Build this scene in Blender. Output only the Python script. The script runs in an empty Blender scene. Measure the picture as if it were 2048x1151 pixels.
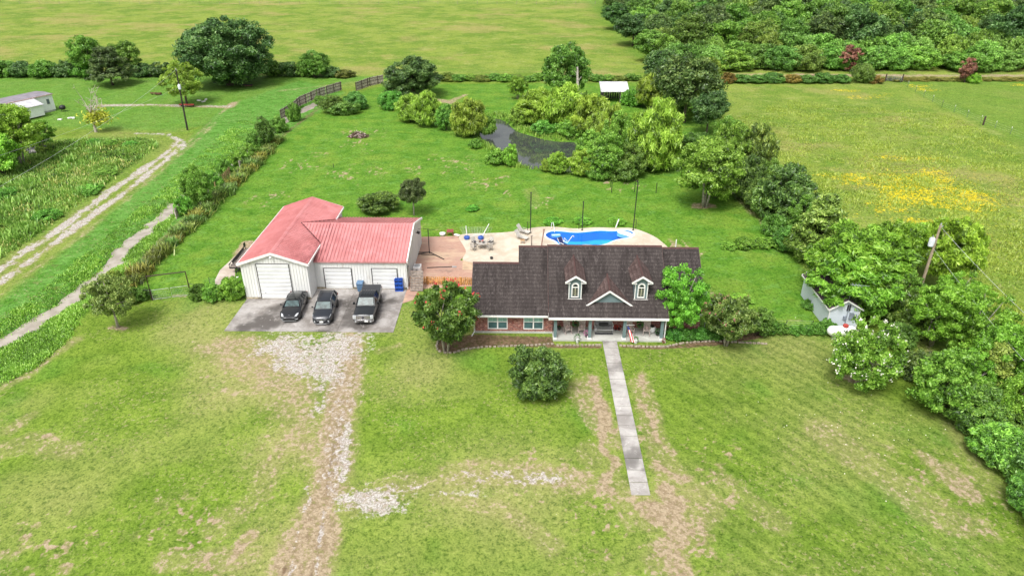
import bpy, math, random
import numpy as np
from mathutils import Vector, Matrix
R_ = math.radians
random.seed(7)
# ------------------------------------------------------------------ camera, sky, sun, exposure
scene = bpy.context.scene
F_PX, CX, CY, CAM_H = 1400.0, 1024.0, 575.5, 35.0
TILT = math.atan(745 / F_PX)
YAW = math.atan(26 * math.cos(TILT) / F_PX)
cam_d = bpy.data.cameras.new("camera")
cam = bpy.data.objects.new("camera", cam_d)
scene.collection.objects.link(cam)
cam.location = (0, 0, CAM_H)
cam.rotation_euler = (math.pi / 2 - TILT, 0, YAW)
cam_d.sensor_width = 36
cam_d.lens = 36 * F_PX / 2048
cam_d.clip_start = 0.5
cam_d.clip_end = 9000
scene.camera = cam

SUN_EL, SUN_AZ = R_(58), R_(205)          # azimuth clockwise from +Y: behind and left of the camera
world = bpy.data.worlds.new("World")
scene.world = world
world.use_nodes = True
wn = world.node_tree
bg = wn.nodes["Background"]
sky = wn.nodes.new("ShaderNodeTexSky")
sky.sky_type = 'NISHITA'
sky.sun_disc = False
sky.sun_elevation = SUN_EL
sky.sun_rotation = SUN_AZ
sky.air_density = 1.0
sky.dust_density = 6.0
sky.ozone_density = 0.6
hs = wn.nodes.new("ShaderNodeHueSaturation")
hs.inputs["Saturation"].default_value = 0.22      # overcast: a nearly grey sky
wn.links.new(sky.outputs[0], hs.inputs["Color"])
wn.links.new(hs.outputs[0], bg.inputs["Color"])
bg.inputs["Strength"].default_value = 0.15
sun_d = bpy.data.lights.new("sun", 'SUN')
sun_d.energy = 1.6
sun_d.angle = R_(14)
sun_d.color = (1.0, 0.965, 0.9)
sun = bpy.data.objects.new("sun", sun_d)
scene.collection.objects.link(sun)
sdir = Vector((math.sin(SUN_AZ) * math.cos(SUN_EL), math.cos(SUN_AZ) * math.cos(SUN_EL), math.sin(SUN_EL)))
sun.rotation_euler = sdir.to_track_quat('Z', 'Y').to_euler()
scene.view_settings.view_transform = 'Standard'
scene.view_settings.look = 'None'
scene.view_settings.gamma = 1
scene.view_settings.exposure = 0.53
scene.render.engine = 'CYCLES'
scene.cycles.max_bounces = 5
scene.cycles.transparent_max_bounces = 12
scene.cycles.use_denoising = True

# ------------------------------------------------------------------ pixel <-> ground measuring (used to survey the photo)
def gp(x, y, z=0.0):
    a = (x - CX) / F_PX; b = -(y - CY) / F_PX
    fy = math.cos(TILT) + b * math.sin(TILT); fz = -math.sin(TILT) + b * math.cos(TILT)
    X = a * math.cos(YAW) - fy * math.sin(YAW); Y = a * math.sin(YAW) + fy * math.cos(YAW)
    t = (z - CAM_H) / fz
    return (X * t, Y * t)
def hz(by, ty):
    D = math.hypot(*gp(CX, by))
    return CAM_H - D * math.tan(TILT + math.atan((ty - CY) / F_PX))
def mpp(by):                                # metres per photo pixel on the ground at row by
    return CAM_H / (math.cos(TILT) * (by + 170))

# ------------------------------------------------------------------ object helpers
COL = scene.collection
def meta(o, label=None, cat=None, group=None, kind=None):
    if label: o["label"] = label
    if cat: o["category"] = cat
    if group: o["group"] = group
    if kind: o["kind"] = kind
    return o
def thing(name, loc, label, cat, rz=0.0, group=None):
    o = bpy.data.objects.new(name, None)
    COL.objects.link(o)
    o.location = (loc[0], loc[1], loc[2] if len(loc) > 2 else 0)
    o.rotation_euler = (0, 0, rz)
    o.empty_display_size = 0.3
    return meta(o, label, cat, group)
def dup(root, loc, rz=0.0, label=None, group=None, scale=None):
    r = root.copy(); COL.objects.link(r)
    r.location = (loc[0], loc[1], loc[2] if len(loc) > 2 else 0); r.rotation_euler = (0, 0, rz)
    if scale: r.scale = scale
    if label: r["label"] = label
    if group: r["group"] = group
    for ch in list(root.children):
        c = ch.copy(); COL.objects.link(c); c.parent = r
        for g in list(ch.children):
            d = g.copy(); COL.objects.link(d); d.parent = c
    return r

class MB:
    def __init__(s): s.v = []; s.f = []
    def add(s, vs, fs):
        n = len(s.v); s.v += [tuple(p) for p in vs]; s.f += [tuple(n + i for i in f) for f in fs]; return s
    def box(s, x0, x1, y0, y1, z0, z1):
        return s.add([(x0,y0,z0),(x1,y0,z0),(x1,y1,z0),(x0,y1,z0),(x0,y0,z1),(x1,y0,z1),(x1,y1,z1),(x0,y1,z1)],
                     [(0,3,2,1),(4,5,6,7),(0,1,5,4),(1,2,6,5),(2,3,7,6),(3,0,4,7)])
    def rbox(s, c, size, rx=0, ry=0, rz=0):
        M = Matrix.Translation(c) @ Matrix.Rotation(rz,4,'Z') @ Matrix.Rotation(ry,4,'Y') @ Matrix.Rotation(rx,4,'X')
        a, b, d = size[0]/2, size[1]/2, size[2]/2
        vs = [M @ Vector(p) for p in [(-a,-b,-d),(a,-b,-d),(a,b,-d),(-a,b,-d),(-a,-b,d),(a,-b,d),(a,b,d),(-a,b,d)]]
        return s.add(vs, [(0,3,2,1),(4,5,6,7),(0,1,5,4),(1,2,6,5),(2,3,7,6),(3,0,4,7)])
    def prism_z(s, poly, z0, z1):
        n = len(poly)
        a = sum(poly[i][0]*poly[(i+1)%n][1]-poly[(i+1)%n][0]*poly[i][1] for i in range(n))
        if a < 0: poly = poly[::-1]
        vs = [(x,y,z0) for x,y in poly] + [(x,y,z1) for x,y in poly]
        return s.add(vs, [tuple(range(n))[::-1], tuple(range(n,2*n))] + [(i,(i+1)%n,n+(i+1)%n,n+i) for i in range(n)])
    def prism_x(s, poly, x0, x1):            # poly in (y, z)
        n = len(poly)
        vs = [(x0,y,z) for y,z in poly] + [(x1,y,z) for y,z in poly]
        return s.add(vs, [tuple(range(n)), tuple(range(n,2*n))[::-1]] + [(i,n+i,n+(i+1)%n,(i+1)%n) for i in range(n)])
    def prism_y(s, poly, y0, y1):            # poly in (x, z)
        n = len(poly)
        vs = [(x,y0,z) for x,z in poly] + [(x,y1,z) for x,z in poly]
        return s.add(vs, [tuple(range(n)), tuple(range(n,2*n))[::-1]] + [(i,n+i,n+(i+1)%n,(i+1)%n) for i in range(n)])
    def tube(s, pts, rad, n=8):
        pts = [Vector(p) for p in pts]
        if not isinstance(rad, (list, tuple)): rad = [rad]*len(pts)
        base = len(s.v); rings = []
        for i, p in enumerate(pts):
            d = (pts[min(i+1,len(pts)-1)] - pts[max(i-1,0)])
            if d.length < 1e-6: d = Vector((0,0,1))
            d.normalize()
            u = d.cross(Vector((0,0,1)) if abs(d.z) < 0.95 else Vector((0,1,0))).normalized(); w = d.cross(u)
            for k in range(n):
                a = 2*math.pi*k/n
                s.v.append(tuple(p + (u*math.cos(a)+w*math.sin(a))*rad[i]))
        for i in range(len(pts)-1):
            for k in range(n):
                a = base+i*n+k; b = base+i*n+(k+1)%n
                s.f.append((a,b,b+n,a+n))
        s.f.append(tuple(base+k for k in range(n))[::-1]); s.f.append(tuple(base+(len(pts)-1)*n+k for k in range(n)))
        return s
    def lathe(s, prof, c=(0,0,0), n=14, axis='Z'):
        base = len(s.v)
        for r, z in prof:
            for k in range(n):
                a = 2*math.pi*k/n
                p = (r*math.cos(a), r*math.sin(a), z)
                if axis == 'X': p = (z, r*math.cos(a), r*math.sin(a))
                if axis == 'Y': p = (r*math.sin(a), z, r*math.cos(a))
                s.v.append((c[0]+p[0], c[1]+p[1], c[2]+p[2]))
        for i in range(len(prof)-1):
            for k in range(n):
                a = base+i*n+k; b = base+i*n+(k+1)%n
                s.f.append((a,b,b+n,a+n))
        s.f.append(tuple(base+k for k in range(n))[::-1]); s.f.append(tuple(base+(len(prof)-1)*n+k for k in range(n)))
        return s
    def loft(s, rings, cap=True):
        base = len(s.v); n = len(rings[0])
        for r in rings: s.v += [tuple(p) for p in r]
        for i in range(len(rings)-1):
            for k in range(n):
                a = base+i*n+k; b = base+i*n+(k+1)%n
                s.f.append((a,b,b+n,a+n))
        if cap:
            s.f.append(tuple(base+k for k in range(n))[::-1]); s.f.append(tuple(base+(len(rings)-1)*n+k for k in range(n)))
        return s
    def build(s, name, m, parent=None, smooth=False, off=(0,0,0), bevel=0, label=None, fix=True):
        me = bpy.data.meshes.new(name)
        me.from_pydata([(x-off[0], y-off[1], z-off[2]) for x,y,z in s.v], [], s.f)
        if fix:
            import bmesh
            b = bmesh.new(); b.from_mesh(me); bmesh.ops.recalc_face_normals(b, faces=b.faces); b.to_mesh(me); b.free()
        if smooth:
            me.polygons.foreach_set("use_smooth", [True]*len(me.polygons))
            if smooth != 'all':
                try: me.set_sharp_from_angle(angle=R_(38))
                except Exception: pass
        me.materials.append(m)
        o = bpy.data.objects.new(name, me); COL.objects.link(o)
        if parent: o.parent = parent
        if bevel:
            bm_ = o.modifiers.new("bevel", 'BEVEL'); bm_.width = bevel; bm_.segments = 2; bm_.limit_method = 'ANGLE'
        if label: o["label"] = label
        return o

# ------------------------------------------------------------------ node helper
class NT:
    def __init__(s, name):
        s.m = bpy.data.materials.new(name); s.m.use_nodes = True
        s.t = s.m.node_tree; s.t.nodes.clear()
        s.out = s.t.nodes.new("ShaderNodeOutputMaterial")
    def n(s, typ, **kw):
        nd = s.t.nodes.new("ShaderNode" + typ)
        for k, v in kw.items(): setattr(nd, k, v)
        return nd
    def put(s, sock, v):
        if hasattr(v, 'is_linked'): s.t.links.new(v, sock)
        elif isinstance(v, tuple) and len(v) == 3 and len(sock.default_value) == 4: sock.default_value = (*v, 1)
        else: sock.default_value = v
    def math(s, op, a, b=0.0, c=None, clamp=False):
        nd = s.n("Math", operation=op, use_clamp=clamp)
        s.put(nd.inputs[0], a); s.put(nd.inputs[1], b)
        if c is not None: s.put(nd.inputs[2], c)
        return nd.outputs[0]
    def mix(s, f, a, b, mode='MIX'):
        nd = s.n("Mix", data_type='RGBA', blend_type=mode)
        s.put(nd.inputs[0], f); s.put(nd.inputs[6], a); s.put(nd.inputs[7], b)
        return nd.outputs[2]
    def noise(s, scale, detail=3, vec=None, rough=0.55, dist=0.0):
        nd = s.n("TexNoise"); nd.inputs["Scale"].default_value = scale; nd.inputs["Detail"].default_value = detail
        nd.inputs["Roughness"].default_value = rough; nd.inputs["Distortion"].default_value = dist
        if vec is not None: s.t.links.new(vec, nd.inputs["Vector"])
        return nd.outputs["Fac"]
    def map(s, vec, scale=(1,1,1), rot=(0,0,0), loc=(0,0,0)):
        nd = s.n("Mapping"); s.t.links.new(vec, nd.inputs[0])
        nd.inputs["Scale"].default_value = scale; nd.inputs["Rotation"].default_value = rot; nd.inputs["Location"].default_value = loc
        return nd.outputs[0]
    def n_x(s, v):
        nd = s.n('SeparateXYZ'); s.t.links.new(v, nd.inputs[0]); return nd.outputs[0]
    def pos(s): return s.n("NewGeometry").outputs["Position"]
    def obj(s): return s.n("TexCoord").outputs["Object"]
    def sstep(s, x, lo, hi):
        nd = s.n("MapRange", interpolation_type='SMOOTHSTEP'); s.put(nd.inputs[0], x)
        nd.inputs[1].default_value = lo; nd.inputs[2].default_value = hi
        return nd.outputs[0]
    def bump(s, h, strength=0.4, dist=0.05):
        nd = s.n("Bump"); nd.inputs["Strength"].default_value = strength; nd.inputs["Distance"].default_value = dist
        s.put(nd.inputs["Height"], h); return nd.outputs[0]
    def principled(s, col, rough=0.8, metal=0.0, normal=None, spec=None, **kw):
        p = s.n("BsdfPrincipled"); s.put(p.inputs["Base Color"], col); s.put(p.inputs["Roughness"], rough)
        p.inputs["Metallic"].default_value = metal
        if spec is not None: p.inputs["Specular IOR Level"].default_value = spec
        if normal is not None: s.t.links.new(normal, p.inputs["Normal"])
        for k, v in kw.items(): p.inputs[k].default_value = v
        s.t.links.new(p.outputs[0], s.out.inputs[0]); return s.m

_mc = {}
def M(name, col, rough=0.7, metal=0.0, var=0.15, nscale=3.0, bump=0.1, spec=None, **kw):
    if name in _mc: return _mc[name]
    t = NT(name); v = t.obj()
    n1 = t.noise(nscale, 4, v); n2 = t.noise(nscale*6, 3, v)
    d = tuple(c*(1-var*1.6) for c in col); l = tuple(min(1, c*(1+var)) for c in col)
    c1 = t.mix(t.sstep(n1, 0.3, 0.7), d, l)
    c2 = t.mix(t.math('MULTIPLY', n2, 0.35), c1, d)
    m = t.principled(c2, rough, metal, t.bump(n2, bump, 0.02) if bump else None, spec, **kw)
    _mc[name] = m; return m
# ------------------------------------------------------------------ GROUND: one sheet, masks surveyed in metres
def npnoise(x, y, scale, seed, octv=4):
    tot = np.zeros_like(x); amp = 1.0; norm = 0
    for o in range(octv):
        xs = x*scale; ys = y*scale
        xi = np.floor(xs).astype(np.int64); yi = np.floor(ys).astype(np.int64)
        fx = xs-xi; fy = ys-yi; fx = fx*fx*(3-2*fx); fy = fy*fy*(3-2*fy)
        def h(a, b):
            n = (a*374761393 + b*668265263 + (seed+o)*974634777) & 0x7fffffff
            n = (n ^ (n >> 13)) * 1274126177 & 0x7fffffff
            return ((n ^ (n >> 16)) & 0xffff) / 65535.0
        v = (h(xi,yi)*(1-fx)+h(xi+1,yi)*fx)*(1-fy) + (h(xi,yi+1)*(1-fx)+h(xi+1,yi+1)*fx)*fy
        tot += v*amp; norm += amp; amp *= 0.55; scale *= 2.1
    return tot/norm
def pxl(pts): return [gp(p[0], p[1]) for p in pts]
def dline(X, Y, pts):                        # distance (m) to a polyline
    d = np.full(X.shape, 1e9)
    for (ax, ay), (bx, by) in zip(pts[:-1], pts[1:]):
        dx, dy = bx-ax, by-ay; L = dx*dx+dy*dy+1e-9
        t = np.clip(((X-ax)*dx+(Y-ay)*dy)/L, 0, 1)
        d = np.minimum(d, np.hypot(X-ax-t*dx, Y-ay-t*dy))
    return d
def inpoly(X, Y, poly):
    ins = np.zeros(X.shape, bool); n = len(poly)
    for i in range(n):
        x1, y1 = poly[i]; x2, y2 = poly[(i+1) % n]
        if y1 == y2: continue
        c = ((y1 > Y) != (y2 > Y)) & (X < (x2-x1)*(Y-y1)/(y2-y1)+x1)
        ins ^= c
    return ins
def sd(X, Y, poly):                          # + inside, - outside (m)
    d = dline(X, Y, poly+[poly[0]]); return np.where(inpoly(X, Y, poly), d, -d)
def ss(x, a, b):
    t = np.clip((x-a)/(b-a), 0, 1); return t*t*(3-2*t)

def smooth_closed(pts, k=3):
    for _ in range(k):
        q = []
        n = len(pts)
        for i in range(n):
            a, b = pts[i], pts[(i+1) % n]
            q += [(a[0]*.75+b[0]*.25, a[1]*.75+b[1]*.25), (a[0]*.25+b[0]*.75, a[1]*.25+b[1]*.75)]
        pts = q
    return pts
POOL = smooth_closed([gp(*p) for p in [(1089,470),(1102,463),(1125,464),(1150,467),(1175,465),(1200,462),(1228,464),(1250,461),(1264,464),(1268,471),(1258,477),(1240,479),(1225,483),(1214,489),(1196,492),(1170,490),(1148,493),(1118,492),(1112,483),(1096,478)]], 2)
WZ = -0.55
POND = smooth_closed([gp(p[0], p[1], WZ) for p in [(955,268),(968,246),(990,236),(1012,244),(1028,262),(1060,272),(1105,284),(1150,284),(1195,296),(1230,312),(1240,330),(1205,345),(1165,352),(1120,345),(1080,340),(1045,338),(1022,318),(990,300)]], 2)
DITCH = [gp(*p, -0.35) for p in [(-260,800),(-90,722),(0,690),(60,655),(112,625),(170,580),(215,540),(262,490),(300,458),(340,424),(362,405),(400,372),(440,345),(480,310),(512,285),(545,258),(590,228),(640,205)]]
DITCH_W = [0.95,0.95,0.9,1.0,0.95,1.05,1.0,0.9,0.9,0.7,0.75,0.7,0.7,0.7,0.6,0.5,0.4,0.3]
DITCHW = DITCH
T1 = pxl([(-200,640),(0,540),(26,520),(87,481),(174,416),(243,369),(321,316),(345,295),(358,280)])
T2 = pxl([(-200,668),(0,566),(35,538),(87,502),(161,447),(226,403),(278,362),(330,322),(362,290)])

def ground_height(X, Y):
    z = (npnoise(X, Y, 0.09, 5, 3)-0.5)*0.10
    z = z*np.clip((np.hypot(X, Y-62)-32)/25, 0, 1)
    dd = dline(X, Y, DITCH)
    dn = dd + (npnoise(X, Y, .6, 77, 3)-.5)*1.5
    z = np.where(dd < 4.5, z*ss(dd, 1.2, 4.0) - 0.62*(1-ss(dn, 0.25, 2.2)), z)
    sp = sd(X, Y, POND)
    z = z*(1-ss(sp, -6, -1)) - 1.5*ss(sp, -1.6, 2.0)
    sq = sd(X, Y, POOL)
    z = np.where(sq > -0.35, -2.6, z)
    return z

def make_ground():
    rows = [-120.0, -60.0, -20.0, 0.0, 10.0, 16.0]
    y = 1500.0
    while y > -150:
        Yg = gp(CX, y)[1]
        if Yg > rows[-1]+0.02: rows.append(Yg)
        y -= 2.5 if y > -20 else 6
    for k in (1300, 1600, 2100, 3000, 4500, 7000): 
        if k > rows[-1]: rows.append(k)
    rows = np.array(rows)
    t = np.concatenate([np.linspace(-4, -0.82, 26)[:-1], np.linspace(-0.82, 0.86, 860), np.linspace(0.86, 4, 26)[1:]])
    Yg, T = np.meshgrid(rows, t, indexing='ij')
    X = T*np.maximum(Yg+20, 40)
    Y = Yg.copy()
    nr, nc = X.shape
    X = X.ravel(); Y = Y.ravel()
    Z = ground_height(X, Y)
    me = bpy.data.meshes.new("ground")
    nv = X.size
    me.vertices.add(nv)
    me.vertices.foreach_set("co", np.stack([X, Y, Z], 1).astype(np.float32).ravel())
    i = np.arange(nr-1)[:, None]*nc + np.arange(nc-1)[None, :]
    q = np.stack([i, i+1, i+1+nc, i+nc], -1).reshape(-1, 4)
    nf = len(q)
    me.loops.add(nf*4); me.polygons.add(nf)
    me.loops.foreach_set("vertex_index", q.astype(np.int32).ravel())
    me.polygons.foreach_set("loop_start", np.arange(0, nf*4, 4, dtype=np.int32))
    me.polygons.foreach_set("loop_total", np.full(nf, 4, np.int32))
    me.polygons.foreach_set("use_smooth", np.ones(nf, bool))
    me.update()
    # ---- masks
    nA = npnoise(X, Y, 0.35, 11); nB = npnoise(X, Y, 1.3, 23); nC = npnoise(X, Y, 0.12, 31); nD = npnoise(X, Y, 3.0, 41, 2)
    wob = (nA-0.5)*2.2 + (nB-0.5)*1.2
    def band(pts, w, soft=0.6, j=0.5):
        return 1-ss(dline(X, Y, pts)+wob*j-w, -soft, soft)
    def area(pts, soft=0.8, j=1.0):
        return ss(sd(X, Y, pts)+wob*j, -soft, soft)
    z0 = np.zeros_like(X)
    gravel = z0.copy(); dirt = z0.copy(); dry = z0.copy(); back = z0.copy(); field = z0.copy(); flow = z0.copy(); weed = z0.copy(); mud = z0.copy(); lush = z0.copy()
    mx = np.maximum
    # driveway gravel and dirt
    gravel = mx(gravel, area(pxl([(545,668),(590,664),(740,666),(742,700),(712,735),(690,775),(672,815),(660,850),(612,828),(632,795),(640,770),(575,758),(545,735),(505,712),(520,690)]), 2.0, 1.8)*0.78)
    gravel = mx(gravel, band(pxl([(695,850),(690,900),(684,960)]), 0.35, 0.3, .25)*0.8)
    gravel = mx(gravel, area(pxl([(668,985),(700,978),(770,966),(806,975),(792,1004),(735,1032),(690,1018)]), 1.1, 1.2)*.82)
    gravel = mx(gravel, band(pxl([(800,985),(850,968),(880,962)]), 0.25, 0.4, .4)*0.7)
    gravel = mx(gravel, band(pxl([(800,990),(860,988),(910,985),(975,992)]), 0.32, 0.6, .5)*0.72)
    gravel = mx(gravel, band(pxl([(700,1000),(830,968),(900,955),(1000,950),(1120,958)]), .6, 1.0, .8)*.52)
    gravel = mx(gravel, band(pxl([(680,840),(672,900),(668,980)]), .6, .8, .6)*.55)
    gravel = mx(gravel, band(pxl([(610,970),(620,1000),(600,1030)]), 0.2, 0.3, .3)*0.6)
    gravel = mx(gravel, area(pxl([(520,670),(640,668),(620,720),(540,740),(500,700)]), 1.2, 1.0)*0.55)
    dirt = mx(dirt, band(pxl([(700,672),(690,740),(672,860),(655,980),(600,1080),(570,1180)]), 1.35, 1.3, .6)*0.88)
    gravel = mx(gravel, band(pxl([(598,1050),(588,1100),(575,1180)]), .12, .25, .2)*.7)
    gravel = mx(gravel, band(pxl([(648,1020),(640,1070),(628,1180)]), .12, .25, .2)*.7)
    gravel = mx(gravel, band(pxl([(700,740),(678,860),(664,960)]), 1.2, 1.0, .6)*.42)
    dirt = mx(dirt, band(pxl([(655,980),(640,1080),(625,1180)]), 1.0, 0.8, .5)*0.9)
    dirt = mx(dirt, area(pxl([(450,664),(620,664),(660,760),(660,900),(620,960),(540,870),(540,790),(440,750),(390,700)]), 2.4, 1.6)*0.62)
    dirt = mx(dirt, band(pxl([(690,1010),(830,968),(950,948),(1080,955),(1200,975),(1290,1010)]), 1.1, 1.6, .8)*0.6)
    dirt = mx(dirt, band(pxl([(880,935),(980,925),(1080,935),(1180,950)]), 0.4, 0.6, .8)*0.6)
    for pts, w, a in [([(1165,770),(1190,830),(1230,880)], 1.3, .5), ([(1280,770),(1310,880),(1340,950)], 1.1, .45), ([(1180,900),(1240,990),(1300,1040)], 1.3, .4), ([(1400,1000),(1330,1120)], 1.6, .42),
                      ([(0,900),(60,880),(140,900)], 1.2, .42), ([(60,830),(20,860)], .8, .45), ([(430,1060),(520,990),(540,930)], 1.0, .4), ([(330,1120),(480,1120)], 1.0, .45), ([(880,990),(1010,1020),(1100,1090)], 1.0, .4), ([(760,700),(800,690)], .6, .4), ([(1450,960),(1550,1040)], 1.0, .36), ([(1650,860),(1800,980),(1900,1040)], 1.6, .4),
                      ([(1185,760),(1195,800),(1215,850)], .75, .9), ([(1205,860),(1200,895),(1235,930),(1205,960),(1225,985)], .42, .85),
                      ([(1170,800),(1180,830)], .35, .8), ([(1282,745),(1290,790)], .3, .8), ([(1275,800),(1300,830),(1312,880)], .42, .85), ([(1320,885),(1345,905)], .3, .8),
                      ([(1310,925),(1340,945),(1372,955)], .35, .85), ([(1330,975),(1350,1010),(1330,1050)], .62, .9), ([(1300,1020),(1360,1060),(1340,1100),(1370,1160)], 1.05, .8),
                      ([(1400,1040),(1420,1110)], .35, .65), ([(1225,1000),(1260,1060)], .3, .6), ([(1440,930),(1450,960)], .2, .7), ([(95,870),(118,880)], .35, .9), ([(515,1003),(548,993)], .22, 1.0),
                      ([(440,1150),(470,1110),(500,1070)], .3, .8), ([(380,1140),(420,1110)], .28, .8), ([(20,1110),(60,1090)], .25, .6), ([(450,780),(520,790)], .5, .55),
                      ([(1695,755),(1725,765)], .5, .9), ([(1700,740),(1760,745)], .4, .5), ([(1840,905),(1900,960),(1930,985)], .5, .62), ([(1900,930),(1955,1000)], .35, .6), ([(1740,880),(1790,900)], .5, .4), ([(1960,1040),(2000,1080)], .4, .5),
                      ([(225,655),(250,656)], .35, .9), ([(350,590),(372,592)], .3, .8), ([(1395,412),(1420,412)], .9, .8), ([(1060,380),(1072,410)], .9, .3), ([(1340,480),(1375,510)], .5, .7), ([(1375,495),(1400,520)], .3, .6),
                      ([(1395,590),(1420,585)], .5, .55), ([(1580,640),(1600,640)], .25, .9), ([(1535,420),(1550,430)], .5, .5), ([(1440,600),(1460,590)], .25, .5),
                      ([(870,200),(905,205)], 1.4, .7), ([(905,200),(930,190)], .7, .6), ([(495,485),(470,520)], .6, .85), ([(240,540),(205,590)], .5, .5), ([(280,520),(330,470),(420,395),(520,310)], .35, .45),
                      ([(0,775),(60,745),(120,700),(150,680)], .55, .5), ([(1455,375),(1500,420),(1560,480)], .6, .5), ([(1825,620),(1900,850),(1990,980)], .8, .35), ([(310,1000),(340,1010)], .3, .4)]:
        dirt = mx(dirt, band(pxl(pts), w, 0.45, .5)*a)
    # flower beds (mulch)
    bed = area(pxl([(872,700),(880,675),(945,668),(1105,672),(1110,688),(1205,690),(1204,697),(1100,696),(1000,694),(930,697),(900,708)]), 0.15, .1)
    bed = mx(bed, area(pxl([(1236,688),(1330,690),(1450,672),(1520,660),(1530,675),(1450,690),(1380,695),(1310,699),(1240,697)]), 0.2, .15))
    mud = mx(mud, bed*0.62)
    for pts, w in [([(690,870),(672,930),(650,990),(600,1060),(560,1160)], .16), ([(670,880),(655,960),(650,1010),(640,1070),(620,1160)], .18)]:
        mud = mx(mud, band(pxl(pts), w*.9, 0.3, .3)*0.56)
    mud = mx(mud, band(pxl([(420,700),(470,690)]), .3, .4)*.3)
    # left lane
    lane = mx(band(T1, 0.5, 0.7, .8), band(T2, 0.5, 0.7, .8))
    gravel = mx(gravel, lane*1.05)
    dirt = mx(dirt, mx(band(T1, .9, .6, .6), band(T2, 1.0, .6, .6))*.5)
    gravel = mx(gravel, band(pxl([(335,268),(368,285),(362,300)]), 0.5, 0.5, .5)*.9)
    dirt = mx(dirt, band(pxl([(-200,690),(0,590),(50,552),(130,495),(230,418),(330,335),(400,275),(430,245)]), 0.45, 0.8, .8)*.5)
    dirt = mx(dirt, band(pxl([(300,350),(360,300),(420,245),(452,218),(480,200)]), 0.35, 0.6, .4)*.5)
    gravel = mx(gravel, band(pxl([(208,211),(280,210),(380,211),(455,213)]), 0.8, 0.5, .5)*.75)
    dirt = mx(dirt, band(pxl([(200,211),(300,210),(455,214),(470,205)]), 1.0, 0.8, .5)*.8)
    mud = mx(mud, band(pxl([(128,268),(170,264),(230,266),(290,268)]), 0.55, 0.5, .4)*.55)
    gravel = mx(gravel, band(pxl([(270,267),(338,268)]), 0.45, 0.4, .4)*.85)
    dirt = mx(dirt, band(pxl([(560,182),(620,175),(680,168)]), 0.8, 1.0, .6)*.5)
    dirt = mx(dirt, band(pxl([(590,200),(640,180),(700,165)]), 0.7, 1.0, .6)*.35)
    # regions
    backp = pxl([(250,595),(235,560),(290,520),(540,268),(600,222),(690,192),(770,170),(860,168),(1275,166),(1440,215),(1420,330),(1490,400),(1600,500),(1645,655),(1500,672),(1400,688),(1330,680),(1105,660),(945,640),(835,580),(500,600)])
    back = area(backp, 1.0, .3)
    northyard = area([(-400,gp(0,250)[1]), gp(0,250), gp(330,262), gp(420,250), gp(700,165), gp(900,152), gp(100,148), (-400, gp(0,148)[1])], 1.5, .5)
    back = mx(back, northyard*0.55)
    bank = area(pxl([(-400,960),(-60,790),(0,770),(140,650),(230,560),(420,405),(540,290),(690,185),(600,160),(440,215),(330,335),(130,500),(0,600),(-400,760)]), 1.0, .4)
    lush = mx(lush, bank)
    lush = mx(lush, northyard*.5)
    farf = ss(Y - gp(0,150)[1] + wob*.6, -1, 1.5)
    rf = pxl([(1432,167),(2048,170),(3400,190),(3400,1300),(2048,1020),(1890,720),(1700,440),(1620,400),(1490,290),(1440,215)])
    field = mx(farf, area(rf, 1.0, .4))
    green2 = area(pxl([(1795,165),(3000,150),(3000,700),(2060,290),(1880,215)]), 1.0, .3)
    field = field*(1-green2*0.75); back = mx(back, green2*0.6)
    strip = area(pxl([(1160,-5),(1210,-5),(1300,118),(1265,118)]), 4, .8)
    strip = mx(strip, band([gp(560,148), gp(900,141), gp(1280,139)], 2.5, 2.5, 1.0)*.6)
    field = field*(1-strip*.8); back = mx(back, strip*.75)
    road = band([gp(560,151), gp(900,145), gp(1280,142), gp(1500,150), gp(2048,152), gp(3200,155)], 1.6, 2.0, 1.2)
    dirt = mx(dirt, road*ss(X, 20, 75)*.65 + road*.25)
    dirt = mx(dirt, band([gp(1420,141), gp(2048,143), gp(3200,146)], 1.0, 2.0, 1.2)*.35)
    flow = mx(flow, area(pxl([(1560,300),(1850,290),(2048,330),(2300,480),(2048,560),(1880,520),(1700,430)]), 8.0, 4.0)*.33)
    flow = mx(flow, area(pxl([(1640,350),(1870,338),(1900,350),(2010,400),(2020,430),(1940,430),(1880,415),(1800,420),(1750,430),(1760,390)]), 4.0, 3.0)*.85)
    flow = mx(flow, area(pxl([(1690,190),(1780,188),(1770,200),(1700,200)]), 2.5, 2)*.7)
    for p_ in [(1745,365),(1785,315),(1865,318),(1690,182),(1838,172),(1860,180),(2040,170),(1870,400),(1830,440),(1660,430),(1770,410)]:
        c_ = gp(*p_); flow = mx(flow, (1-ss(np.hypot((X-c_[0])*.55, Y-c_[1])+wob, 0.5, 3.5))*.7)
    weed = mx(weed, area(pxl([(-300,300),(0,300),(130,278),(300,274),(325,290),(240,360),(150,425),(0,525),(-300,640)]), 1.0, .6))
    weed = mx(weed, area(rf, 2, .3)*.25)
    hedgeline = band(pxl([(235,590),(330,480),(430,392),(520,305),(640,215)]), 1.0, .8, .4)
    mud = mx(mud, hedgeline*.5)
    mud = mx(mud, area([(p[0],p[1]) for p in POND], 1.5, .4)*.55)
    dtc = dline(X, Y, DITCH); mud = mx(mud, (1-ss(dtc+wob*.12, .6, 1.25))*.8)
    # bare worn spots in the back lawn
    spots = ss(nB*.6+nD*.4, .52, .64)*ss(nA, .38, .56)
    zones = z0.copy()
    for c, r in [((690,290),9),((720,270),7),((655,300),6),((900,215),5),((880,330),9),((1065,400),5),((760,205),5),((1330,500),6),((1240,370),5),((600,330),6),((540,400),5),((1000,370),8),((1380,600),5),((850,470),5),((700,350),8)]:
        q = gp(*c); zones = mx(zones, 1-ss(np.hypot(X-q[0], Y-q[1]), r*.4, r))
    dirt = mx(dirt, spots*zones*back*.8)
    fl = ss(nB*.5+nD*.5, .54, .66)
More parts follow.
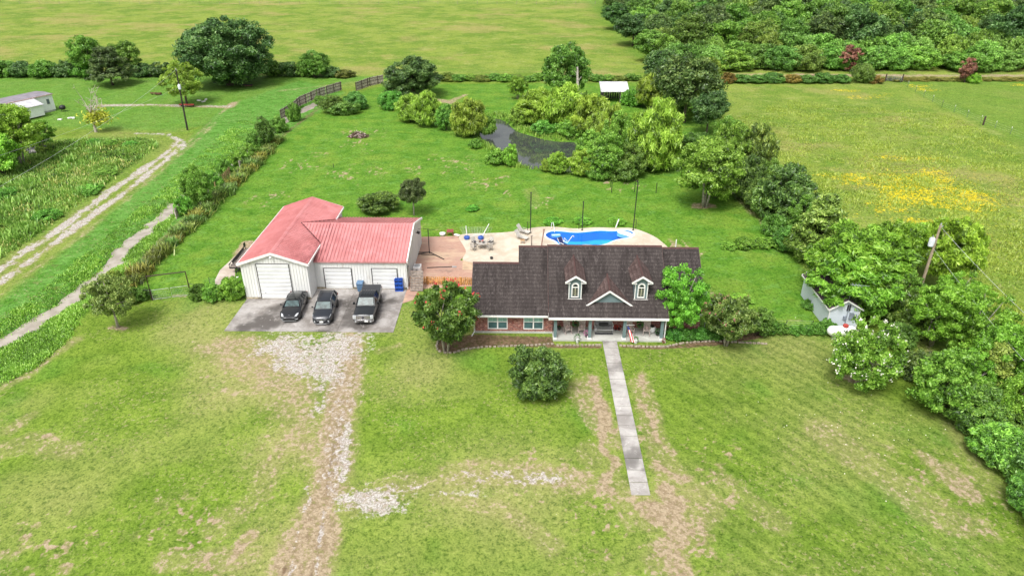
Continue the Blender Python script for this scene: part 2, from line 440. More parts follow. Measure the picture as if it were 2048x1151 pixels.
    zones2 = z0.copy()
    for c, r in [((1320,1100),7),((1400,980),5),((1250,1060),5),((380,1050),5),((600,700),5),((1900,980),7),((1180,1000),4),((100,1100),6),((440,1130),4),((1250,880),4),((560,900),4),((450,760),5),((1080,950),5),((1420,900),4)]:
        q = gp(*c); zones2 = mx(zones2, 1-ss(np.hypot(X-q[0], Y-q[1]), r*.3, r))
    dirt = mx(dirt, fl*zones2*.7)
    dry = np.clip(ss(nC, .42, .66)*.75 + ss(nA, .5, .8)*.3, 0, 1)
    dl = z0.copy()
    for c, r, a in [((480,760),7,1),((400,650),7,.8),((560,900),5,.9),((150,950),6,.5),((1350,1000),6,.6),((1000,960),8,.7),((1560,700),7,.5),((1650,900),7,.5),((560,1100),6,.7),((840,740),4,.6)]:
        q = gp(*c); dl = mx(dl, (1-ss(np.hypot(X-q[0], Y-q[1]), r*.2, r))*a)
    dry = np.clip(dry*.36+dl*.6, 0, 1)
    for name, ch in (("ma", (gravel, dirt, dry, back)), ("mb", (field, flow, weed, mud)), ("mc", (lush, nA, nB, green2))):
        at = me.attributes.new(name, 'FLOAT_COLOR', 'POINT')
        at.data.foreach_set("color", np.stack(ch, 1).astype(np.float32).ravel())
    o = bpy.data.objects.new("ground", me); COL.objects.link(o)
    meta(o, kind="structure")
    me.materials.append(ground_mat())
    return o

def ground_mat():
    t = NT("ground")
    P = t.pos()
    def att(nm):
        a = t.n("Attribute", attribute_name=nm); s = t.n("SeparateColor"); t.t.links.new(a.outputs["Color"], s.inputs[0])
        return s.outputs[0], s.outputs[1], s.outputs[2], a.outputs["Alpha"]
    gravel, dirt, dry, back = att("ma"); field, flow, weed, mud = att("mb"); lush, nA, nB, green2 = att("mc")
    big = t.noise(0.05, 3, P); mid = t.noise(0.35, 5, P, .6); Q = t.map(P, (1,1,1), (.61,.43,.77), (3.1,1.7,5.2)); Q2 = t.map(P, (1,1,1), (.35,.9,1.9), (7.1,2.7,1.2))
    fine = t.noise(2.9, 5, Q, .66); vf = t.noise(7.0, 3, Q2, .6); tuft = t.noise(1.2, 6, Q2, .72, .4)
    str1 = t.noise(.8, 6, t.map(P, (0.7, 1.15, 1)), .68, .6)         # streaks running across
    # base lawn (front)
    g = t.mix(t.sstep(mid, .3, .7), FL1, FL2)
    g = t.mix(t.math('MULTIPLY', dry, .85), g, FL3)
    g = t.mix(t.math('MULTIPLY', t.sstep(t.noise(.13, 2, P), .56, .7), .4), g, FL4)
    # mowing stripes, faint
    wv = t.n("TexWave", wave_type='BANDS', bands_direction='X'); wv.inputs["Scale"].default_value = .26; wv.inputs["Distortion"].default_value = 2.5; wv.inputs["Detail"].default_value = 2
    t.t.links.new(t.map(P, (1,1,1), (0,0,R_(-38))), wv.inputs[0])
    g = t.mix(t.math('MULTIPLY', wv.outputs["Fac"], t.sstep(t.n_x(P), 6.0, 16.0)), g, t.mix(.66, (.055,.11,.010), g))
    # back lawn
    b = t.mix(t.sstep(mid, .3, .7), BL1, BL2)
    b = t.mix(t.math('MULTIPLY', t.sstep(str1, .5, .72), .6), b, BL3)
    b = t.mix(t.math('MULTIPLY', t.sstep(t.noise(.22, 5, Q, .65), .5, .66), .55), b, FL2)
    g = t.mix(back, g, b)
    l = t.mix(t.sstep(str1, .35, .65), LU1, LU2)
    l = t.mix(t.math('MULTIPLY', t.sstep(t.noise(.9, 6, P, .72), .55, .66), .6), l, (.17,.15,.06))
    g = t.mix(lush, g, l)
    # fields
    f = t.mix(t.sstep(t.noise(.10, 6, t.map(P, (1, 1, 1), (.3,.2,.5)), .70), .38, .62), FD1, FD2)
    f = t.mix(t.math('MULTIPLY', t.sstep(str1, .5, .7), .6), f, FD3)
    f = t.mix(t.math('MULTIPLY', t.sstep(t.noise(.045, 6, t.map(P, (.8, 1.1, 1), (.2,.4,.3)), .68), .5, .62), .75), f, FD4)
    f = t.mix(t.math('MULTIPLY', t.sstep(tuft, .54, .68), .5), f, (.11,.19,.020))
    f = t.mix(t.math('MULTIPLY', t.sstep(t.noise(.45, 6, t.map(P, (.6,1.2,1), loc=(3,3,0)), .7), .54, .66), .5), f, (.40,.40,.16))
    g = t.mix(field, g, f)
    w = t.mix(t.sstep(tuft, .35, .65), (.10,.17,.03), (.20,.29,.055))
    g = t.mix(t.math('MULTIPLY', weed, .8), g, w)
    fm = t.sstep(t.math('ADD', t.math('MULTIPLY', flow, .75), t.math('ADD', t.math('MULTIPLY', t.math('SUBTRACT', fine, .5), 2.2), t.math('MULTIPLY', t.math('SUBTRACT', t.noise(.7, 5, P, .7), .5), 1.6))),   .46, .74)
    g = t.mix(t.math('MULTIPLY', t.math('MULTIPLY', fm, t.sstep(flow, .1, .5)), .9), g, (.60,.47,.015))
    # grass grain
    gr = t.math('ADD', t.math('MULTIPLY', fine, .55), t.math('MULTIPLY', vf, .45))
    g = t.mix(t.math('MULTIPLY', t.sstep(gr, .51, .38), .85), g, t.mix(1.0, g, (.36,.46,.34), 'MULTIPLY'))
    g = t.mix(t.math('MULTIPLY', t.sstep(gr, .51, .63), .75), g, t.mix(1.0, g, (1.45,1.35,1.6), 'MULTIPLY'))
    fk = t.math('MULTIPLY', t.sstep(t.noise(3.6, 4, Q2, .7, .5), .56, .64), t.sstep(t.noise(.16, 4, Q, .6), .40, .60))
    g = t.mix(t.math('MULTIPLY', fk, t.math('SUBTRACT', .62, t.math('MULTIPLY', back, .45))), g, (.36,.30,.17))
    fd = t.math('MULTIPLY', t.sstep(t.noise(2.1, 5, t.map(P, (1,1,1), (.9,.2,2.6)), .7, .3), .53, .65), .5)
    g = t.mix(fd, g, t.mix(1.0, g, (.48,.62,.42), 'MULTIPLY'))
    # bare soil
    def ragged(m, k=1.0, lo=.42, hi=.58):
        nn = t.math('ADD', t.math('MULTIPLY', fine, .6), t.math('MULTIPLY', tuft, .4))
        return t.sstep(t.math('ADD', m, t.math('MULTIPLY', t.math('SUBTRACT', nn, .5), k)), lo, hi)
    dcol = t.mix(t.sstep(fine, .35, .65), (.22,.155,.10), (.40,.315,.22))
    dcol = t.mix(t.math('MULTIPLY', t.sstep(vf, .55, .7), .5), dcol, (.56,.47,.38))
    dm = t.math('MULTIPLY', ragged(dirt, 3.4, .42, .78), .9)
    g = t.mix(t.math('MULTIPLY', t.sstep(dirt, .05, .75), .48), g, (.33,.275,.135))
    g = t.mix(dm, g, dcol)
    mcol = t.mix(t.sstep(fine, .35, .65), (.085,.055,.030), (.19,.13,.080))
    g = t.mix(ragged(mud, 1.1, .4, .62), g, mcol)
    gcol = t.mix(t.sstep(vf, .38, .60), (.26,.22,.19), (.50,.475,.45))
    gcol = t.mix(t.math('MULTIPLY', t.sstep(t.noise(1.6, 5, P, .7, .5), .50, .62), .8), gcol, (.30,.235,.17))
    gcol = t.mix(t.math('MULTIPLY', t.sstep(t.noise(22, 2, P), .56, .66), .7), gcol, (.72,.70,.68))
    g = t.mix(t.math('MULTIPLY', ragged(gravel, 3.2, .40, .74), .95), g, gcol)
    bmp = t.math('ADD', t.math('MULTIPLY', fine, 1.0), t.math('MULTIPLY', vf, .6))
    bs = t.bump(bmp, .75, .16)
    return t.principled(g, .95, 0, bs, .12)
FL1=(.112,.192,.019); FL2=(.180,.268,.034); FL3=(.31,.30,.115); FL4=(.080,.225,.022)
BL1=(.070,.185,.014); BL2=(.135,.260,.028); BL3=(.150,.310,.075)
LU1=(.065,.190,.016); LU2=(.130,.290,.055)
FD1=(.120,.205,.022); FD2=(.225,.285,.048); FD3=(.150,.280,.032); FD4=(.30,.265,.09)

make_ground()
# ------------------------------------------------------------------ materials for built things
def concrete(name, a, b, stain=.5):
    t = NT(name); P = t.pos()
    n = t.noise(.45, 6, P, .65, .4); n2 = t.noise(6, 5, P, .6); n3 = t.noise(.22, 4, P)
    c = t.mix(t.sstep(n, .35, .65), a, b)
    c = t.mix(t.math('MULTIPLY', t.sstep(n3, .48, .62), stain), c, tuple(x*.42 for x in a))
    c = t.mix(t.math('MULTIPLY', t.sstep(t.noise(1.4, 5, P, .7, 1.2), .58, .66), .35), c, tuple(min(1, x*1.5) for x in b))
    c = t.mix(t.math('MULTIPLY', t.sstep(n2, .55, .75), .3), c, tuple(x*.6 for x in a))
    return t.principled(c, .85, 0, t.bump(n2, .3, .02), .3)
slab_m = concrete("driveway_concrete", (.20,.18,.165), (.37,.35,.335), .9)
deck_m = concrete("deck_concrete", (.46,.39,.30), (.58,.51,.42), .12)
walk_m = concrete("walk_concrete", (.27,.25,.235), (.46,.44,.42), .75)
porch_m = concrete("porch_concrete", (.40,.40,.37), (.50,.50,.47), .1)
def paver_mat():
    t = NT("brick_pavers"); P = t.pos()
    br = t.n("TexBrick"); t.t.links.new(P, br.inputs["Vector"]); br.inputs["Scale"].default_value = 2.2
    br.inputs["Color1"].default_value = (.36,.17,.12,1); br.inputs["Color2"].default_value = (.46,.27,.20,1); br.inputs["Mortar"].default_value = (.40,.31,.25,1)
    br.inputs["Mortar Size"].default_value = .03
    c = t.mix(t.sstep(t.noise(.5, 5, P, .65), .35, .62), (.40,.255,.20), br.outputs["Color"])
    c = t.mix(t.math('MULTIPLY', t.sstep(t.noise(.33, 5, t.map(P, (.5, 1.2, 1), loc=(3,7,0)), .65), .52, .64), .75), c, (.50,.37,.26))
    c = t.mix(t.math('MULTIPLY', t.sstep(t.noise(.6, 6, t.map(P, (.5, 1.3, 1)), .7), .56, .68), .7), c, (.15,.115,.095))
    return t.principled(c, .9, 0, t.bump(t.noise(7, 4, P), .4, .03), .2)
paver_m = paver_mat()
def brick_mat():
    t = NT("house_brick"); P = t.obj()
    cx = t.n("SeparateXYZ"); t.t.links.new(P, cx.inputs[0]); cb = t.n("CombineXYZ")
    t.put(cb.inputs[0], t.math('ADD', cx.outputs[0], cx.outputs[1])); t.put(cb.inputs[1], cx.outputs[2])
    br = t.n("TexBrick"); t.t.links.new(cb.outputs[0], br.inputs["Vector"])
    br.inputs["Scale"].default_value = 1.0; br.inputs["Brick Width"].default_value = .26; br.inputs["Row Height"].default_value = .095
    br.inputs["Mortar Size"].default_value = .010; br.inputs["Bias"].default_value = -.1
    br.inputs["Color1"].default_value = (.13,.022,.020,1); br.inputs["Color2"].default_value = (.36,.11,.075,1); br.inputs["Mortar"].default_value = (.42,.34,.30,1)
    c = t.mix(t.math('MULTIPLY', t.sstep(t.noise(3.2, 3, cb.outputs[0]), .55, .66), .55), br.outputs["Color"], (.12,.03,.03))
    c = t.mix(t.math('MULTIPLY', t.sstep(t.noise(4.5, 2, t.map(cb.outputs[0], (1,1.6,1), loc=(5,2,0))), .58, .68), .6), c, (.62,.42,.34))
    return t.principled(c, .9, 0, t.bump(br.outputs["Fac"], -.4, .02), .2)
brick_m = brick_mat()
def shingle_mat(name, a, b, along='y'):
    t = NT(name); P = t.obj()
    st = (1.6, .22, .22) if along == 'y' else (.22, 1.6, .22)
    n1 = t.noise(1.0, 5, t.map(P, st), .6, .8)
    n2 = t.noise(2.6, 5, t.map(P, (1.5, .6, .6)), .72, 1.6)
    row = t.n("TexWave", wave_type='BANDS', bands_direction='Y' if along == 'y' else 'X', wave_profile='SAW'); row.inputs["Scale"].default_value = .95; row.inputs["Distortion"].default_value = .6; row.inputs["Detail"].default_value = 1
    t.t.links.new(P, row.inputs[0])
    c = t.mix(t.sstep(n1, .32, .68), a, b)
    c = t.mix(t.math('MULTIPLY', t.sstep(n2, .50, .64), .6), c, tuple(min(1, x*1.8+.02) for x in b))
    c = t.mix(t.math('MULTIPLY', t.sstep(t.noise(14, 2, P), .5, .66), .4), c, tuple(x*.5 for x in a))
    c = t.mix(t.math('MULTIPLY', row.outputs["Fac"], .5), c, tuple(x*.38 for x in a))
    c = t.mix(t.math('MULTIPLY', t.sstep(t.noise(.7, 5, t.map(P, st, loc=(9,3,1)), .65, 1.5), .55, .7), .6), c, tuple(x*.4 for x in a))
    return t.principled(c, .93, 0, t.bump(t.math('ADD', row.outputs["Fac"], n2), .5, .03), .15)
shingle_m = shingle_mat("roof_shingle", (.040,.033,.032), (.074,.062,.059))
dorm_sh_m = shingle_mat("dormer_shingle", (.075,.050,.046), (.115,.080,.074), 'x')
ridge_m = M("ridge_cap", (.085,.040,.036), .9)
trim_m = M("white_trim", (.80,.79,.77), .6, var=.06, nscale=1)
sid_m = M("bluegrey_siding", (.15,.215,.225), .7, var=.06, nscale=1)
def metal_sheet(name, a, stain, nrm=.05):
    t = NT(name); P = t.obj()
    c = t.mix(t.sstep(t.noise(.8, 5, t.map(P, (1,1,.25)), .6), .35, .7), tuple(x*.9 for x in a), a)
    c = t.mix(t.math('MULTIPLY', t.sstep(t.noise(1.6, 6, t.map(P, (1.5,1.5,.25)), .7), .54, .68), .45), c, stain)
    return t.principled(c, .5, .0, None, .4)
wallw_m = metal_sheet("white_metal_wall", (.76,.765,.75), (.46,.42,.34))
door_m = M("roll_up_door", (.66,.67,.67), .5, var=.06, nscale=.8, bump=0)
def redroof():
    t = NT("red_metal_roof"); P = t.obj()
    c = t.mix(t.sstep(t.noise(.5, 5, P, .6), .3, .7), (.47,.175,.175), (.55,.235,.235))
    c = t.mix(t.math('MULTIPLY', t.sstep(t.noise(1.1, 5, t.map(P, (1.2,.35,1)), .7, .5), .54, .68), .35), c, (.32,.09,.09))
    c = t.mix(t.math('MULTIPLY', t.sstep(t.noise(.7, 5, t.map(P, (.6,.9,1), loc=(4,4,0)), .7, .5), .52, .66), .4), c, (.60,.30,.31))
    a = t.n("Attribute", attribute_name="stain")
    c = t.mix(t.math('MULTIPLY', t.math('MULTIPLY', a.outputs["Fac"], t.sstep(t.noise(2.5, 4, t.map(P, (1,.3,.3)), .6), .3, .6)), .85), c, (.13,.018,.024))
    return t.principled(c, .55, 0, None, .35)
red_m = redroof()
glass_m = M("window_glass", (.02,.028,.03), .12, var=.1, nscale=1, bump=0, spec=.6)
teal_m = M("shuttered_pane", (.27,.50,.43), .35, var=.15, nscale=2, bump=0)
tealdk_m = M("shuttered_pane_low", (.06,.13,.135), .3, var=.2, nscale=2, bump=0)
black_m = M("black_steel", (.018,.018,.019), .55, var=.2)
dark_m = M("dark_plastic", (.03,.03,.032), .5)
wood_grey_m = M("weathered_wood", (.26,.215,.185), .9, var=.3, nscale=5)
wood_old_m = M("old_fence_wood", (.55,.47,.42), .9, var=.35, nscale=4)
wood_new_m = M("new_pine", (.60,.29,.10), .75, var=.3, nscale=3)
rust_m = M("rusty_steel", (.14,.06,.035), .8, var=.3)
steel_m = M("grey_steel", (.42,.43,.44), .45, .3)
white_m = M("white_paint", (.80,.80,.79), .45, var=.05, nscale=1)
blue_m = M("blue_plastic", (.02,.10,.50), .4)
bluegrey_m = M("bluegrey_bin_plastic", (.10,.19,.32), .5)
stone_m = M("edging_stone", (.38,.32,.25), .9, var=.35, nscale=6, bump=.4)

# ------------------------------------------------------------------ flat setting: slab, paths, decks
def sheet(name, poly, m, z0, z1, hole=None):
    mb = MB(); mb.prism_z(poly, z0, z1)
    return meta(mb.build(name, m, bevel=0), kind="structure")
mb = MB()
xs = [-28.4, -23.1, -17.6, -12.2]; ysl = [56.55, 60.9, 65.28]
for i in range(3):
    for j in range(2):
        x0, x1, y0, y1 = xs[i], xs[i+1], ysl[j], ysl[j+1]
        mb.box(x0+.012, x1-.012, y0+.012, y1-.012, -.15, .05)
meta(mb.build("driveway_slab", slab_m), kind="structure")
mb = MB()
wl = [gp(1204.5, 681), gp(1263, 990)]; wr = [gp(1233, 681), gp(1300.5, 990)]
ax, bx = wl[1][0], wr[1][0]; a0, b0 = wl[0][0], wr[0][0]
yb, yt = wl[1][1], 55.38
n = 16
for i in range(n):
    s0 = yb + (yt-yb)*i/n + .035; s1 = yb + (yt-yb)*(i+1)/n - .035
    f0 = i/n; f1 = (i+1)/n
    mb.prism_z([(ax+(a0-ax)*f0, s0), (bx+(b0-bx)*f0, s0), (bx+(b0-bx)*f1, s1), (ax+(a0-ax)*f1, s1)], -.1, .06+.01*(i%2))
meta(mb.build("walkway", walk_m), kind="structure")
# pool deck with a hole for the pool
deck_out = smooth_closed([gp(*p) for p in [(922,520),(934,505),(926,490),(915,474),(925,468),(1000,467),(1040,462),(1070,455),(1110,454),(1150,459),(1190,455),(1230,457),(1262,456),(1285,463),(1310,474),(1328,488),(1340,500),(1330,525),(1200,530),(1060,530),(990,530),(940,526)]], 2)
def ring_mesh(name, outer, inner, z0, z1, m):
    import bmesh
    b = bmesh.new()
    def loop(pts, z):
        vs = [b.verts.new((x, y, z)) for x, y in pts]
        return vs, [b.edges.new((vs[i], vs[(i+1) % len(vs)])) for i in range(len(vs))]
    vo, eo = loop(outer, z1); vi, ei = loop(inner, z1)
    bmesh.ops.triangle_fill(b, use_beauty=True, edges=eo+ei)
    r = bmesh.ops.extrude_edge_only(b, edges=eo+ei)
    for v in r['geom']:
        if isinstance(v, bmesh.types.BMVert): v.co.z = z0
    bmesh.ops.recalc_face_normals(b, faces=b.faces)
    me = bpy.data.meshes.new(name); b.to_mesh(me); b.free(); me.materials.append(m)
    o = bpy.data.objects.new(name, me); COL.objects.link(o); return o
def offset(poly, d):
    n = len(poly); out = []
    ar = sum(poly[i][0]*poly[(i+1)%n][1]-poly[(i+1)%n][0]*poly[i][1] for i in range(n))
    s = 1 if ar > 0 else -1
    for i in range(n):
        x0,y0 = poly[i-1]; x1,y1 = poly[(i+1)%n]
        dx, dy = x1-x0, y1-y0; L = math.hypot(dx, dy)+1e-9
        out.append((poly[i][0]+s*dy/L*d, poly[i][1]-s*dx/L*d))
    return out
meta(ring_mesh("pool_deck", deck_out, offset(POOL, .205), -.12, .09, deck_m), kind="structure")
def face_up(o):
    for p in o.data.polygons:
        if p.normal.z < 0: p.flip()
    return o
def pool():
    r = thing("swimming_pool", (8.5, 79, 0), "blue freeform in-ground swimming pool set in the beige deck behind the house", "swimming pool")
    O = r.location
    cop = ring_mesh("coping", offset(POOL, .20), POOL, -.10, .13, white_m); cop.parent = r; cop.location = -O
    t = NT("pool_liner"); P = t.pos()
    s = t.n("SeparateXYZ"); t.t.links.new(P, s.inputs[0])
    c = t.mix(t.sstep(t.noise(.8, 3, t.map(P, (1,2,1))), .35, .65), (.04,.44,.82), (.09,.58,.92))
    c = t.mix(t.sstep(s.outputs[2], -1.08, -.98), c, (.02,.24,.68))
    t.principled(c, .5)
    me = bpy.data.meshes.new("basin"); n = len(POOL); inner = offset(POOL, -.25)
    vs = [(x,y,.10) for x,y in POOL] + [(x,y,-1.1) for x,y in inner]
    me.from_pydata(vs, [], [(i,(i+1)%n,n+(i+1)%n,n+i) for i in range(n)] + [tuple(range(n,2*n))]); me.materials.append(t.m)
    o = bpy.data.objects.new("basin", me); COL.objects.link(o); o.parent = r; o.location = -O
    t = NT("pool_water"); P = t.pos()
    tr = t.n("BsdfTransparent"); tr.inputs[0].default_value = (.55,.86,.97,1)
    gl = t.n("BsdfGlossy"); gl.inputs["Roughness"].default_value = .05
    nb = t.bump(t.noise(3, 3, t.map(P, (1,2.2,1))), .15, .05); t.t.links.new(nb, gl.inputs["Normal"])
    fr = t.n("Fresnel"); fr.inputs[0].default_value = 1.33; t.t.links.new(nb, fr.inputs["Normal"])
    ms = t.n("MixShader"); t.t.links.new(fr.outputs[0], ms.inputs[0]); t.t.links.new(tr.outputs[0], ms.inputs[1]); t.t.links.new(gl.outputs[0], ms.inputs[2])
    t.t.links.new(ms.outputs[0], t.out.inputs[0])
    w = MB().add([(x,y,-.02) for x,y in offset(POOL,-.01)], [tuple(range(n))]).build("pool_water", t.m, None); face_up(w); w.parent = r; w.location = -O
    # moulded white steps at the far right end, ledge at the left end
    mb = MB()
    for i, (px, py, rr) in enumerate([(1247,465,.55),(1254,467,.55),(1261,470,.5),(1241,463.5,.4)]):
        c = gp(px, py); mb.lathe([(rr,-.5),(rr,.02),(rr-.06,.05+i*.008)], (c[0], c[1], 0), 16)
    o = mb.build("pool_step", white_m, r, smooth=True, off=O)
    c = gp(1112, 469); mb = MB(); mb.rbox((c[0], c[1], -.12), (1.1,.5,.2), rz=.1); mb.build("ledge", M("pool_ledge",(.45,.72,.85),.4), r, off=O)
pool()
patio = pxl([(842,474),(915,472),(928,490),(936,505),(920,520),(940,527),(1050,528),(1050,560),(946,572),(838,578),(826,600),(800,608),(815,578),(843,480)])
meta(MB().prism_z(patio, -.1, .03).build("brick_patio", paver_m), kind="structure")
meta(MB().prism_z(pxl([(925,516),(1060,516),(1060,540),(925,540)]), -.05, .045).build("patio_border", M("tan_border",(.50,.36,.24),.9,nscale=1.5)), kind="structure")
def face_up(o):
    for p in o.data.polygons:
        if p.normal.z < 0: p.flip()
    return o
# pond and ditch water
def water_mat(name, col, rough, tint, ior=2.0):
    t = NT(name); P = t.pos()
    nb = t.bump(t.noise(1.3, 4, P), .06, .05)
    c = t.mix(t.sstep(t.noise(.8, 4, P), .35, .65), col, tint)
    d = t.n("BsdfDiffuse"); t.put(d.inputs[0], c); gl = t.n("BsdfGlossy"); gl.inputs["Roughness"].default_value = rough; t.t.links.new(nb, gl.inputs["Normal"])
    fr = t.n("Fresnel"); fr.inputs[0].default_value = ior; t.t.links.new(nb, fr.inputs["Normal"])
    ms = t.n("MixShader"); t.t.links.new(fr.outputs[0], ms.inputs[0]); t.t.links.new(d.outputs[0], ms.inputs[1]); t.t.links.new(gl.outputs[0], ms.inputs[2]); t.t.links.new(ms.outputs[0], t.out.inputs[0])
    return t.m
m_ = water_mat("pond_water", (.045,.052,.050), .03, (.06,.068,.06))
meta(face_up(MB().add([(x,y,WZ) for x,y in offset(POND,.8)], [tuple(range(len(POND)))]).build("pond_water", m_)), kind="structure")
m_ = water_mat("ditch_water", (.30,.265,.22), .25, (.40,.36,.31), 1.33)
mb = MB(); L = []; Rr = []
for i, p in enumerate(DITCH):
    a = DITCH[max(i-1,0)]; b = DITCH[min(i+1,len(DITCH)-1)]
    d = Vector((b[0]-a[0], b[1]-a[1])).normalized(); nn = Vector((-d.y, d.x)); w = 1.5
    L.append((p[0]+nn.x*w, p[1]+nn.y*w, -.36)); Rr.append((p[0]-nn.x*w, p[1]-nn.y*w, -.36))
mb.add(L+Rr, [(i, i+1, len(L)+i+1, len(L)+i) for i in range(len(L)-1)])
meta(face_up(mb.build("ditch_water", m_)), kind="structure")

# ------------------------------------------------------------------ metal workshop
def workshop():
    O = (-20.0, 70.0, 0)
    r = thing("metal_workshop", O, "white ribbed metal workshop with a faded red metal roof and three roll-up doors", "workshop")
    A0, A1, F0, B0 = -28.5, -21.75, 63.0, 78.2; EV, RG = 4.1, 5.25; AC = (A0+A1)/2
    W1, F1, B1, RY = -12.2, 65.3, 77.0, 71.1; EV1, RG1 = 3.3, 5.0
    w = MB()
    w.prism_y([(A0,0),(A1,0),(A1,EV),(AC,RG-.02),(A0,EV)], F0, B0)
    w.prism_x([(F1,0),(B1,0),(B1,EV1),(RY,RG1),(F1,EV1)], A1-.05, W1)
    # ribs on the walls
    x = A0+.2
    while x < A1:
        top = EV + (RG-EV)*(1-abs(x-AC)/(A1-AC)) - .12
        if not (-26.9 < x < -23.5): w.box(x-.04, x+.04, F0-.055, F0+.01, 0, top)
        elif top > 4.1: w.box(x-.04, x+.04, F0-.055, F0+.01, 4.06, top)
        x += .3
    x = A1+.25
    while x < W1:
        z0 = 0
        if -20.85 < x < -17.85 or -15.8 < x < -13.05: z0 = 2.5
        w.box(x-.04, x+.04, F1-.055, F1+.01, z0, EV1-.05); x += .3
    y = F1+.3
    while y < B1:
        top = EV1 + (RG1-EV1)*(1-abs(y-RY)/(B1-RY)) - .1
        w.box(W1-.01, W1+.03, y-.03, y+.03, 0, top); y += .3
    y = F0+.3
    while y < B0:
        w.box(A0-.03, A0+.01, y-.03, y+.03, 0, EV-.05)
        w.box(A1-.01, A1+.03, y-.03, y+.03, 0 if y < F1 or y > B1 else 3.6, EV-.05); y += .3
    w.build("wall", wallw_m, r, off=O)
    w = MB(); w.box(A0-.02, A1+.02, F0-.105, F0-.09, 0, .22) ; w.box(A1, W1+.01, F1-.105, F1-.09, 0, .25)
    w.build("base_flashing", M("stained_base", (.42,.36,.24), .8, var=.4, nscale=2), r, off=O)
    # roofs
    rf = MB(); t = .09; oh = .18; sl = (RG-EV)/(A1-AC)
    def zA(x): return RG + .06 - sl*abs(x-AC)
    for s in (-1, 1):
        xe = AC + s*(A1-AC+oh)
        rf.prism_y([(AC, zA(AC)), (xe, zA(xe)), (xe, zA(xe)-t), (AC, zA(AC)-t)], F0-.25, B0+.25)
        y = F0-.1
        while y < B0+.2:
            n_ = len(rf.v)
            rf.prism_y([(AC+s*.05, zA(AC)+.07), (xe, zA(xe)+.07), (xe, zA(xe)-.005), (AC+s*.05, zA(AC)-.005)], y-.04, y+.04); y += .36
    rf.prism_y([(AC-.22, zA(AC)-.03), (AC, zA(AC)+.06), (AC+.22, zA(AC)-.03)], F0-.27, B0+.27)
    sl1 = (RG1-EV1)/(RY-F1)
    def zB(y): return RG1 + .06 - sl1*abs(y-RY)
    def xval(y):                                 # x where the wing roof meets roof A
        z = zB(y); return AC + max(0, (RG+.06 - z)/sl)
    for s in (-1, 1):
        ye = RY + s*(RY-F1+.15)
        yv = RY + s*(RG1+.06 - zA(A1+oh))/sl1     # where the valley reaches the eave of A
        x1 = W1+.18
        prof = [(xval(RY)+.0, RY), (x1, RY), (x1, ye), (A1+.02, ye), (A1+.02, yv)]
        vs = [(x, y, zB(y)) for x, y in prof]; vb = [(x, y, zB(y)-t) for x, y in prof]
        rf.add(vs+vb, [tuple(range(5)), tuple(range(5,10))[::-1]] + [(i,(i+1)%5,5+(i+1)%5,5+i) for i in range(5)])
        x = xval(RY)+.35
        while x < x1:
            y0 = RY+s*.05
            if x < A1+oh:
                zt = RG+.06 - sl*(x-AC); yl = RY + s*(RG1+.06-zt)/sl1
                yl = RY + s*min(abs(yl-RY)-.05, RY-F1+.15)
            else: yl = ye
            if abs(yl-RY) > .2:
                h = .08
                rf.add([(x-.04,y0,zB(y0)),(x+.04,y0,zB(y0)),(x+.04,yl,zB(yl)),(x-.04,yl,zB(yl)),(x-.025,y0,zB(y0)+h),(x+.025,y0,zB(y0)+h),(x+.025,yl,zB(yl)+h),(x-.025,yl,zB(yl)+h)],
                       [(4,5,6,7),(0,1,5,4),(1,2,6,5),(2,3,7,6),(3,0,4,7)])
            x += .36
    rf.prism_x([(RY-.22, zB(RY)-.04), (RY, zB(RY)+.055), (RY+.22, zB(RY)-.04)], xval(RY)-.1, W1+.2)
    ro = rf.build("roof", red_m, r, off=O)
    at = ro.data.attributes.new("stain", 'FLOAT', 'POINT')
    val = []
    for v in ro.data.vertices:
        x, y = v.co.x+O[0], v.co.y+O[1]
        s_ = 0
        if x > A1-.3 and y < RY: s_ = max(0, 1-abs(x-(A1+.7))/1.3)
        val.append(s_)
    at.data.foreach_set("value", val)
    # dark valley flashing
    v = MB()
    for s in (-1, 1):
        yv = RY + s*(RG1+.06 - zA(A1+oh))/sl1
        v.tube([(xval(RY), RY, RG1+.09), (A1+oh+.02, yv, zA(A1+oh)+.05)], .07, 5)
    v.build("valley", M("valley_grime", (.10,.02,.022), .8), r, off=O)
    # trims
    tr = MB()
    for s in (-1, 1):
        xe = AC + s*(A1-AC+oh+.02)
        for yy in (F0-.30, B0+.25):
            tr.prism_y([(AC, zA(AC)+.05), (xe, zA(xe)+.05), (xe, zA(xe)-.22), (AC, zA(AC)-.22)], yy, yy+.05)
        tr.box(min(xe, xe+s*.09), max(xe, xe+s*.09), F0-.28, (B0+.25), zA(xe)-.2, zA(xe)-.01)
        ye = RY + s*(RY-F1+.17)
        rt = MB(); rt.prism_x([(RY, zB(RY)+.08), (ye, zB(ye)+.08), (ye, zB(ye)-.18), (RY, zB(RY)-.18)], W1+.185, W1+.30)
        rt.build('rake_trim', trim_m, r, off=O)
    MB().tube([(W1+.1, F1-.1, EV1-.1), (W1+.12, F1-.1, .1)], .05, 6).build("downspout", trim_m, r, off=O)
    tr.build("trim", trim_m, r, off=O)
    tg = MB(); ye = RY - (RY-F1+.17); tg.box(A1+.05, W1+.18, ye-.05, ye, zB(ye)-.16, zB(ye)-.02); tg.build("gutter", M("pink_gutter",(.50,.22,.22),.6), r, off=O)
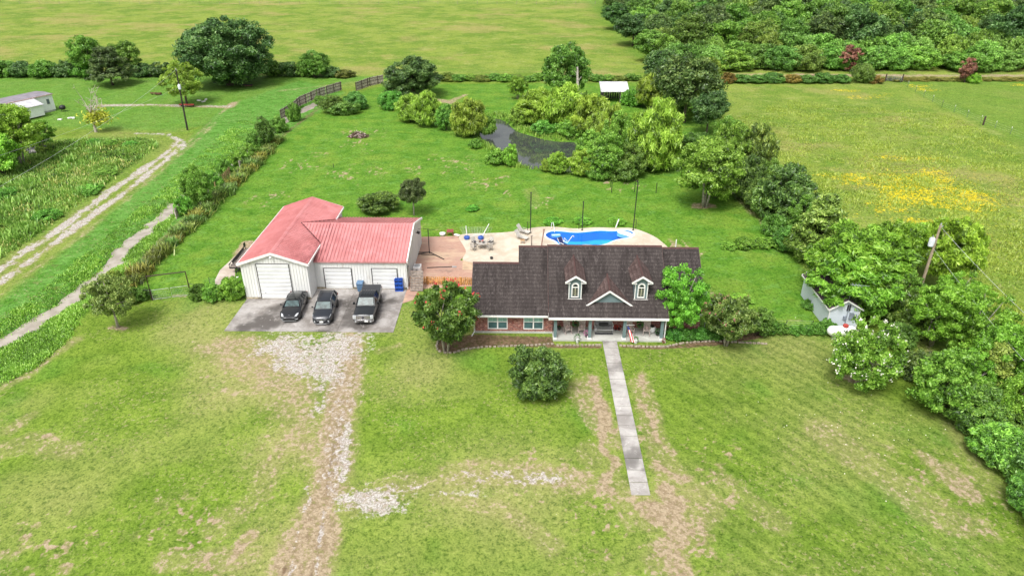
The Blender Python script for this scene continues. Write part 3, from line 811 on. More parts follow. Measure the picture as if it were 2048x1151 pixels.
    # doors
    for (x0, x1, y, h, nseg) in [(-26.8,-23.6,F0,3.95,9), (-20.75,-17.95,F1,2.38,5), (-15.7,-13.15,F1,2.38,5)]:
        fr = MB()
        fr.box(x0-.1, x0-.02, y-.12, y-.04, 0, h+.1); fr.box(x1+.02, x1+.1, y-.09, y-.04, 0, h+.1); fr.box(x0-.02, x1+.02, y-.09, y-.04, h+.02, h+.1)
        d = MB(); hh = h/nseg
        for k in range(nseg):
            z0 = .05+k*hh
            d.prism_x([(y-.05, z0+.02), (y-.11, z0+.06), (y-.11, z0+hh-.08), (y-.05, z0+hh)], x0, x1)
        d.box(x0, x1, y-.045, y-.04, .04, h)
        do = d.build("roll_up_door", door_m, r, off=O)
        fr.build("door_frame", M("door_track", (.10,.10,.10), .6), do)
        do.children[0].data.transform(Matrix.Translation((-O[0],-O[1],0)))
        h_ = MB().rbox((x0+.45, y-.09, .75), (.05,.05,.14)); h_.build("handle", dark_m, do, off=O)
    l = MB().lathe([(.09,0),(.12,-.12),(.05,-.2)], (0,0,0), 10, 'Y'); l.v = [(x+AC, y+F0-.3, z+RG-.35) for x,y,z in l.v]; l.build("lamp", white_m, r, off=O)
    # wall light on the right gable
    l = MB(); l.rbox((W1+.32, 73.2, 3.1), (.35,.3,.2), ry=.4); l.rbox((W1+.1, 73.2, 3.1), (.25,.06,.06)); l.build("lamp", dark_m, r, off=O)
    for (y, z) in ((65.9, 1.9), (66.4, 1.75)):
        MB().box(W1+.03, W1+.15, y-.15, y+.12, z, z+.45).build("meter_box", steel_m, r, off=O)
workshop()

# ------------------------------------------------------------------ the house
def house():
    O = (6.0, 60.0, 0)
    r = thing("brick_house", O, "red brick farmhouse with dark brown shingle roof, two dormers and a front porch", "house")
    w = MB()
    w.prism_x([(56.7,0),(65.0,0),(65.0,2.2),(60.8,4.9),(56.7,2.2)], -4.4, -.3)
    w.prism_x([(56.705,0),(67.4,0),(67.4,2.6),(62.3,6.1),(56.705,2.3)], -.3, 2.9)
    w.prism_x([(57.62,0),(67.2,0),(67.2,2.8),(61.5,6.6),(57.62,3.9)], 2.9, 13.2)
    w.prism_x([(57.0,0),(67.3,0),(67.3,2.6),(62.2,6.1),(57.0,2.5)], 13.2, 16.8)
    w.build("wall", brick_m, r, off=O)
    fo = MB(); fo.box(-4.45, 2.95, 56.63, 56.72, 0, .2); fo.box(-4.46,-4.38,56.7,65,0,.2)
    fo.build("foundation", porch_m, r, off=O)
    # roof slabs
    def slope(mb, x0, x1, yf, zf, yr, zr, yb, t=.16):
        zb = zr - (zr-zf)/(yr-yf)*(yb-yr)
        mb.prism_x([(yf,zf),(yr,zr),(yb,zb),(yb,zb-t),(yr,zr-t),(yf,zf-t)], x0, x1)
    rf = MB()
    slope(rf, -4.75, -.345, 56.25, 2.18, 60.85, 5.42, 65.3)
    slope(rf, -.36, 2.46, 56.25, 2.19, 62.35, 6.50, 68.4)
    slope(rf, 2.45, 13.36, 55.15, 2.62, 61.5, 7.0, 67.8)
    slope(rf, 13.35, 17.1, 56.4, 2.45, 62.2, 6.5, 67.9)
    ro = rf.build("roof", shingle_m, r, off=O)
    rc = MB()
    for x0, x1, y, z in ((-4.77,-.34,60.85,5.42),(-.38,2.44,62.35,6.50),(2.43,13.38,61.5,7.0),(13.39,17.12,62.2,6.5)):
        rc.prism_x([(y-.16,z-.09),(y,z+.035),(y+.16,z-.09)], x0, x1)
    rc.build("ridge_cap", ridge_m, ro, off=O)
    tr = MB()
    tr.box(-4.78, 2.44, 56.17, 56.24, 1.98, 2.17)
    tr.box(2.44, 13.40, 55.07, 55.14, 2.40, 2.62)
    tr.box(13.41, 17.12, 56.32, 56.39, 2.25, 2.43)
    tr.box(2.44, 2.50, 55.14, 56.3, 2.36, 2.45)
    tr.build("fascia", trim_m, ro, off=O)
    for x, yf, zf, yr, zr, yb in ((-4.79,56.2,2.13,60.85,5.40,65.3),(17.10,56.4,2.43,62.2,6.48,67.9),(13.36,55.15,2.60,61.5,6.98,67.8),(2.39,55.15,2.66,61.5,7.06,67.8)):  # last one, left end of main roof: dark strip standing in for shadow line
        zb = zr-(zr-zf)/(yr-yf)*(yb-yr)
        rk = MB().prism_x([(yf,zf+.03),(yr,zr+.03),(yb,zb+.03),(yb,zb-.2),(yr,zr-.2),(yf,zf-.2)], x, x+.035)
        rk.build("rake_or_shade_strip", M("brown_rake_or_shade",(.10,.065,.06),.8), ro, off=O)
    # soffit over the porch and porch beam
    s = MB(); s.box(2.7, 13.2, 55.2, 57.6, 2.42, 2.47); s.build("porch_ceiling", white_m, r, off=O)
    pf = MB(); pf.box(2.9, 13.35, 55.3, 57.6, 0, .15); pf.build("porch_floor", porch_m, r, off=O)
    for x in (3.1, 6.3, 9.5, 12.95):
        p = MB(); p.box(x-.14, x+.14, 55.42, 55.70, .32, 2.41)
        po = p.build("porch_post", sid_m, r, off=O)
        b = MB(); b.box(x-.19, x+.19, 55.37, 55.75, .15, .32); b.build("post_base", trim_m, po, off=O)
    d = MB(); d.tube([(13.3,55.2,2.35),(13.25,55.5,2.1),(13.25,55.5,.2),(13.3,55.1,.06)], .05, 6)
    d.build("downspout", trim_m, r, off=O); d = MB(); d.tube([(-4.55,56.4,2.0),(-4.5,56.6,1.8),(-4.5,56.6,.15),(-4.7,56.0,.05)], .05, 6); d.build("downspout", trim_m, r, off=O)
    # windows
    def window(x0, x1, y, z0, z1, pm, pl, cols=2, grid=True, frame=.07):
        f = MB(); xm = (x0+x1)/2; yy = y-.06
        f.box(x0, x0+frame, yy, y+.02, z0, z1); f.box(x1-frame, x1, yy, y+.02, z0, z1)
        f.box(x0+frame, x1-frame, yy, y+.02, z1-frame, z1); f.box(x0+frame, x1-frame, yy, y+.02, z0, z0+frame)
        if cols == 2: f.box(xm-.06, xm+.06, yy-.004, y+.02, z0+frame, z1-frame)
        zm = z0+(z1-z0)*.46; f.box(x0+frame, xm-.06 if cols==2 else x1-frame, yy+.006, y+.02, zm-.03, zm+.03)
        if cols == 2: f.box(xm+.06, x1-frame, yy+.006, y+.02, zm-.03, zm+.03)
        fo_ = f.build("window", trim_m, r, off=O)
        parts = [(x0+frame, xm-.06), (xm+.06, x1-frame)] if cols == 2 else [(x0+frame, x1-frame)]
        for a, b in parts:
            MB().box(a, b, y-.022, y-.003, z0+frame, zm-.03).build("pane", pl, fo_, off=O)
            MB().box(a, b, y-.022, y-.003, zm+.03, z1-frame).build("pane", pm, fo_, off=O)
            if grid:
                g = MB(); c = (a+b)/2
                g.box(c-.014, c+.014, y-.034, y-.024, zm+.03, z1-frame)
                for q in (.33,.66):
                    zz = zm+.03+(z1-frame-zm-.03)*q; g.box(a, b, y-.036, y-.0345, zz-.014, zz+.014)
                g.build("muntin", M("pale_muntin",(.50,.72,.66),.5), fo_, off=O)
        return fo_
    window(-3.22, -1.35, 56.7, .45, 2.17, teal_m, tealdk_m); window(.15, 2.02, 56.7, .45, 2.17, teal_m, tealdk_m)
    window(4.05, 5.85, 57.6, .85, 2.3, glass_m, glass_m); window(10.15, 11.95, 57.6, .85, 2.3, glass_m, glass_m)
    # entrance: door with sidelights
    dr = MB(); dr.box(7.05, 8.55, 57.52, 57.6, .15, 2.3); do = dr.build("front_door", M("door_white",(.55,.56,.56),.5), r, off=O)
    MB().box(7.3, 8.3, 57.49, 57.515, .4, 2.1).build("door_leaf", M("door_dark",(.035,.03,.03),.4), do, off=O)
    MB().box(8.16, 8.22, 57.45, 57.49, 1.1, 1.25).build("handle", steel_m, do, off=O)
    # front pediment
    X0, X1, XP, ZB, ZP, YF = 6.0, 10.08, 8.0, 3.33, 4.85, 56.22
    def roofz(y): return 2.62+.6898*(y-55.15)
    g = MB(); g.prism_y([(X0+.25, ZB-.5), (X1-.25, ZB-.5), (X1-.25, ZB), (XP, ZP-.17), (X0+.25, ZB)], YF+.25, YF+.4)
    g.build("gable_wall", sid_m, r, off=O)
    ps = MB(); ZQ = 5.2
    def yback(z): return 55.15+(z-2.62)/.6898
    for s, xe in ((-1, X0-.1), (1, X1+.1)):
        ze = ZB-.02
        ps.add([(XP, YF, ZP), (xe, YF, ze), (xe, yback(ze)+.1, ze), (XP, yback(ZQ)+.1, ZQ), (XP, YF, ZP-.12), (xe, YF, ze-.12), (xe, yback(ze)+.1, ze-.12), (XP, yback(ZQ)+.1, ZQ-.12)],
               [(0,1,2,3),(4,7,6,5),(0,4,5,1),(1,5,6,2)])
    ps.build("pediment_roof", dorm_sh_m, r, off=O)
    pr = MB()
    for xe in (X0-.12, X1+.12):
        pr.prism_y([(XP, ZP+.03), (xe, ZB+.01), (xe, ZB-.17), (XP, ZP-.17)], YF-.05, YF-.005)
    pr.box(X0+.35, X1-.35, YF+.13, YF+.24, ZB-.12, ZB)
    pr.build("pediment_trim", trim_m, r, off=O)
    ridge = MB(); ridge.tube([(XP, YF-.03, ZP), (XP, yback(ZQ)+.1, ZQ)], .07, 6); ridge.build("pediment_ridge", ridge_m, r, off=O)
    # dormers
    for xc in (4.88, 10.94):
        yf = 56.82; zs = 3.74; ze = 5.62; zp = 6.19; zq = 6.36; hw = .6; ov = .34
        d = MB(); d.prism_y([(xc-hw, zs-.4), (xc+hw, zs-.4), (xc+hw, ze), (xc, zp-.12), (xc-hw, ze-.02)], yf, 59.6)
        body = d.build("dormer", sid_m, r, off=O)
        rr = MB(); k = .72
        for s in (-1, 1):
            xe = xc+s*(hw+ov); z_e = zp-k*(hw+ov)*.93
            rr.add([(xc, yf-.3, zp), (xe, yf-.3, z_e), (xe, yback(z_e)+.15, z_e), (xc, yback(zq)+.1, zq), (xc, yf-.3, zp-.11), (xe, yf-.3, z_e-.11), (xe, yback(z_e)+.15, z_e-.11), (xc, yback(zq)+.1, zq-.11)],
                   [(0,1,2,3),(4,7,6,5),(0,4,5,1),(1,5,6,2)])
        rr.build("dormer_roof", dorm_sh_m, body, off=O)
        rg = MB(); rg.tube([(xc, yf-.31, zp), (xc, yback(zq)+.12, zq)], .065, 6); rg.build("ridge_cap", ridge_m, body, off=O)
        t_ = MB()
        for s in (-1, 1):
            xe = xc+s*(hw+ov+.02); z_e = zp-k*(hw+ov)*.93
            t_.prism_y([(xc, zp+.02), (xe, z_e+.02), (xe, z_e-.17), (xc, zp-.19)], yf-.35, yf-.305)
            a, b = sorted((xc+s*hw, xc+s*(hw-.08))); t_.box(a, b, yf-.04, yf-.003, zs-.02, ze-.02)
            a, b = sorted((xc+s*(hw-.12), xc+s*(hw+ov))); t_.box(a, b, yf-.29, yf-.045, z_e-.19, z_e-.13)
        t_.box(xc-hw-.06, xc+hw+.06, yf-.12, yf+.02, zs-.16, zs-.02)
        t_.build("dormer_trim", trim_m, body, off=O)
        # arched window
        def arch(hw_, z0, zc, n=14): return [(xc-hw_, z0), (xc+hw_, z0)] + [(xc+hw_*math.cos(math.pi*i/n), zc+hw_*math.sin(math.pi*i/n)) for i in range(n+1)]
        f = MB(); f.prism_y(arch(.34, zs+.10, 5.03), yf-.05, yf-.002); wf = f.build("arched_window", trim_m, body, off=O)
        MB().prism_y([(xc-.25, zs+.26), (xc+.25, zs+.26), (xc+.25, 4.84), (xc-.25, 4.84)], yf-.058, yf-.052).build("pane", glass_m, wf, off=O)
        MB().prism_y([(xc-.22, 4.96), (xc+.22, 4.96)] + [(xc+.22*math.cos(math.pi*i/10), 5.0+.22*math.sin(math.pi*i/10)) for i in range(11)], yf-.058, yf-.052).build("pane", glass_m, wf, off=O)
        mu = MB(); mu.box(xc-.02, xc+.02, yf-.066, yf-.06, zs+.26, 4.84)
        for q in (.25,.5,.75): mu.box(xc-.25, xc+.25, yf-.069, yf-.067, zs+.26+q*(4.84-zs-.26)-.016, zs+.26+q*(4.84-zs-.26)+.016)
        mu.build("muntin", M("cream_muntin", (.62,.60,.42), .6), wf, off=O)
    # vent pipe
    v = MB(); v.tube([(15.2,63.5,5.4),(15.2,63.5,6.75)], .05, 8); v.build("vent_pipe", trim_m, r, off=O)
house()

# ------------------------------------------------------------------ outbuildings
def storage_shed():
    O = (30.5, 61.0, 0); r = thing("storage_shed", O, "small white clapboard shed under the trees with a dark shingle roof", "shed")
    x0, x1, y0, y1, ev, rg = 29.1, 31.9, 57.85, 64.7, 2.3, 3.15; xc = 30.5
    t = NT("clapboard"); P = t.obj(); s = t.n("SeparateXYZ"); t.t.links.new(P, s.inputs[0])
    fr = t.math('FRACT', t.math('MULTIPLY', s.outputs[2], 6.5))
    c = t.mix(t.sstep(fr, .0, .18), (.30,.33,.36), (.60,.66,.72)); t.principled(c, .7, 0, t.bump(fr, .3, .03))
    MB().prism_y([(x0,0),(x1,0),(x1,ev),(xc,rg),(x0,ev)], y0, y1).build("wall", t.m, r, off=O)
    k = (rg-ev)/(xc-x0); rf = MB()
    for sg in (-1,1):
        xe = xc+sg*(xc-x0+.2); ze = rg+.1-k*(xc-x0+.2)
        rf.prism_y([(xc, rg+.1),(xe,ze),(xe,ze-.1),(xc,rg)], y0-.2, y1+.2)
    rf.build("roof", M("plum_shingle", (.07,.045,.055), .9, nscale=4), r, off=O)
    tr = MB()
    for sg in (-1,1):
        xe = xc+sg*(xc-x0+.24); ze = rg+.1-k*(xc-x0+.24)
        for yy in (y0-.25, y1+.2): tr.prism_y([(xc, rg+.13),(xe,ze+.03),(xe,ze-.12),(xc,rg-.03)], yy, yy+.045)
        tr.box(min(xe,xe-sg*.03), max(xe,xe-sg*.03), y0-.2, y1+.2, ze-.12, ze+.03)
    for x in (x0, x1): MB().box(x-.05, x+.05, y0-.04, y0-.003, 0, ev).build('corner_trim', trim_m, r, off=O)
    tr.build("trim", trim_m, r, off=O)
    for bx_ in ((31.0,31.35,1.2,1.9),(30.45,30.7,1.15,1.5),(31.4,31.65,1.3,1.7)):
        MB().box(bx_[0], bx_[1], y0-.16, y0-.005, bx_[2], bx_[3]).build("meter_box", M("grey_box",(.22,.25,.30),.5), r, off=O)
    MB().tube([(30.75,y0-.1,.2),(30.75,y0-.1,2.7)], .04, 6).build("conduit", M("grey_box",(.22,.25,.30),.5), r, off=O)
    MB().box(30.62,30.92,y0-.12,y0-.01,2.1,2.7).build("louvre_vent", dark_m, r, off=O)
    a = MB(); a.tube([(30.9,58.4,2.8),(30.9,58.4,4.6)], .03, 6); a.tube([(30.7,58.4,4.55),(32.6,58.6,4.3)], .02, 5)
    for q in (0,.3,.6): a.tube([(31.0+q,58.0,4.52-q*.1),(31.0+q,58.8,4.52-q*.1)], .015, 5)
    a.build("antenna", M("galvanised",(.5,.55,.6),.4,.3), r, off=O)
storage_shed()
def mobile_home():
    a = gp(113, 221); b = gp(27, 241); O = (a[0], a[1], 0)
    r = thing("mobile_home", O, "long white mobile home with a low grey roof at the left edge", "mobile home", rz=math.atan2(a[1]-b[1], a[0]-b[0]))
    ws_ = M("white_siding_home", (.88,.89,.92), .6, var=.06)
    w = MB(); w.box(-22, 0, 0, 5.0, .3, 3.35); w.box(-22, -4.0, -2.6, -.003, .3, 2.35); w.build("wall", ws_, r)
    MB().box(-21.9, -.1, .08, 4.9, -.05, .3).build("skirting", M("skirt",(.55,.55,.54),.8), r)
    rf = MB(); rf.prism_x([(-.12,3.36),(2.5,3.55),(5.2,3.36),(5.2,3.30),(-.12,3.30)], -22.2, .15)
    rf.build("roof", M("greypurple_roof", (.23,.21,.24), .8, nscale=1), r)
    rf = MB(); rf.prism_x([(-2.9,2.38),(-.13,3.22),(-.13,3.14),(-2.9,2.30)], -22.2, -3.8); rf.build("porch_roof", M("pale_home_roof", (.52,.52,.55), .7, nscale=1), r)
    MB().box(-22.2, .15, -.20, -.125, 3.22, 3.40).build("gutter", M("pink_edge", (.60,.42,.40), .6), r)
    f = MB().box(-1.5, -.8, -.05, -.003, 1.5, 2.6).build("window", trim_m, r); MB().box(-1.42, -.88, -.07, -.052, 1.58, 2.52).build("pane", M("dim_glass",(.12,.15,.18),.2,bump=0), f)
    for x in (-8, -14, -19):
        f = MB().box(x-.6, x+.6, -2.66, -2.603, 1.0, 2.0).build("window", trim_m, r); MB().box(x-.5, x+.5, -2.68, -2.662, 1.1, 1.9).build("pane", M("dim_glass",(.12,.15,.18),.2,bump=0), f)
mobile_home()
def lean_to():
    O = (19.2, 151.5, 0); r = thing("lean_to_shed", O, "open lean-to shed with a pale sloping metal roof on timber posts beyond the pond", "shed")
    for x, y, z in ((-2.3,-1.6,2.4),(1.2,-1.9,2.3),(-2.3,1.9,3.3),(2.3,2.0,3.3),(2.3,-1.6,2.4)):
        MB().tube([(x,y,0),(x,y,z)], .1, 6).build("post", wood_grey_m, r)
    rf = MB(); rf.prism_x([(-2.4,2.35),(2.4,3.45),(2.4,3.37),(-2.4,2.27)], -3.0, 3.0)
    x = -2.9
    while x < 3: 
        rf.prism_x([(-2.4,2.40),(2.4,3.50),(2.4,3.44),(-2.4,2.34)], x-.03, x+.03); x += .4
    rf.build("roof", M("pale_tin",(.66,.66,.68),.4,.2,var=.12,nscale=1.2), r)
    b = MB(); b.tube([(1.2,-1.9,1.5),(0.2,-2.0,2.3)], .05, 5); b.tube([(-2.3,-1.8,1.0),(-.6,-2.0,2.2)], .05, 5); b.build("brace", wood_grey_m, r)
    bw = MB()
    for k in range(9): bw.box(-2.6+k*.5, -2.2+k*.5, 1.9, 1.95, 0, 2.9)
    for k in range(6): bw.box(-2.45,-2.40, -1.5+k*.6, -1.05+k*.6, 0, 2.3)
    bw.build("plank_wall", M("dark_planks",(.09,.08,.075),.9), r)
lean_to()

# ------------------------------------------------------------------ fences
def plank_fence(pts, H, m, label, name="wooden_fence", step=.16, gap=.02, posts=2.4, back=True, group=None, jit=.0, postm=None):
    p0 = pts[0]; r = thing(name, (p0[0], p0[1], 0), label, "fence", group=group)
    pl = MB(); rnd = random.Random(int(p0[0]*7)); post = MB(); rl = MB()
    for (ax, ay), (bx, by) in zip(pts[:-1], pts[1:]):
        L = math.hypot(bx-ax, by-ay); d = Vector(((bx-ax)/L, (by-ay)/L)); ang = math.atan2(d.y, d.x); nn = Vector((-d.y, d.x))
        s = step/2
        while s < L:
            if rnd.random() > jit:
                h = H*(1+rnd.uniform(-.03,.03)); c = (ax+d.x*s, ay+d.y*s)
                pl.rbox((c[0], c[1], h/2+.02), (step-gap, .025, h), rz=ang, rx=rnd.uniform(-.02,.02))
            s += step
        s = 0
        while s <= L:
            c = (ax+d.x*s-nn.x*.07, ay+d.y*s-nn.y*.07); MB().rbox((c[0]-p0[0], c[1]-p0[1], (H+.05)/2), (.1,.1,H+.05), rz=ang).build("post", postm or m, r); s += posts
        for z in (.35, H*.55, H-.25):
            c = ((ax+bx)/2-nn.x*.035, (ay+by)/2-nn.y*.035); rl.rbox((c[0], c[1], z), (L, .04, .09), rz=ang)
    pl.build("planks", m, r, off=(p0[0],p0[1],0)); rl.build("rail", postm or m, r, off=(p0[0],p0[1],0))
    return r
dark_post_m = M("dark_post", (.07,.045,.035), .9)
plank_fence(pxl([(562,240),(590,222),(600,212),(640,194),(684,180)]), 1.9, wood_old_m, "weathered grey plank fence running up beside the ditch", step=.2, postm=dark_post_m, jit=.03)
plank_fence(pxl([(712,182),(740,172),(768,166)]), 1.9, wood_old_m, "weathered grey plank fence stretch ending behind the dark round oak", step=.2, postm=dark_post_m)
plank_fence([gp(352,438), gp(375,415)], 1.4, wood_old_m, "short broken grey fence panel standing alone between ditch and tall grass", step=.2, jit=.15)
plank_fence([gp(432,385), gp(462,352)], 1.5, M("yellowed_planks",(.42,.30,.14),.9,var=.4), "broken fence panel with yellowed planks beside the ditch bushes", step=.22, jit=.2)
plank_fence([gp(408,408), gp(420,396)], 1.5, wood_old_m, "narrow leftover grey fence panel under the vine-covered bush", step=.2)
plank_fence([gp(480,340), gp(498,320)], 1.4, wood_old_m, "low grey fence remnant nearly hidden in vines", step=.2, jit=.1)
plank_fence([(-11.95,66.45),(-4.75,66.25)], .95, wood_new_m, "new orange pine picket fence between workshop and house", step=.2, gap=.07, posts=1.8)
# lattice lean-to panel against the workshop corner
r = thing("board_stack", (-11.1, 65.2, 0), "leaning grey weathered boards against the workshop corner", "boards")
mb = MB()
for k in range(8): mb.rbox((0, -.45+k*.14, .22+k*.235), (1.35, .03, .235), rx=R_(-30)+0.0, rz=.02)
mb.build("boards", wood_grey_m, r); mb = MB()
for x in (-.6,.6): mb.rbox((x,.12,1.0),(.06,.06,2.15), rx=R_(-30.5))
mb.build("batten", wood_grey_m, r)

def wire_fence(name, pts, label, spacing, H, pm, nw=3, pr=.035, tip=None, group=None):
    p0 = pts[0]; r = thing(name, (p0[0],p0[1],0), label, "fence", group=group); w = MB(); tops = []
    for (ax, ay), (bx, by) in zip(pts[:-1], pts[1:]):
        L = math.hypot(bx-ax, by-ay); n = max(1, round(L/spacing))
        for k in range(n+1):
            x, y = ax+(bx-ax)*k/n-p0[0], ay+(by-ay)*k/n-p0[1]
            p = MB().tube([(x,y,-.2),(x,y,H)], pr, 6).build("post", pm, r)
            if tip: MB().tube([(x,y,H),(x,y,H+.25)], pr*1.3, 6).build("cap", tip, p)
        for q in range(nw):
            z = H*(q+1)/(nw+.3); w.tube([(ax-p0[0],ay-p0[1],z),(bx-p0[0],by-p0[1],z)], .006, 4)
    w.build("wire", steel_m, r); return r
wire_fence("wire_fence", pxl([(1800,166),(1883,215),(2052,282),(2300,380)]), "wire fence with white-tipped steel posts crossing the right-hand pasture", 4.4, 1.2, M("green_post",(.10,.16,.12),.6), tip=white_m)
wire_fence("wire_fence", pxl([(-200,9),(600,9.5),(1230,9)]), "long wire fence along the far end of the big pasture", 9, 1.4, wood_grey_m, pr=.07)
p = MB(); c = gp(1966,250); rr_ = thing("fence_post", (c[0],c[1],0), "thick dark timber post standing in the right pasture wire fence", "post"); MB().tube([(0,0,-.1),(0,0,1.6)], .16, 8).build("timber", dark_post_m, rr_); MB().lathe([(.17,1.6),(.1,1.68)], n=8).build("cap", dark_m, rr_)
# farm gate in the far corner
def tube_gate(c, w, rz, label):
    r = thing("farm_gate", (c[0],c[1],0), label, "gate", rz=rz); g = MB()
    for z in (.25,.5,.75,1.0,1.25): g.tube([(0,0,z),(w,0,z)], .03, 6)
    for x in (0, w/2, w): g.tube([(x,0,.2),(x,0,1.3)], .03, 6)
    g.build("gate_frame", M("grey_gate",(.20,.24,.27),.5), r)
    for x in (-.2, w+.2): MB().tube([(x,0,-.1),(x,0,1.8)], .14, 8).build("post", dark_post_m, r)
tube_gate(gp(1772,163), 3.4, -.1, "grey tube farm gate where the far hedge meets the right pasture")
# pipe arch gate on the left
def arch_gate():
    a = gp(305,600); b = gp(382,590); O = (a[0],a[1],0); r = thing("pipe_gate", O, "rusty black pipe gateway frame with wire mesh gates left of the workshop", "gate"); W = b[0]-a[0]; dy = b[1]-a[1]
    f = MB(); f.tube([(0,0,-.1),(0,0,2.75),(W,dy,2.75),(W,dy,-.1)], .07, 8); f.build("gate_frame", M("dark_rust_pipe",(.045,.022,.018),.7), r)
    for s in (0, 1):
        g = MB(); x0 = .12+s*(W/2-.05); x1 = x0+W/2-.2; y0 = dy*s*.5
        g.tube([(x0,y0,.1),(x0,y0,1.15),(x1,y0+dy*.45,1.15),(x1,y0+dy*.45,.1),(x0,y0,.1)], .025, 6)
        k = x0
        while k < x1: g.tube([(k,y0,.1),(k,y0,1.15)], .005, 3); k += .16
        for z in (.3,.5,.7,.9): g.tube([(x0,y0,z),(x1,y0+dy*.45,z)], .005, 3)
        g.build("mesh_gate", steel_m, r)
    g = MB(); g.tube([(0,0,1.15),(-2.0,.2,1.15)], .03, 6); g.build("rail", dark_m, r); g = MB(); g.tube([(W,dy,1.3),(W+.5,dy,1.3),(W+.55,dy,.1)], .03, 6); g.build("rail", dark_m, r)
arch_gate()
# chain link fence right of the house
r = wire_fence("chain_link_fence", [(15.3,57.6),(27.6,57.5)], "low chain-link fence overgrown with vines right of the house", 2.4, 1.15, dark_m, nw=5)
# fence behind the shed along the left front
wire_fence("chain_link_fence", [(-33.2,65.4),(-29.0,64.2)], "short chain-link run between pipe gateway and workshop, buried in bushes", 2.0, 1.15, dark_m, nw=4)

# ------------------------------------------------------------------ poles and wires
def utility_pole(base, H, m, lean, label, tr_z, side):
    r = thing("utility_pole", (base[0],base[1],0), label, "utility pole")
    MB().tube([(0,0,-.3),(lean[0],lean[1],H)], [.17,.11], 10).build("pole", m, r)
    f = tr_z/H; x, y = lean[0]*f, lean[1]*f
    t = MB(); t.lathe([(.0,0),(.26,.02),(.27,.75),(.2,.85),(.05,.88)], (x+side*.42, y-.1, tr_z-.4), 14)
    tr = t.build("transformer", M("transformer_grey",(.62,.66,.70),.4), r, smooth=True)
    MB().lathe([(.05,0),(.07,.08),(.05,.16),(.06,.24)], (x+side*.42, y-.1, tr_z+.45), 8).build("bushing", steel_m, tr)
    b = MB(); b.rbox((x+side*.15, y-.05, tr_z), (.3,.08,.3)); b.tube([(lean[0]-.1,lean[1],H-.15),(lean[0]+.25,lean[1],H-.1)], .05, 6); b.lathe([(.06,0),(.08,.1),(.04,.22)], (lean[0],lean[1],H), 8)
    b.build("bracket", steel_m, r)
    return r
bL = gp(375,260); HL = hz(260,140)
utility_pole(bL, HL, M("dark_pole",(.030,.024,.020),.85), (.15,.3), "dark leaning utility pole with a small transformer by the gravel lane", HL*.72, .25)
bR = (39.5, 62.0); utility_pole(bR, 9.0, M("tan_pole",(.36,.29,.20),.85,nscale=5), (.25,.2), "pale tan utility pole with grey transformer rising from the right-hand trees", 7.3, -1)
def cable(a, b, sag, label, rad=.022, m=None):
    rad *= .55
    n = 24; r = thing("power_line", a, label, "power line")
    pts = [(a[0]+(b[0]-a[0])*i/n-a[0], a[1]+(b[1]-a[1])*i/n-a[1], a[2]+(b[2]-a[2])*i/n - sag*4*(i/n)*(1-i/n)-a[2]) for i in range(n+1)]
    MB().tube(pts, rad, 5).build("cable", m or M("cable_alu",(.62,.64,.62),.5), r)
def atz(px, py, Y):
    x0, y0 = gp(px, py); t = Y/y0; return (x0*t, Y, CAM_H*(1-t))
cable((bL[0]+.15,bL[1]+.3,HL), atz(-40,395,64), .8, "thin pale power line sagging from the left pole top towards the lower left")
cable((bL[0]+.1,bL[1]+.2,HL*.72), atz(-60,330,75), .5, "second, lower service line sloping left from the left pole towards the big shrub", .018)
cable((bR[0]+.25,bR[1]+.2,8.9), atz(2120,690,46), .3, "thin upper power line leaving the tan pole across the right pasture", .02)
cable((bR[0]+.2,bR[1]+.1,6.6), atz(2120,800,40), .3, "thin lower power line leaving the tan pole over the right-hand trees", .018)
for (px, py, ty, lab) in ((1061,466,388,"tall black light pole at the left end of the pool deck"),(1164,461,406,"tall black light pole behind the middle of the pool"),(1266,461,365,"tallest black light pole, at the right end of the pool")):
    c = gp(px, py); H = hz(py, ty); r = thing("light_pole", (c[0],c[1],.08), lab, "light pole", group="black light poles round the pool")
    MB().tube([(0,0,0),(.1 if px>1200 else 0,0,H)], .06, 8).build("pole", black_m, r)
    MB().lathe([(.15,0),(.15,.03),(.07,.05)], n=10).build("base_plate", black_m, r)
    MB().tube([(-.05,0,H),(.05,0,H+.15)], .08, 8).build("cap", black_m, r)
    s = -1 if px < 1200 else 1
    MB().tube([(s*.1,.25,1.25),(s*.38,.35,1.3),(s*.38,.35,0)], .035, 6).build("side_rail", black_m, r)
for (px, py, ty, lab, rr) in ((1223,385,365,"left dark steel post in the back lawn by a tuft of weeds",.05),(1269,384,366,"middle dark steel post of the row in the back lawn",.05),(1312,386,366,"right dark steel post in the back lawn beside the light green tree",.05),(1221,374,360,"far thin dark stake behind the left steel post",.04),(667,335,328,"tiny stake alone on the open back lawn",.05)):
    c = gp(px, py); r = thing("fence_post", (c[0],c[1],-.1), lab, "post"); MB().tube([(0,0,0),(0,0,hz(py,ty)+.1)], rr, 6).build("steel_post", black_m, r); MB().rbox((0,0,hz(py,ty)+.1),(rr*2.4,rr*2.4,.05)).build("cap", black_m, r)
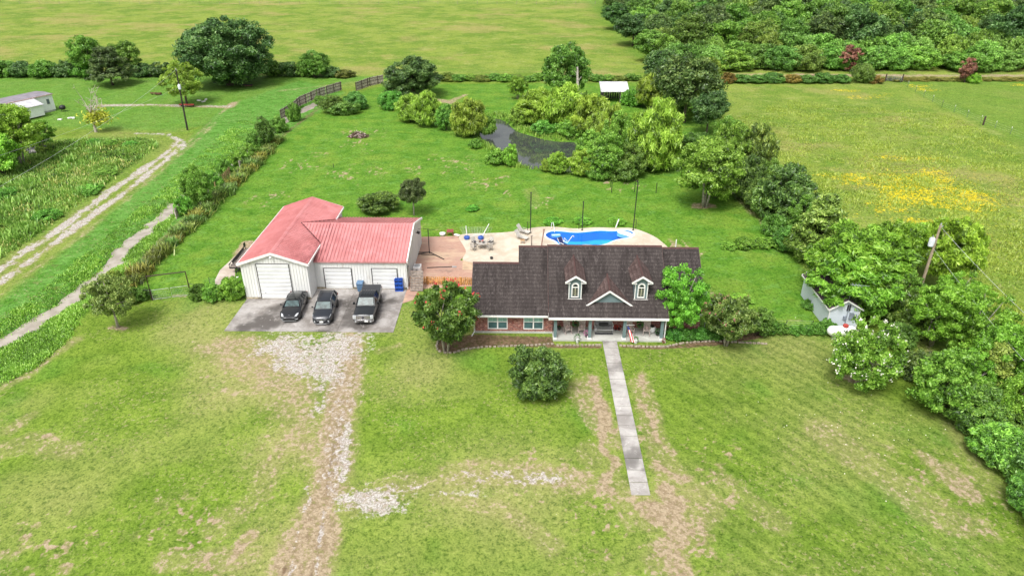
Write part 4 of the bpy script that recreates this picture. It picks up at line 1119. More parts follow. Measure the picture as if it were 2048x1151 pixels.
# ------------------------------------------------------------------ vehicles (nose towards -Y, origin at the middle)
def paint(name, col): 
    t = NT(name); t.principled(col, .28, .35, None, .5, **{"Coat Weight": .6, "Coat Roughness": .08}); return t.m
chrome_m = M("chrome", (.42,.42,.43), .25, .9, var=.05, bump=0); tyre_m = M("tyre_rubber", (.018,.018,.018), .85); carglass_m = M("car_glass", (.012,.014,.016), .08, bump=0, var=.05, spec=.7)
wind_m = M("windscreen_glass", (.06,.10,.10), .10, bump=0, var=.35, nscale=2.2, spec=.7)
lampc_m = M("clear_lamp", (.5,.52,.54), .15, bump=0, var=.1)
def wheel(r, x, y, R, w, rim):
    s = 1 if x > 0 else -1
    t = MB(); t.lathe([(R*.62,-w/2),(R*.93,-w/2),(R,-w/2+.04),(R,w/2-.04),(R*.93,w/2),(R*.62,w/2)], (x,y,R), 20, 'X'); wh = t.build("wheel", tyre_m, r, smooth=True)
    q = MB(); q.lathe([(R*.63,s*w*.30),(R*.60,s*w*.40),(R*.2,s*w*.42),(.03,s*w*.44)], (x,y,R), 20, 'X')
    for k in range(5):
        a = 2*math.pi*k/5; q.rbox((x+s*w*.44, y+math.cos(a)*R*.36, R+math.sin(a)*R*.36), (.03, R*.5, R*.12), rx=a)
    q.build("rim", rim, wh)
def vehicle(kind, loc, rz, label):
    cat = {"pickup":"pickup truck","suv":"SUV","car":"car"}[kind]
    r = thing({"pickup":"pickup_truck","suv":"parked_suv","car":"parked_car"}[kind], (*loc, .05), label, cat, rz=R_(rz))
    if kind == "car":
        L, W, col = 4.95, .965, (.018,.019,.022); R = .35; wy = (-1.50, 1.42)
        st = [(-2.47,.30,.52,.60,.58),(-2.36,.22,.60,.80,.70),(-2.0,.19,.70,.93,.86),(-1.5,.18,.80,.965,.955),(-.9,.18,.90,.965,.90),(-.3,.18,.96,.96,.88),(.6,.18,.97,.965,.88),(1.4,.18,.99,.975,.90),(2.0,.2,.98,.95,.84),(2.35,.25,.93,.86,.72),(2.47,.35,.80,.74,.60)]
        gh = [(-.95,.90,.88,.885,.80),(-.25,.93,.90,1.28,.64),(.25,.95,.90,1.40,.62),(.9,.96,.90,1.39,.61),(1.5,.97,.88,1.24,.58),(2.15,.96,.80,1.0,.62)]
        roofr = (-.22, 1.35)
    elif kind == "suv":
        L, W, col = 4.75, .94, (.022,.026,.034); R = .38; wy = (-1.42, 1.36)
        st = [(-2.37,.38,.72,.64,.58),(-2.27,.28,.86,.84,.74),(-1.9,.25,.98,.93,.86),(-1.4,.24,1.04,.945,.90),(-.95,.24,1.10,.945,.90),(0,.24,1.14,.945,.90),(1.0,.24,1.15,.945,.90),(1.8,.26,1.16,.93,.88),(2.25,.32,1.14,.88,.82),(2.38,.42,1.05,.80,.74)]
        gh = [(-1.1,1.06,.87,1.07,.83),(-.38,1.10,.885,1.60,.70),(.1,1.12,.885,1.68,.69),(1.2,1.13,.885,1.68,.68),(1.85,1.13,.87,1.62,.66),(2.28,1.10,.82,1.14,.74)]
        roofr = (-.35, 1.95)
    else:
        L, W, col = 5.9, 1.0, (.014,.017,.019); R = .42; wy = (-1.98, 1.72)
        st = [(-2.93,.50,1.02,.90,.84),(-2.84,.40,1.12,.98,.93),(-2.3,.38,1.18,1.0,.95),(-1.3,.38,1.22,1.0,.96),(-.7,.38,1.24,1.0,.96),(.95,.38,1.25,1.0,.96),(1.0,.42,1.34,1.0,.97),(2.0,.42,1.34,1.0,.97),(2.88,.46,1.34,.99,.96),(2.94,.52,1.30,.97,.94)]
        gh = [(-1.28,1.20,.94,1.21,.88),(-.55,1.22,.95,1.82,.76),(-.1,1.22,.95,1.93,.74),(.65,1.22,.95,1.92,.74),(.92,1.24,.94,1.80,.76),(1.0,1.25,.92,1.28,.90)]
        roofr = (-.5, .86)
    pm = paint(kind+"_paint", col)
    rings = []
    for y, z0, z1, w, wt in st:
        zm = z0+(z1-z0)*.55
        rings.append([(-w*.90,y,z0),(-w,y,zm*.8+z0*.2),(-w,y,zm),(-w*.97,y,z1-.07),(-wt*.9,y,z1),(-wt*.45,y,z1+.03),(0,y,z1+.04),(wt*.45,y,z1+.03),(wt*.9,y,z1),(w*.97,y,z1-.07),(w,y,zm),(w,y,zm*.8+z0*.2),(w*.90,y,z0)])
    MB().loft(rings).build("body", pm, r, smooth=True)
    g = MB(); g.loft([[(-wb,y,zb),(-wb*.985,y,zb+.02),(-wt,y,zt-.015),(-wt*.6,y,zt+.02),(wt*.6,y,zt+.02),(wt,y,zt-.015),(wb*.985,y,zb+.02),(wb,y,zb)] for y,zb,wb,zt,wt in gh])
    g.build("window", carglass_m, r, smooth=True)
    # roof skin and pillars
    def top(y):
        for a, b in zip(gh[:-1], gh[1:]):
            if a[0] <= y <= b[0]: f = (y-a[0])/(b[0]-a[0]); return [a[i]+(b[i]-a[i])*f for i in range(5)]
        return list(gh[-1])
    ys = [roofr[0]+(roofr[1]-roofr[0])*i/6 for i in range(7)]
    rf = MB(); rr_ = []
    for y in ys:
        _, zb, wb, zt, wt = top(y)
        rr_.append([(-wt-.025,y,zt-.05),(-wt*.9,y,zt+.02),(-wt*.5,y,zt+.055),(wt*.5,y,zt+.055),(wt*.9,y,zt+.02),(wt+.025,y,zt-.05)])
    rf.loft(rr_)
    if kind == "pickup":
        for k in range(5): rf.rbox((-.5+.25*k, .18, 1.985), (.07, 1.1, .03))
    rf.build("roof_panel", pm, r, smooth=True)
    gpts = lambda a, s, o=.012: [(s*(a[2]+o), a[0], a[1]), (s*(a[4]+o), a[0], a[3])]
    for s in (-1, 1):
        pil = MB(); a, b = gh[0], gh[1]; pil.tube([(s*(a[2]),a[0],a[1]+.01),(s*(b[4]+.01),b[0],b[3])], .045, 5)
        mid = top((roofr[0]+roofr[1])/2+.1); p = gpts(mid, s); pil.tube([p[0], p[1]], .04, 5)
        if kind != "pickup": c = top(roofr[1]-.15); p = gpts(c, s); pil.tube([p[0], p[1]], .05, 5)
        a, b = gh[-2], gh[-1]; pil.tube([(s*(a[4]),a[0],a[3]),(s*b[2],b[0],b[1])], .06, 5)
        pil.build("pillar", pm, r, smooth=True)
    # windscreen: a slightly raised pane of its own with seats' pale tone showing
    a, b = gh[0], gh[1]; nrm = Vector((0, -(b[3]-a[3]), (b[0]-a[0]))).normalized()*.012
    f0, f1 = .10, .93
    def wp(f, s, k): 
        y = a[0]+(b[0]-a[0])*f; z = a[3]+(b[3]-a[3])*f; w = (a[4]+(b[4]-a[4])*f)
        return (s*w*k+0, y+nrm.y, z+.02+nrm.z)
    ws = MB(); ws.add([wp(f0,-1,.9),wp(f0,1,.9),wp(f1,1,.9),wp(f1,-1,.9)], [(0,1,2,3)]); ws.build("windscreen", wind_m, r)
    wi = MB(); wi.tube([wp(f0+.05,-.7,1), wp(f0+.12,-.05,1)], .012, 4); wi.tube([wp(f0+.05,.1,1), wp(f0+.12,.7,1)], .012, 4); wi.build("wiper", dark_m, r)
    for s in (-1, 1):
        for y in wy:
            MB().lathe([(R+.07,s*.02),(R+.05,s*.05)], (s*(W-.03), y, R), 20, 'X').build("wheel_arch", dark_m, r)
            wheel(r, s*(W-.10), y, R, .24, chrome_m if kind != "car" else M("dark_alloy",(.12,.12,.125),.3,.7))
        m = MB(); mw = .17 if kind == "pickup" else .11; my = gh[0][0]+.42; mz = gh[0][1]+.08
        m.rbox((s*(W+.10+mw*.5), my, mz+.04), (mw*1.3,.10,.26 if kind=="pickup" else .14)); m.rbox((s*(W+.02), my+.02, mz-.02), (.2,.06,.05))
        m.build("wing_mirror", pm, r, bevel=.02)
        h = MB()
        for y in ((-.35, .7) if kind != "pickup" else (-.3, .55)): h.rbox((s*(W+.005), y+.2, st[4][2]-.16), (.03,.17,.035))
        h.build("door_handle", chrome_m if kind != "car" else pm, r)
    fy = -L/2
    if kind == "car":
        for s in (-1, 1):
            l = MB(); l.loft([[(s*.50,-2.36,.58),(s*.74,-2.26,.60),(s*.76,-2.24,.68),(s*.52,-2.33,.665)],[(s*.62,-2.10,.66),(s*.86,-1.88,.70),(s*.84,-1.86,.80),(s*.64,-2.0,.76)]]); l.build("headlight", lampc_m, r, smooth=True)
            MB().rbox((s*.66,-2.43,.40),(.30,.06,.05), rz=s*.35).build("running_light", lampc_m, r)
            MB().rbox((s*.68,2.44,.82),(.42,.08,.09), rz=-s*.3).build("tail_light", M("red_lens",(.35,.01,.01),.2), r)
        g = MB(); g.rbox((0,-2.47,.34),(1.15,.08,.16)); g.rbox((.62,-2.40,.33),(.24,.08,.15), rz=.4); g.rbox((-.62,-2.40,.33),(.24,.08,.15), rz=-.4); g.build("air_intake", dark_m, r)
        MB().rbox((0,-2.50,.24),(1.3,.06,.03)).build("lip", steel_m, r)
        MB().lathe([(.045,0),(.03,.02)], (0,-2.22,.70), 10).build("emblem", chrome_m, r)
        MB().rbox((0,-.05,1.42),(.95,.30,.02), rx=.12).build("sunroof", carglass_m, r)
    elif kind == "suv":
        for s in (-1, 1):
            l = MB(); l.loft([[(s*.50,-2.36,.72),(s*.78,-2.22,.74),(s*.78,-2.21,.84),(s*.52,-2.31,.82)],[(s*.62,-2.16,.84),(s*.90,-1.80,.90),(s*.89,-1.80,.98),(s*.62,-2.1,.90)]]); l.build("headlight", lampc_m, r, smooth=True)
            MB().lathe([(.08,0),(.06,-.03)], (s*.66,-2.36,.50), 10, 'Y').build("fog_light", lampc_m, r)
            MB().tube([(s*.66,-.3,1.70),(s*.665,-.2,1.77),(s*.655,1.7,1.76),(s*.64,1.85,1.68)], .022, 6).build("roof_rail", chrome_m, r)
            MB().rbox((s*.72,2.30,1.0),(.36,.12,.16), rz=-s*.3).build("tail_light", M("red_lens",(.35,.01,.01),.2), r)
        g = MB(); g.rbox((0,-2.385,.70),(.92,.06,.15)); g.build("grille", dark_m, r)
        g = MB(); g.tube([(-.50,-2.39,.79),(-.40,-2.43,.63),(0,-2.45,.60),(.40,-2.43,.63),(.50,-2.39,.79)], .02, 6); g.tube([(-.48,-2.40,.79),(0,-2.44,.78),(.48,-2.40,.79)], .018, 6); g.build("grille_surround", chrome_m, r)
        MB().rbox((0,-2.44,.71),(.16,.03,.07)).build("emblem", chrome_m, r)
        MB().rbox((0,-2.45,.47),(.34,.03,.15)).build("license_plate", white_m, r)
        b = MB(); b.tube([(-.74,-2.25,.30),(-.45,-2.43,.27),(.45,-2.43,.27),(.74,-2.25,.30)], .035, 6); b.build("skid_plate", chrome_m, r)
    else:
        g = MB(); g.rbox((0,-2.95,.93),(1.30,.10,.42)); g.build("grille", chrome_m, r, bevel=.03)
        g = MB()
        for z in (.82,.93,1.04): g.rbox((0,-3.004,z),(.80,.012,.035))
        for s in (-1,1): g.rbox((s*.50,-3.006,.93),(.06,.012,.30))
        g.build("grille_bars", M("grille_bar_grey",(.28,.28,.29),.5,.4), r)  # bars in a darker grey than the chrome grille
        MB().lathe([(.11,0),(.09,-.02)], (0,-3.012,.93), 14, 'Y').build("emblem", M("dark_emblem",(.03,.03,.05),.4), r)
        for s in (-1, 1):
            MB().rbox((s*.82,-2.90,.93),(.32,.14,.38), rz=s*.12).build("headlight", lampc_m, r, bevel=.03)
            MB().rbox((s*.93,2.93,1.0),(.12,.08,.36)).build("tail_light", M("red_lens",(.35,.01,.01),.2), r)
            MB().lathe([(.08,0),(.07,-.03)], (s*.72,-3.06,.52), 10, 'Y').build("fog_light", lampc_m, r)
            MB().tube([(s*1.03,-1.1,.42),(s*1.03,.9,.42)], .05, 6).build("side_step", dark_m, r)
        b = MB(); b.loft([[(-1.0,-2.80,.44),(-1.0,-2.80,.68),(-.95,-2.72,.70),(-.95,-2.72,.44)],[(-.80,-3.03,.42),(-.80,-3.05,.68),(-.75,-2.95,.72),(-.75,-2.95,.42)],[(.80,-3.03,.42),(.80,-3.05,.68),(.75,-2.95,.72),(.75,-2.95,.42)],[(1.0,-2.80,.44),(1.0,-2.80,.68),(.95,-2.72,.70),(.95,-2.72,.44)]])
        b.build("front_bumper", chrome_m, r, smooth=True)
        MB().rbox((.30,-3.07,.55),(.32,.03,.15)).build("license_plate", white_m, r)
        MB().rbox((0,-3.05,.47),(.8,.03,.08)).build("bumper_vent", dark_m, r)
        c = MB(); c.rbox((0,1.98,1.385),(1.86,1.86,.05)); 
        for y in (1.6,2.2): c.rbox((0,y,1.413),(1.86,.03,.02))
        c.build("tonneau_cover", M("tonneau_vinyl",(.035,.037,.042),.6), r, bevel=.02)
    bt = MB()
    MB().box(-W*.86, W*.86, wy[0]-.2, wy[1]+.3, .22 if kind!="pickup" else .38, .34 if kind!="pickup" else .5).build("underbody", dark_m, r)
vehicle("car", (-22.75, 60.55), 4.5, "low glossy black sports saloon parked at the left of the three vehicles")
vehicle("suv", (-19.45, 59.95), 4.5, "dark blue-black SUV with chrome roof rails parked between saloon and pickup")
vehicle("pickup", (-15.35, 60.65), 2.0, "black crew-cab pickup truck with chrome grille and covered bed")

# ------------------------------------------------------------------ around the workshop
def trailer():
    r = thing("utility_trailer", (-31.2, 71.2, 0), "flat utility trailer with weathered plank deck and black rails beside the workshop", "trailer", rz=R_(0))
    W, L = 2.1, 5.0
    d = MB()
    for k in range(7): x = -W/2+W*(k+.5)/7; d.rbox((x,0,.72),(W/7-.02, L, .04))
    d.build("deck", wood_grey_m, r)
    f = MB(); f.box(-W/2-.05,-W/2,-L/2,L/2,.6,.74); f.box(W/2,W/2+.05,-L/2,L/2,.6,.74); f.box(-W/2,W/2,-L/2-.05,-L/2,.6,.74); f.box(-W/2,W/2,L/2,L/2+.05,.6,.74); f.box(-.05,.05,-L/2-1.0,-L/2-.05,.58,.68); f.build("frame", black_m, r)
    g = MB(); g.tube([(-W/2-.03,-L/2,1.1),(W/2+.03,-L/2,1.1)], .035, 6)
    for x in (-W/2-.03, -.3, W/2+.03): g.tube([(x,-L/2,.6),(x,-L/2,1.1)], .035, 6)
    g.build("front_rail", black_m, r)
    g = MB()
    for s in (-1,):
        g.tube([(s*(W/2+.03),-L/2,1.1),(s*(W/2+.03),L/2,1.1)], .05, 6); g.rbox((s*(W/2+.03),.2,.93),(.04,3.6,.26))
        for y in (-L/2,-.8,.8,L/2): g.tube([(s*(W/2+.03),y,.6),(s*(W/2+.03),y,1.12)], .035, 6)
    g.rbox((-W/2-.03,L/2-.15,1.25),(.05,.5,.5)); g.build("side_rail", black_m, r)
    for s in (-1,1):
        wheel(r, s*(W/2+.18), .3, .33, .2, white_m); MB().rbox((s*(W/2+.2),.3,.74),(.28,.95,.04)).build("fender", black_m, r)
    MB().tube([(0,-L/2-.95,.1),(0,-L/2-.95,.75)], .035, 6).build("jack", black_m, r); MB().lathe([(.12,0),(.12,.05)],(0,-L/2-.95,.0),10).build("jack_foot", white_m, r)
trailer()
meta(MB().prism_z(pxl([(430,560),(440,540),(475,508),(483,498),(497,500),(470,530),(470,575),(432,590)]), -.05, .02).build("gravel_pad", concrete("pad_concrete",(.40,.33,.27),(.55,.50,.43),.4)), kind="structure")
def ac_unit():
    r = thing("air_conditioner", (-11.55, 68.9, .03), "white air-conditioning condenser standing against the workshop's right wall", "air conditioner")
    MB().box(-.42,.42,-.5,.5,0,1.0).build("cabinet", white_m, r, bevel=.06); f = MB(); f.lathe([(.34,1.0),(.34,1.03),(.30,1.035)], n=20); f.build("fan_grille", steel_m, r); MB().rbox((0,-.51,.62),(.2,.02,.22)).build("service_panel", dark_m, r)
    MB().box(-.5,.5,-.58,.58,-.05,.0).build("pad", porch_m, r)
ac_unit()
def bin_():
    r = thing("wheeled_bin", (-17.0, 64.75, .05), "blue-grey wheeled rubbish bin between the two small roll-up doors", "bin")
    MB().loft([[(-.24,-.26,.06),(.24,-.26,.06),(.24,.22,.06),(-.24,.22,.06)],[(-.33,-.36,1.0),(.33,-.36,1.0),(.33,.33,1.0),(-.33,.33,1.0)]]).build("body", bluegrey_m, r)
    MB().loft([[(-.36,-.40,1.0),(.36,-.40,1.0),(.36,.38,1.0),(-.36,.38,1.0)],[(-.33,-.36,1.07),(.33,-.36,1.07),(.33,.34,1.09),(-.33,.34,1.09)]]).build("lid", bluegrey_m, r)
    for s in (-1,1): MB().lathe([(.12,-.03),(.12,.03)], (s*.27,.26,.12), 12, 'X').build("wheel", dark_m, r)
    MB().tube([(-.25,.40,.98),(.25,.40,.98)], .02, 6).build("handle", dark_m, r)
bin_()
proto = None
for i, (z, lab) in enumerate(((0.0,"blue plastic crate at the bottom of the stack by the right roll-up door"),(.46,"blue plastic crate in the middle of the stack by the right roll-up door"),(.92,"blue plastic crate on top of the stack by the right roll-up door"))):
    if proto is None:
        r = thing("bottle_crate", (-12.95, 64.95, .05), lab, "crate", group="blue crates stacked by the workshop"); b = MB()
        b.box(-.42,.42,.20,.24,0,.44); b.box(-.42,-.38,-.24,.20,0,.44); b.box(.38,.42,-.24,.20,0,.44); b.box(-.38,.38,-.24,.20,0,.04); b.box(-.38,.38,-.24,-.20,.34,.44); b.box(-.38,.38,-.24,-.20,.04,.1); b.box(-.03,.03,-.24,.20,.1,.44); b.build("frame", blue_m, r)
        for s in (-1,1): MB().lathe([(.13,0),(.13,-.38),(.05,-.42)], (s*.2,.18,.22), 12, 'Y').build("bottle", M("dark_blue_bottle",(.01,.03,.14),.3), r)
        proto = r
    else: dup(proto, (-12.95, 64.95, .05+z), 0, lab)
def hammock_stand():
    r = thing("punching_bag_stand", (-10.9, 74.2, .03), "black steel post stand on spreading feet on the brick patio", "stand")
    p = MB(); p.tube([(0,0,0),(0,0,3.1)], .05, 8); p.build("pole", black_m, r)
    f = MB(); f.tube([(-2.4,-.9,.05),(0,0,.18),(1.9,-1.7,.05)], .05, 6); f.tube([(-1.9,.1,.05),(0,0,.15)], .04, 6); f.tube([(-.9,-.5,.08),(.9,-.6,.08)], .035, 6); f.build("foot", black_m, r)
    a = MB(); a.tube([(-1.7,1.2,2.5),(-.9,.7,2.85),(0,0,3.05),(.8,.3,2.85)], .022, 6); a.build("arm", black_m, r)
hammock_stand()
r = thing("steel_bar", (-9.0, 70.4, .03), "straight dark steel bar lying on the brick patio near the air conditioner", "bar"); MB().tube([(-1.7,-.1,.05),(1.5,.25,.05)], .05, 6).build("bar", black_m, r); MB().rbox((1.35,.15,.06),(.5,.25,.08)).build("bar_foot", steel_m, r)
def picnic_bits():
    c = gp(899,470); r = thing("overturned_ride_on", (c[0],c[1],.03), "jumble of a red-brown plastic child's table lying with white seats on the patio edge", "toy table")
    MB().rbox((.1,0,.55),(.85,.7,.08), rx=.15).build("top", M("redbrown_plastic",(.26,.06,.05),.6), r); m = MB()
    for x,y in ((-.25,-.25),(.4,-.25),(-.25,.25),(.4,.25)): m.tube([(x,y,.5),(x*1.25,y*1.3,.0)], .04, 6)
    m.build("leg", M("redbrown_plastic",(.26,.06,.05),.6), r)
    MB().lathe([(.22,0),(.36,.1),(.38,.3),(.2,.36)], (-.85,-.1,0), 12).build("white_seat", white_m, r); MB().rbox((.95,-.25,.12),(.7,.35,.1), rz=-.5).build("white_seat", white_m, r)
picnic_bits()
def rebounder():
    a = gp(934,478); r = thing("volleyball_net", (a[0],a[1],.09), "low net on leaning white posts with blue weighted feet by the pool deck", "net")
    w = gp(962,477)[0]-a[0]
    m = MB(); m.tube([(0,0,0),(-.1,.3,1.55)], .045, 6); m.tube([(w,0,0),(w+1.0,.5,1.75)], .045, 6); m.build("post", white_m, r)
    t = NT("net"); P = t.obj(); s = t.n("SeparateXYZ"); t.t.links.new(P, s.inputs[0])
    n = MB()
    for k in range(12):
        x = -.9+k*(w+2.3)/11; n.tube([(x*.75+.3,.1,.35),(x,.35,1.35)], .008, 3)
    for k in range(8):
        z = k/7; n.tube([(-.9*(.6+z*.4)+.1,.1+.25*z,.35+1.0*z),((w+.6)+.7*z,.1+.25*z,.35+1.0*z)], .008, 3)
    n.build("netting", M("net_cord",(.45,.47,.46),.8), r)
    m = MB(); m.tube([(-.1,.02,.30),(w+.1,.02,.30)], .03, 6); m.build("rail", steel_m, r)
    for x in (0, w): MB().lathe([(.30,0),(.36,.1),(.36,.32),(.22,.42)], (x,-.15,0), 14).build("weighted_foot", M("blue_base",(.03,.09,.38),.5), r)
rebounder()

# ------------------------------------------------------------------ pool and patio furniture
pfur_m = M("grey_patio_frame", (.40,.37,.33), .6); fab_m = M("patio_sling", (.52,.50,.46), .8); dkfab_m = M("dark_seat", (.07,.07,.08), .8)
def patio_chair(loc, rz, label, group, cushion=True):
    r = thing("patio_chair", loc, label, "chair", rz=rz, group=group)
    MB().rbox((0,0,.42),(.56,.54,.05)).build("seat", pfur_m, r); MB().rbox((0,.28,.72),(.56,.05,.58), rx=-.18).build("backrest", fab_m, r)
    for x in (-.26,.26):
        for y in (-.25,.25): MB().tube([(x,y,0),(x,y,.64 if y<0 else .42)], .028, 6).build("leg", pfur_m, r)
        MB().rbox((x,-.0,.65),(.07,.56,.04)).build("armrest", pfur_m, r)
    MB().rbox((0,-.02,.475),(.48,.46,.06)).build("cushion", dkfab_m, r)
    return r
c = gp(964, 497); TC = (c[0], c[1], .09)
r = thing("patio_table", TC, "round grey patio table with clutter on its top, ringed by four chairs", "table")
MB().lathe([(.66,.70),(.68,.72),(.66,.745)], n=24).build("tabletop", pfur_m, r); MB().lathe([(.06,.03),(.05,.70)], n=10).build("pedestal", pfur_m, r)
for k in range(4):
    a = math.pi/4+k*math.pi/2; MB().tube([(0,0,.12),(math.cos(a)*.45,math.sin(a)*.45,.02)], .035, 6).build("leg", pfur_m, r)
for (dx, dy, m, lab, nm) in ((-.25,.1,rust_m,"small rust-red pot on the round patio table","pot"),(.2,-.1,dark_m,"small dark tray on the round patio table","tray"),(.05,.3,M("pinkish",(.5,.2,.18),.7),"small pink bowl on the round patio table","bowl")):
    o = MB().lathe([(.10,0),(.14,.10),(.12,.12)] if nm != "tray" else [(.16,0),(.18,.05)], n=12).build(nm, m); o.location = (TC[0]+dx, TC[1]+dy, .09+.745); meta(o, lab, nm)
base = patio_chair((TC[0]-.95, TC[1]-.62, .09), R_(150), "front left chair at the round patio table", "chairs round the patio table")
for (dx, dy, rz, lab) in ((.95,-.62,-150,"front right chair at the round patio table"),(-.95,.75,35,"rear left chair at the round patio table"),(.98,.8,-35,"rear right chair at the round patio table, back pointing to the pool")):
    dup(base, (TC[0]+dx, TC[1]+dy, .09), R_(rz), lab)
def lounger(loc, rz, label, mf, ms, float_=False):
    r = thing("sun_lounger", loc, label, "lounger", rz=rz, group=None if float_ else "loungers on the deck")
    MB().rbox((0,-.25,.32),(.62,1.15,.07), rx=.06).build("seat", ms, r); MB().rbox((0,.62,.66),(.62,.08,.90), rx=-.55).build("backrest", ms, r)
    f = MB()
    for x in (-.33,.33):
        f.tube([(x,-.85,.28),(x,.35,.35),(x,.85,1.0)], .03, 6); f.rbox((x,.0,.55),(.09,.6,.04))
    f.build("frame", mf, r)
    for x in (-.33,.33):
        for y in (-.7,.35): MB().tube([(x,y,0),(x,y,.34)], .03, 6).build("leg", mf, r)
    return r
c1 = gp(1044,468); c2 = gp(1050,477)
l1 = lounger((c1[0]+.2,c1[1]+.1,.09), R_(62), "grey adirondack-style lounger farther back beside the left light pole", pfur_m, fab_m)
dup(l1, (c2[0]-.4,c2[1]-.3,.09), R_(58), "grey lounger nearer the house roof at the left of the pool")
c = gp(1040,487); r = thing("wooden_stool", (c[0]+.3,c[1]-.1,.09), "small tan wooden side stool beside the loungers, by the roof corner", "stool"); MB().rbox((0,0,.45),(.5,.45,.05)).build("seat", M("tan_wood",(.42,.25,.12),.8), r)
for x in (-.2,.2):
    for y in (-.18,.18): MB().tube([(x,y,0),(x*.9,y*.9,.45)], .03, 5).build("leg", M("tan_wood",(.42,.25,.12),.8), r)
c = gp(1128,487); navy_m = M("navy_fabric",(.02,.03,.12),.6)
lounger((c[0],c[1],-.45), R_(40), "navy blue chair standing in the shallow end of the swimming pool", white_m, navy_m, True)
c = gp(1136,484); r = thing("pool_handrail", (c[0],c[1],-.5), "curved white handrail rising from the pool next to the navy chair", "handrail"); MB().tube([(-.5,.4,0),(-.45,.35,.9),(0,0,.55),(.55,.45,1.15),(.7,.6,1.1),(.72,.6,.9)], .04, 8).build("rail", white_m, r); MB().lathe([(.12,.45),(.12,.5)],(-.5,.4,0),10).build("bracket", white_m, r)
c = gp(1105,461); r = thing("pool_ladder", (c[0],c[1],.1), "white grab rail on the deck at the far left of the pool", "grab rail"); MB().tube([(-.15,.3,0),(-.12,.28,.85),(.05,.15,.95),(.2,-.4,.35),(.25,-.55,-.1)], .035, 8).build("rail", white_m, r); MB().lathe([(.07,0),(.07,.04)],(-.15,.3,0),10).build("flange", steel_m, r)
for (px,py,lab,h,lean) in ((1231,456,"short white leaning post behind the right end of the pool",1.1,(.35,.2)),):
    c = gp(px,py); r = thing("leaning_post", (c[0],c[1],0), lab, "post"); MB().tube([(0,0,0),(lean[0],lean[1],h)], .07, 8).build("post", white_m, r); MB().lathe([(.08,0),(.05,.05)],(lean[0],lean[1],h),8).build("cap", white_m, r)
for (px,py,h,m,lab,lean) in ((1083,492,1.9,M("pinkish_wood",(.30,.17,.14),.8),"brown leaning wooden post with a knob on the deck left of the pool",(.25,.1)),(1063,492,1.1,wood_grey_m,"short slim post standing just behind the low roof ridge",(0,0))):
    c = gp(px,py); r = thing("tiki_post", (c[0],c[1],.09), lab, "post"); MB().tube([(0,0,0),(lean[0],lean[1],h)], .07, 8).build("post", m, r); MB().lathe([(.06,0),(.13,.06),(.12,.15),(.04,.2)],(lean[0],lean[1],h),10).build("cap", m, r)
c = gp(983,519); r = thing("black_pot", (c[0],c[1],.045), "small black pot on the tan strip behind the left roof", "pot"); MB().lathe([(.14,0),(.18,.26),(.2,.28)], n=12).build("pot", dark_m, r); MB().lathe([(.16,.28),(.1,.31)], n=12).build("lid", black_m, r)

# ------------------------------------------------------------------ porch
rock_m = M("driftwood_paint", (.66,.56,.52), .85, var=.25, nscale=8); pil_m = M("patterned_pillow", (.66,.50,.48), .9, var=.35, nscale=9)
def rocker(loc, rz, label):
    r = thing("rocking_chair", loc, label, "rocking chair", rz=rz, group="rocking chairs on the porch")
    s = MB()
    for k in range(6): s.rbox((0,-.25+k*.1,.43+.02*(k==0)),(.54,.085,.03))
    s.build("seat", rock_m, r); b = MB()
    for k in range(6): b.rbox((-.22+k*.088,.38,.82),(.06,.025,.78), rx=-.25)
    b.rbox((0,.48,1.2),(.58,.035,.12), rx=-.25); b.rbox((0,.29,.50),(.58,.035,.07), rx=-.25); b.build("backrest", rock_m, r)
    for x in (-.29,.29):
        MB().tube([(x,-.28,.06),(x,-.28,.66)], .028, 6).build("leg", rock_m, r); MB().tube([(x,.28,.06),(x,.52,1.22)], .028, 6).build("leg", rock_m, r)
        MB().rbox((x,-.02,.67),(.09,.66,.035)).build("armrest", rock_m, r)
        MB().tube([(x,-.5,.10),(x,-.28,.04),(x,.05,.022),(x,.4,.06),(x,.68,.16)], .025, 6).build("rocker", rock_m, r)
    MB().lathe([(.02,-.07),(.19,-.03),(.21,0),(.19,.03),(.02,.07)], (0,.17,.62), 4, 'Y').build("pillow", pil_m, r)
    return r
rk = rocker((4.35,56.55,.15), R_(14), "leftmost rocking chair, between the left post and the hanging fern")
for x, y, rz, lab in ((5.65,56.6,-6,"second rocking chair from the left, right of the hanging fern"),(10.2,56.5,10,"rocking chair beside the flag, left of the right hanging fern"),(11.75,56.5,-10,"rightmost rocking chair, near the round white planter")): dup(rk, (x,y,.15), R_(rz), lab)
def bench():
    r = thing("porch_bench", (7.75,57.05,.15), "wide grey slatted glider bench in front of the entrance door", "bench"); m = M("grey_slats",(.33,.33,.34),.6)
    s = MB()
    for k in range(5): s.rbox((0,-.28+k*.14,.44),(1.75,.10,.035))
    s.build("seat", m, r); b = MB()
    for k in range(4): b.rbox((0,.34+k*.045,.58+k*.15),(1.75,.03,.11), rx=-.25)
    b.build("backrest", m, r); MB().rbox((0,.14,.56),(.85,.12,.32), rx=-.3).build("cushion", black_m, r)
    for x in (-.86,.86):
        MB().rbox((x,0,.68),(.07,.66,.04)).build("armrest", white_m, r)
        for y in (-.28,.3): MB().tube([(x,y,.0),(x,y,.67)], .03, 6).build("leg", m, r)
    MB().rbox((0,-.38,.30),(1.8,.04,.06)).build("front_rail", white_m, r)
bench()
m = MB().box(-.86,.86,-.2,.2,0,.015); rr_ = m.build("doormat", M("charcoal_mat",(.10,.10,.105),.95,var=.3,nscale=6)); rr_.location = (7.75,56.45,.152); meta(rr_, "charcoal striped mat on the porch in front of the bench", "mat")
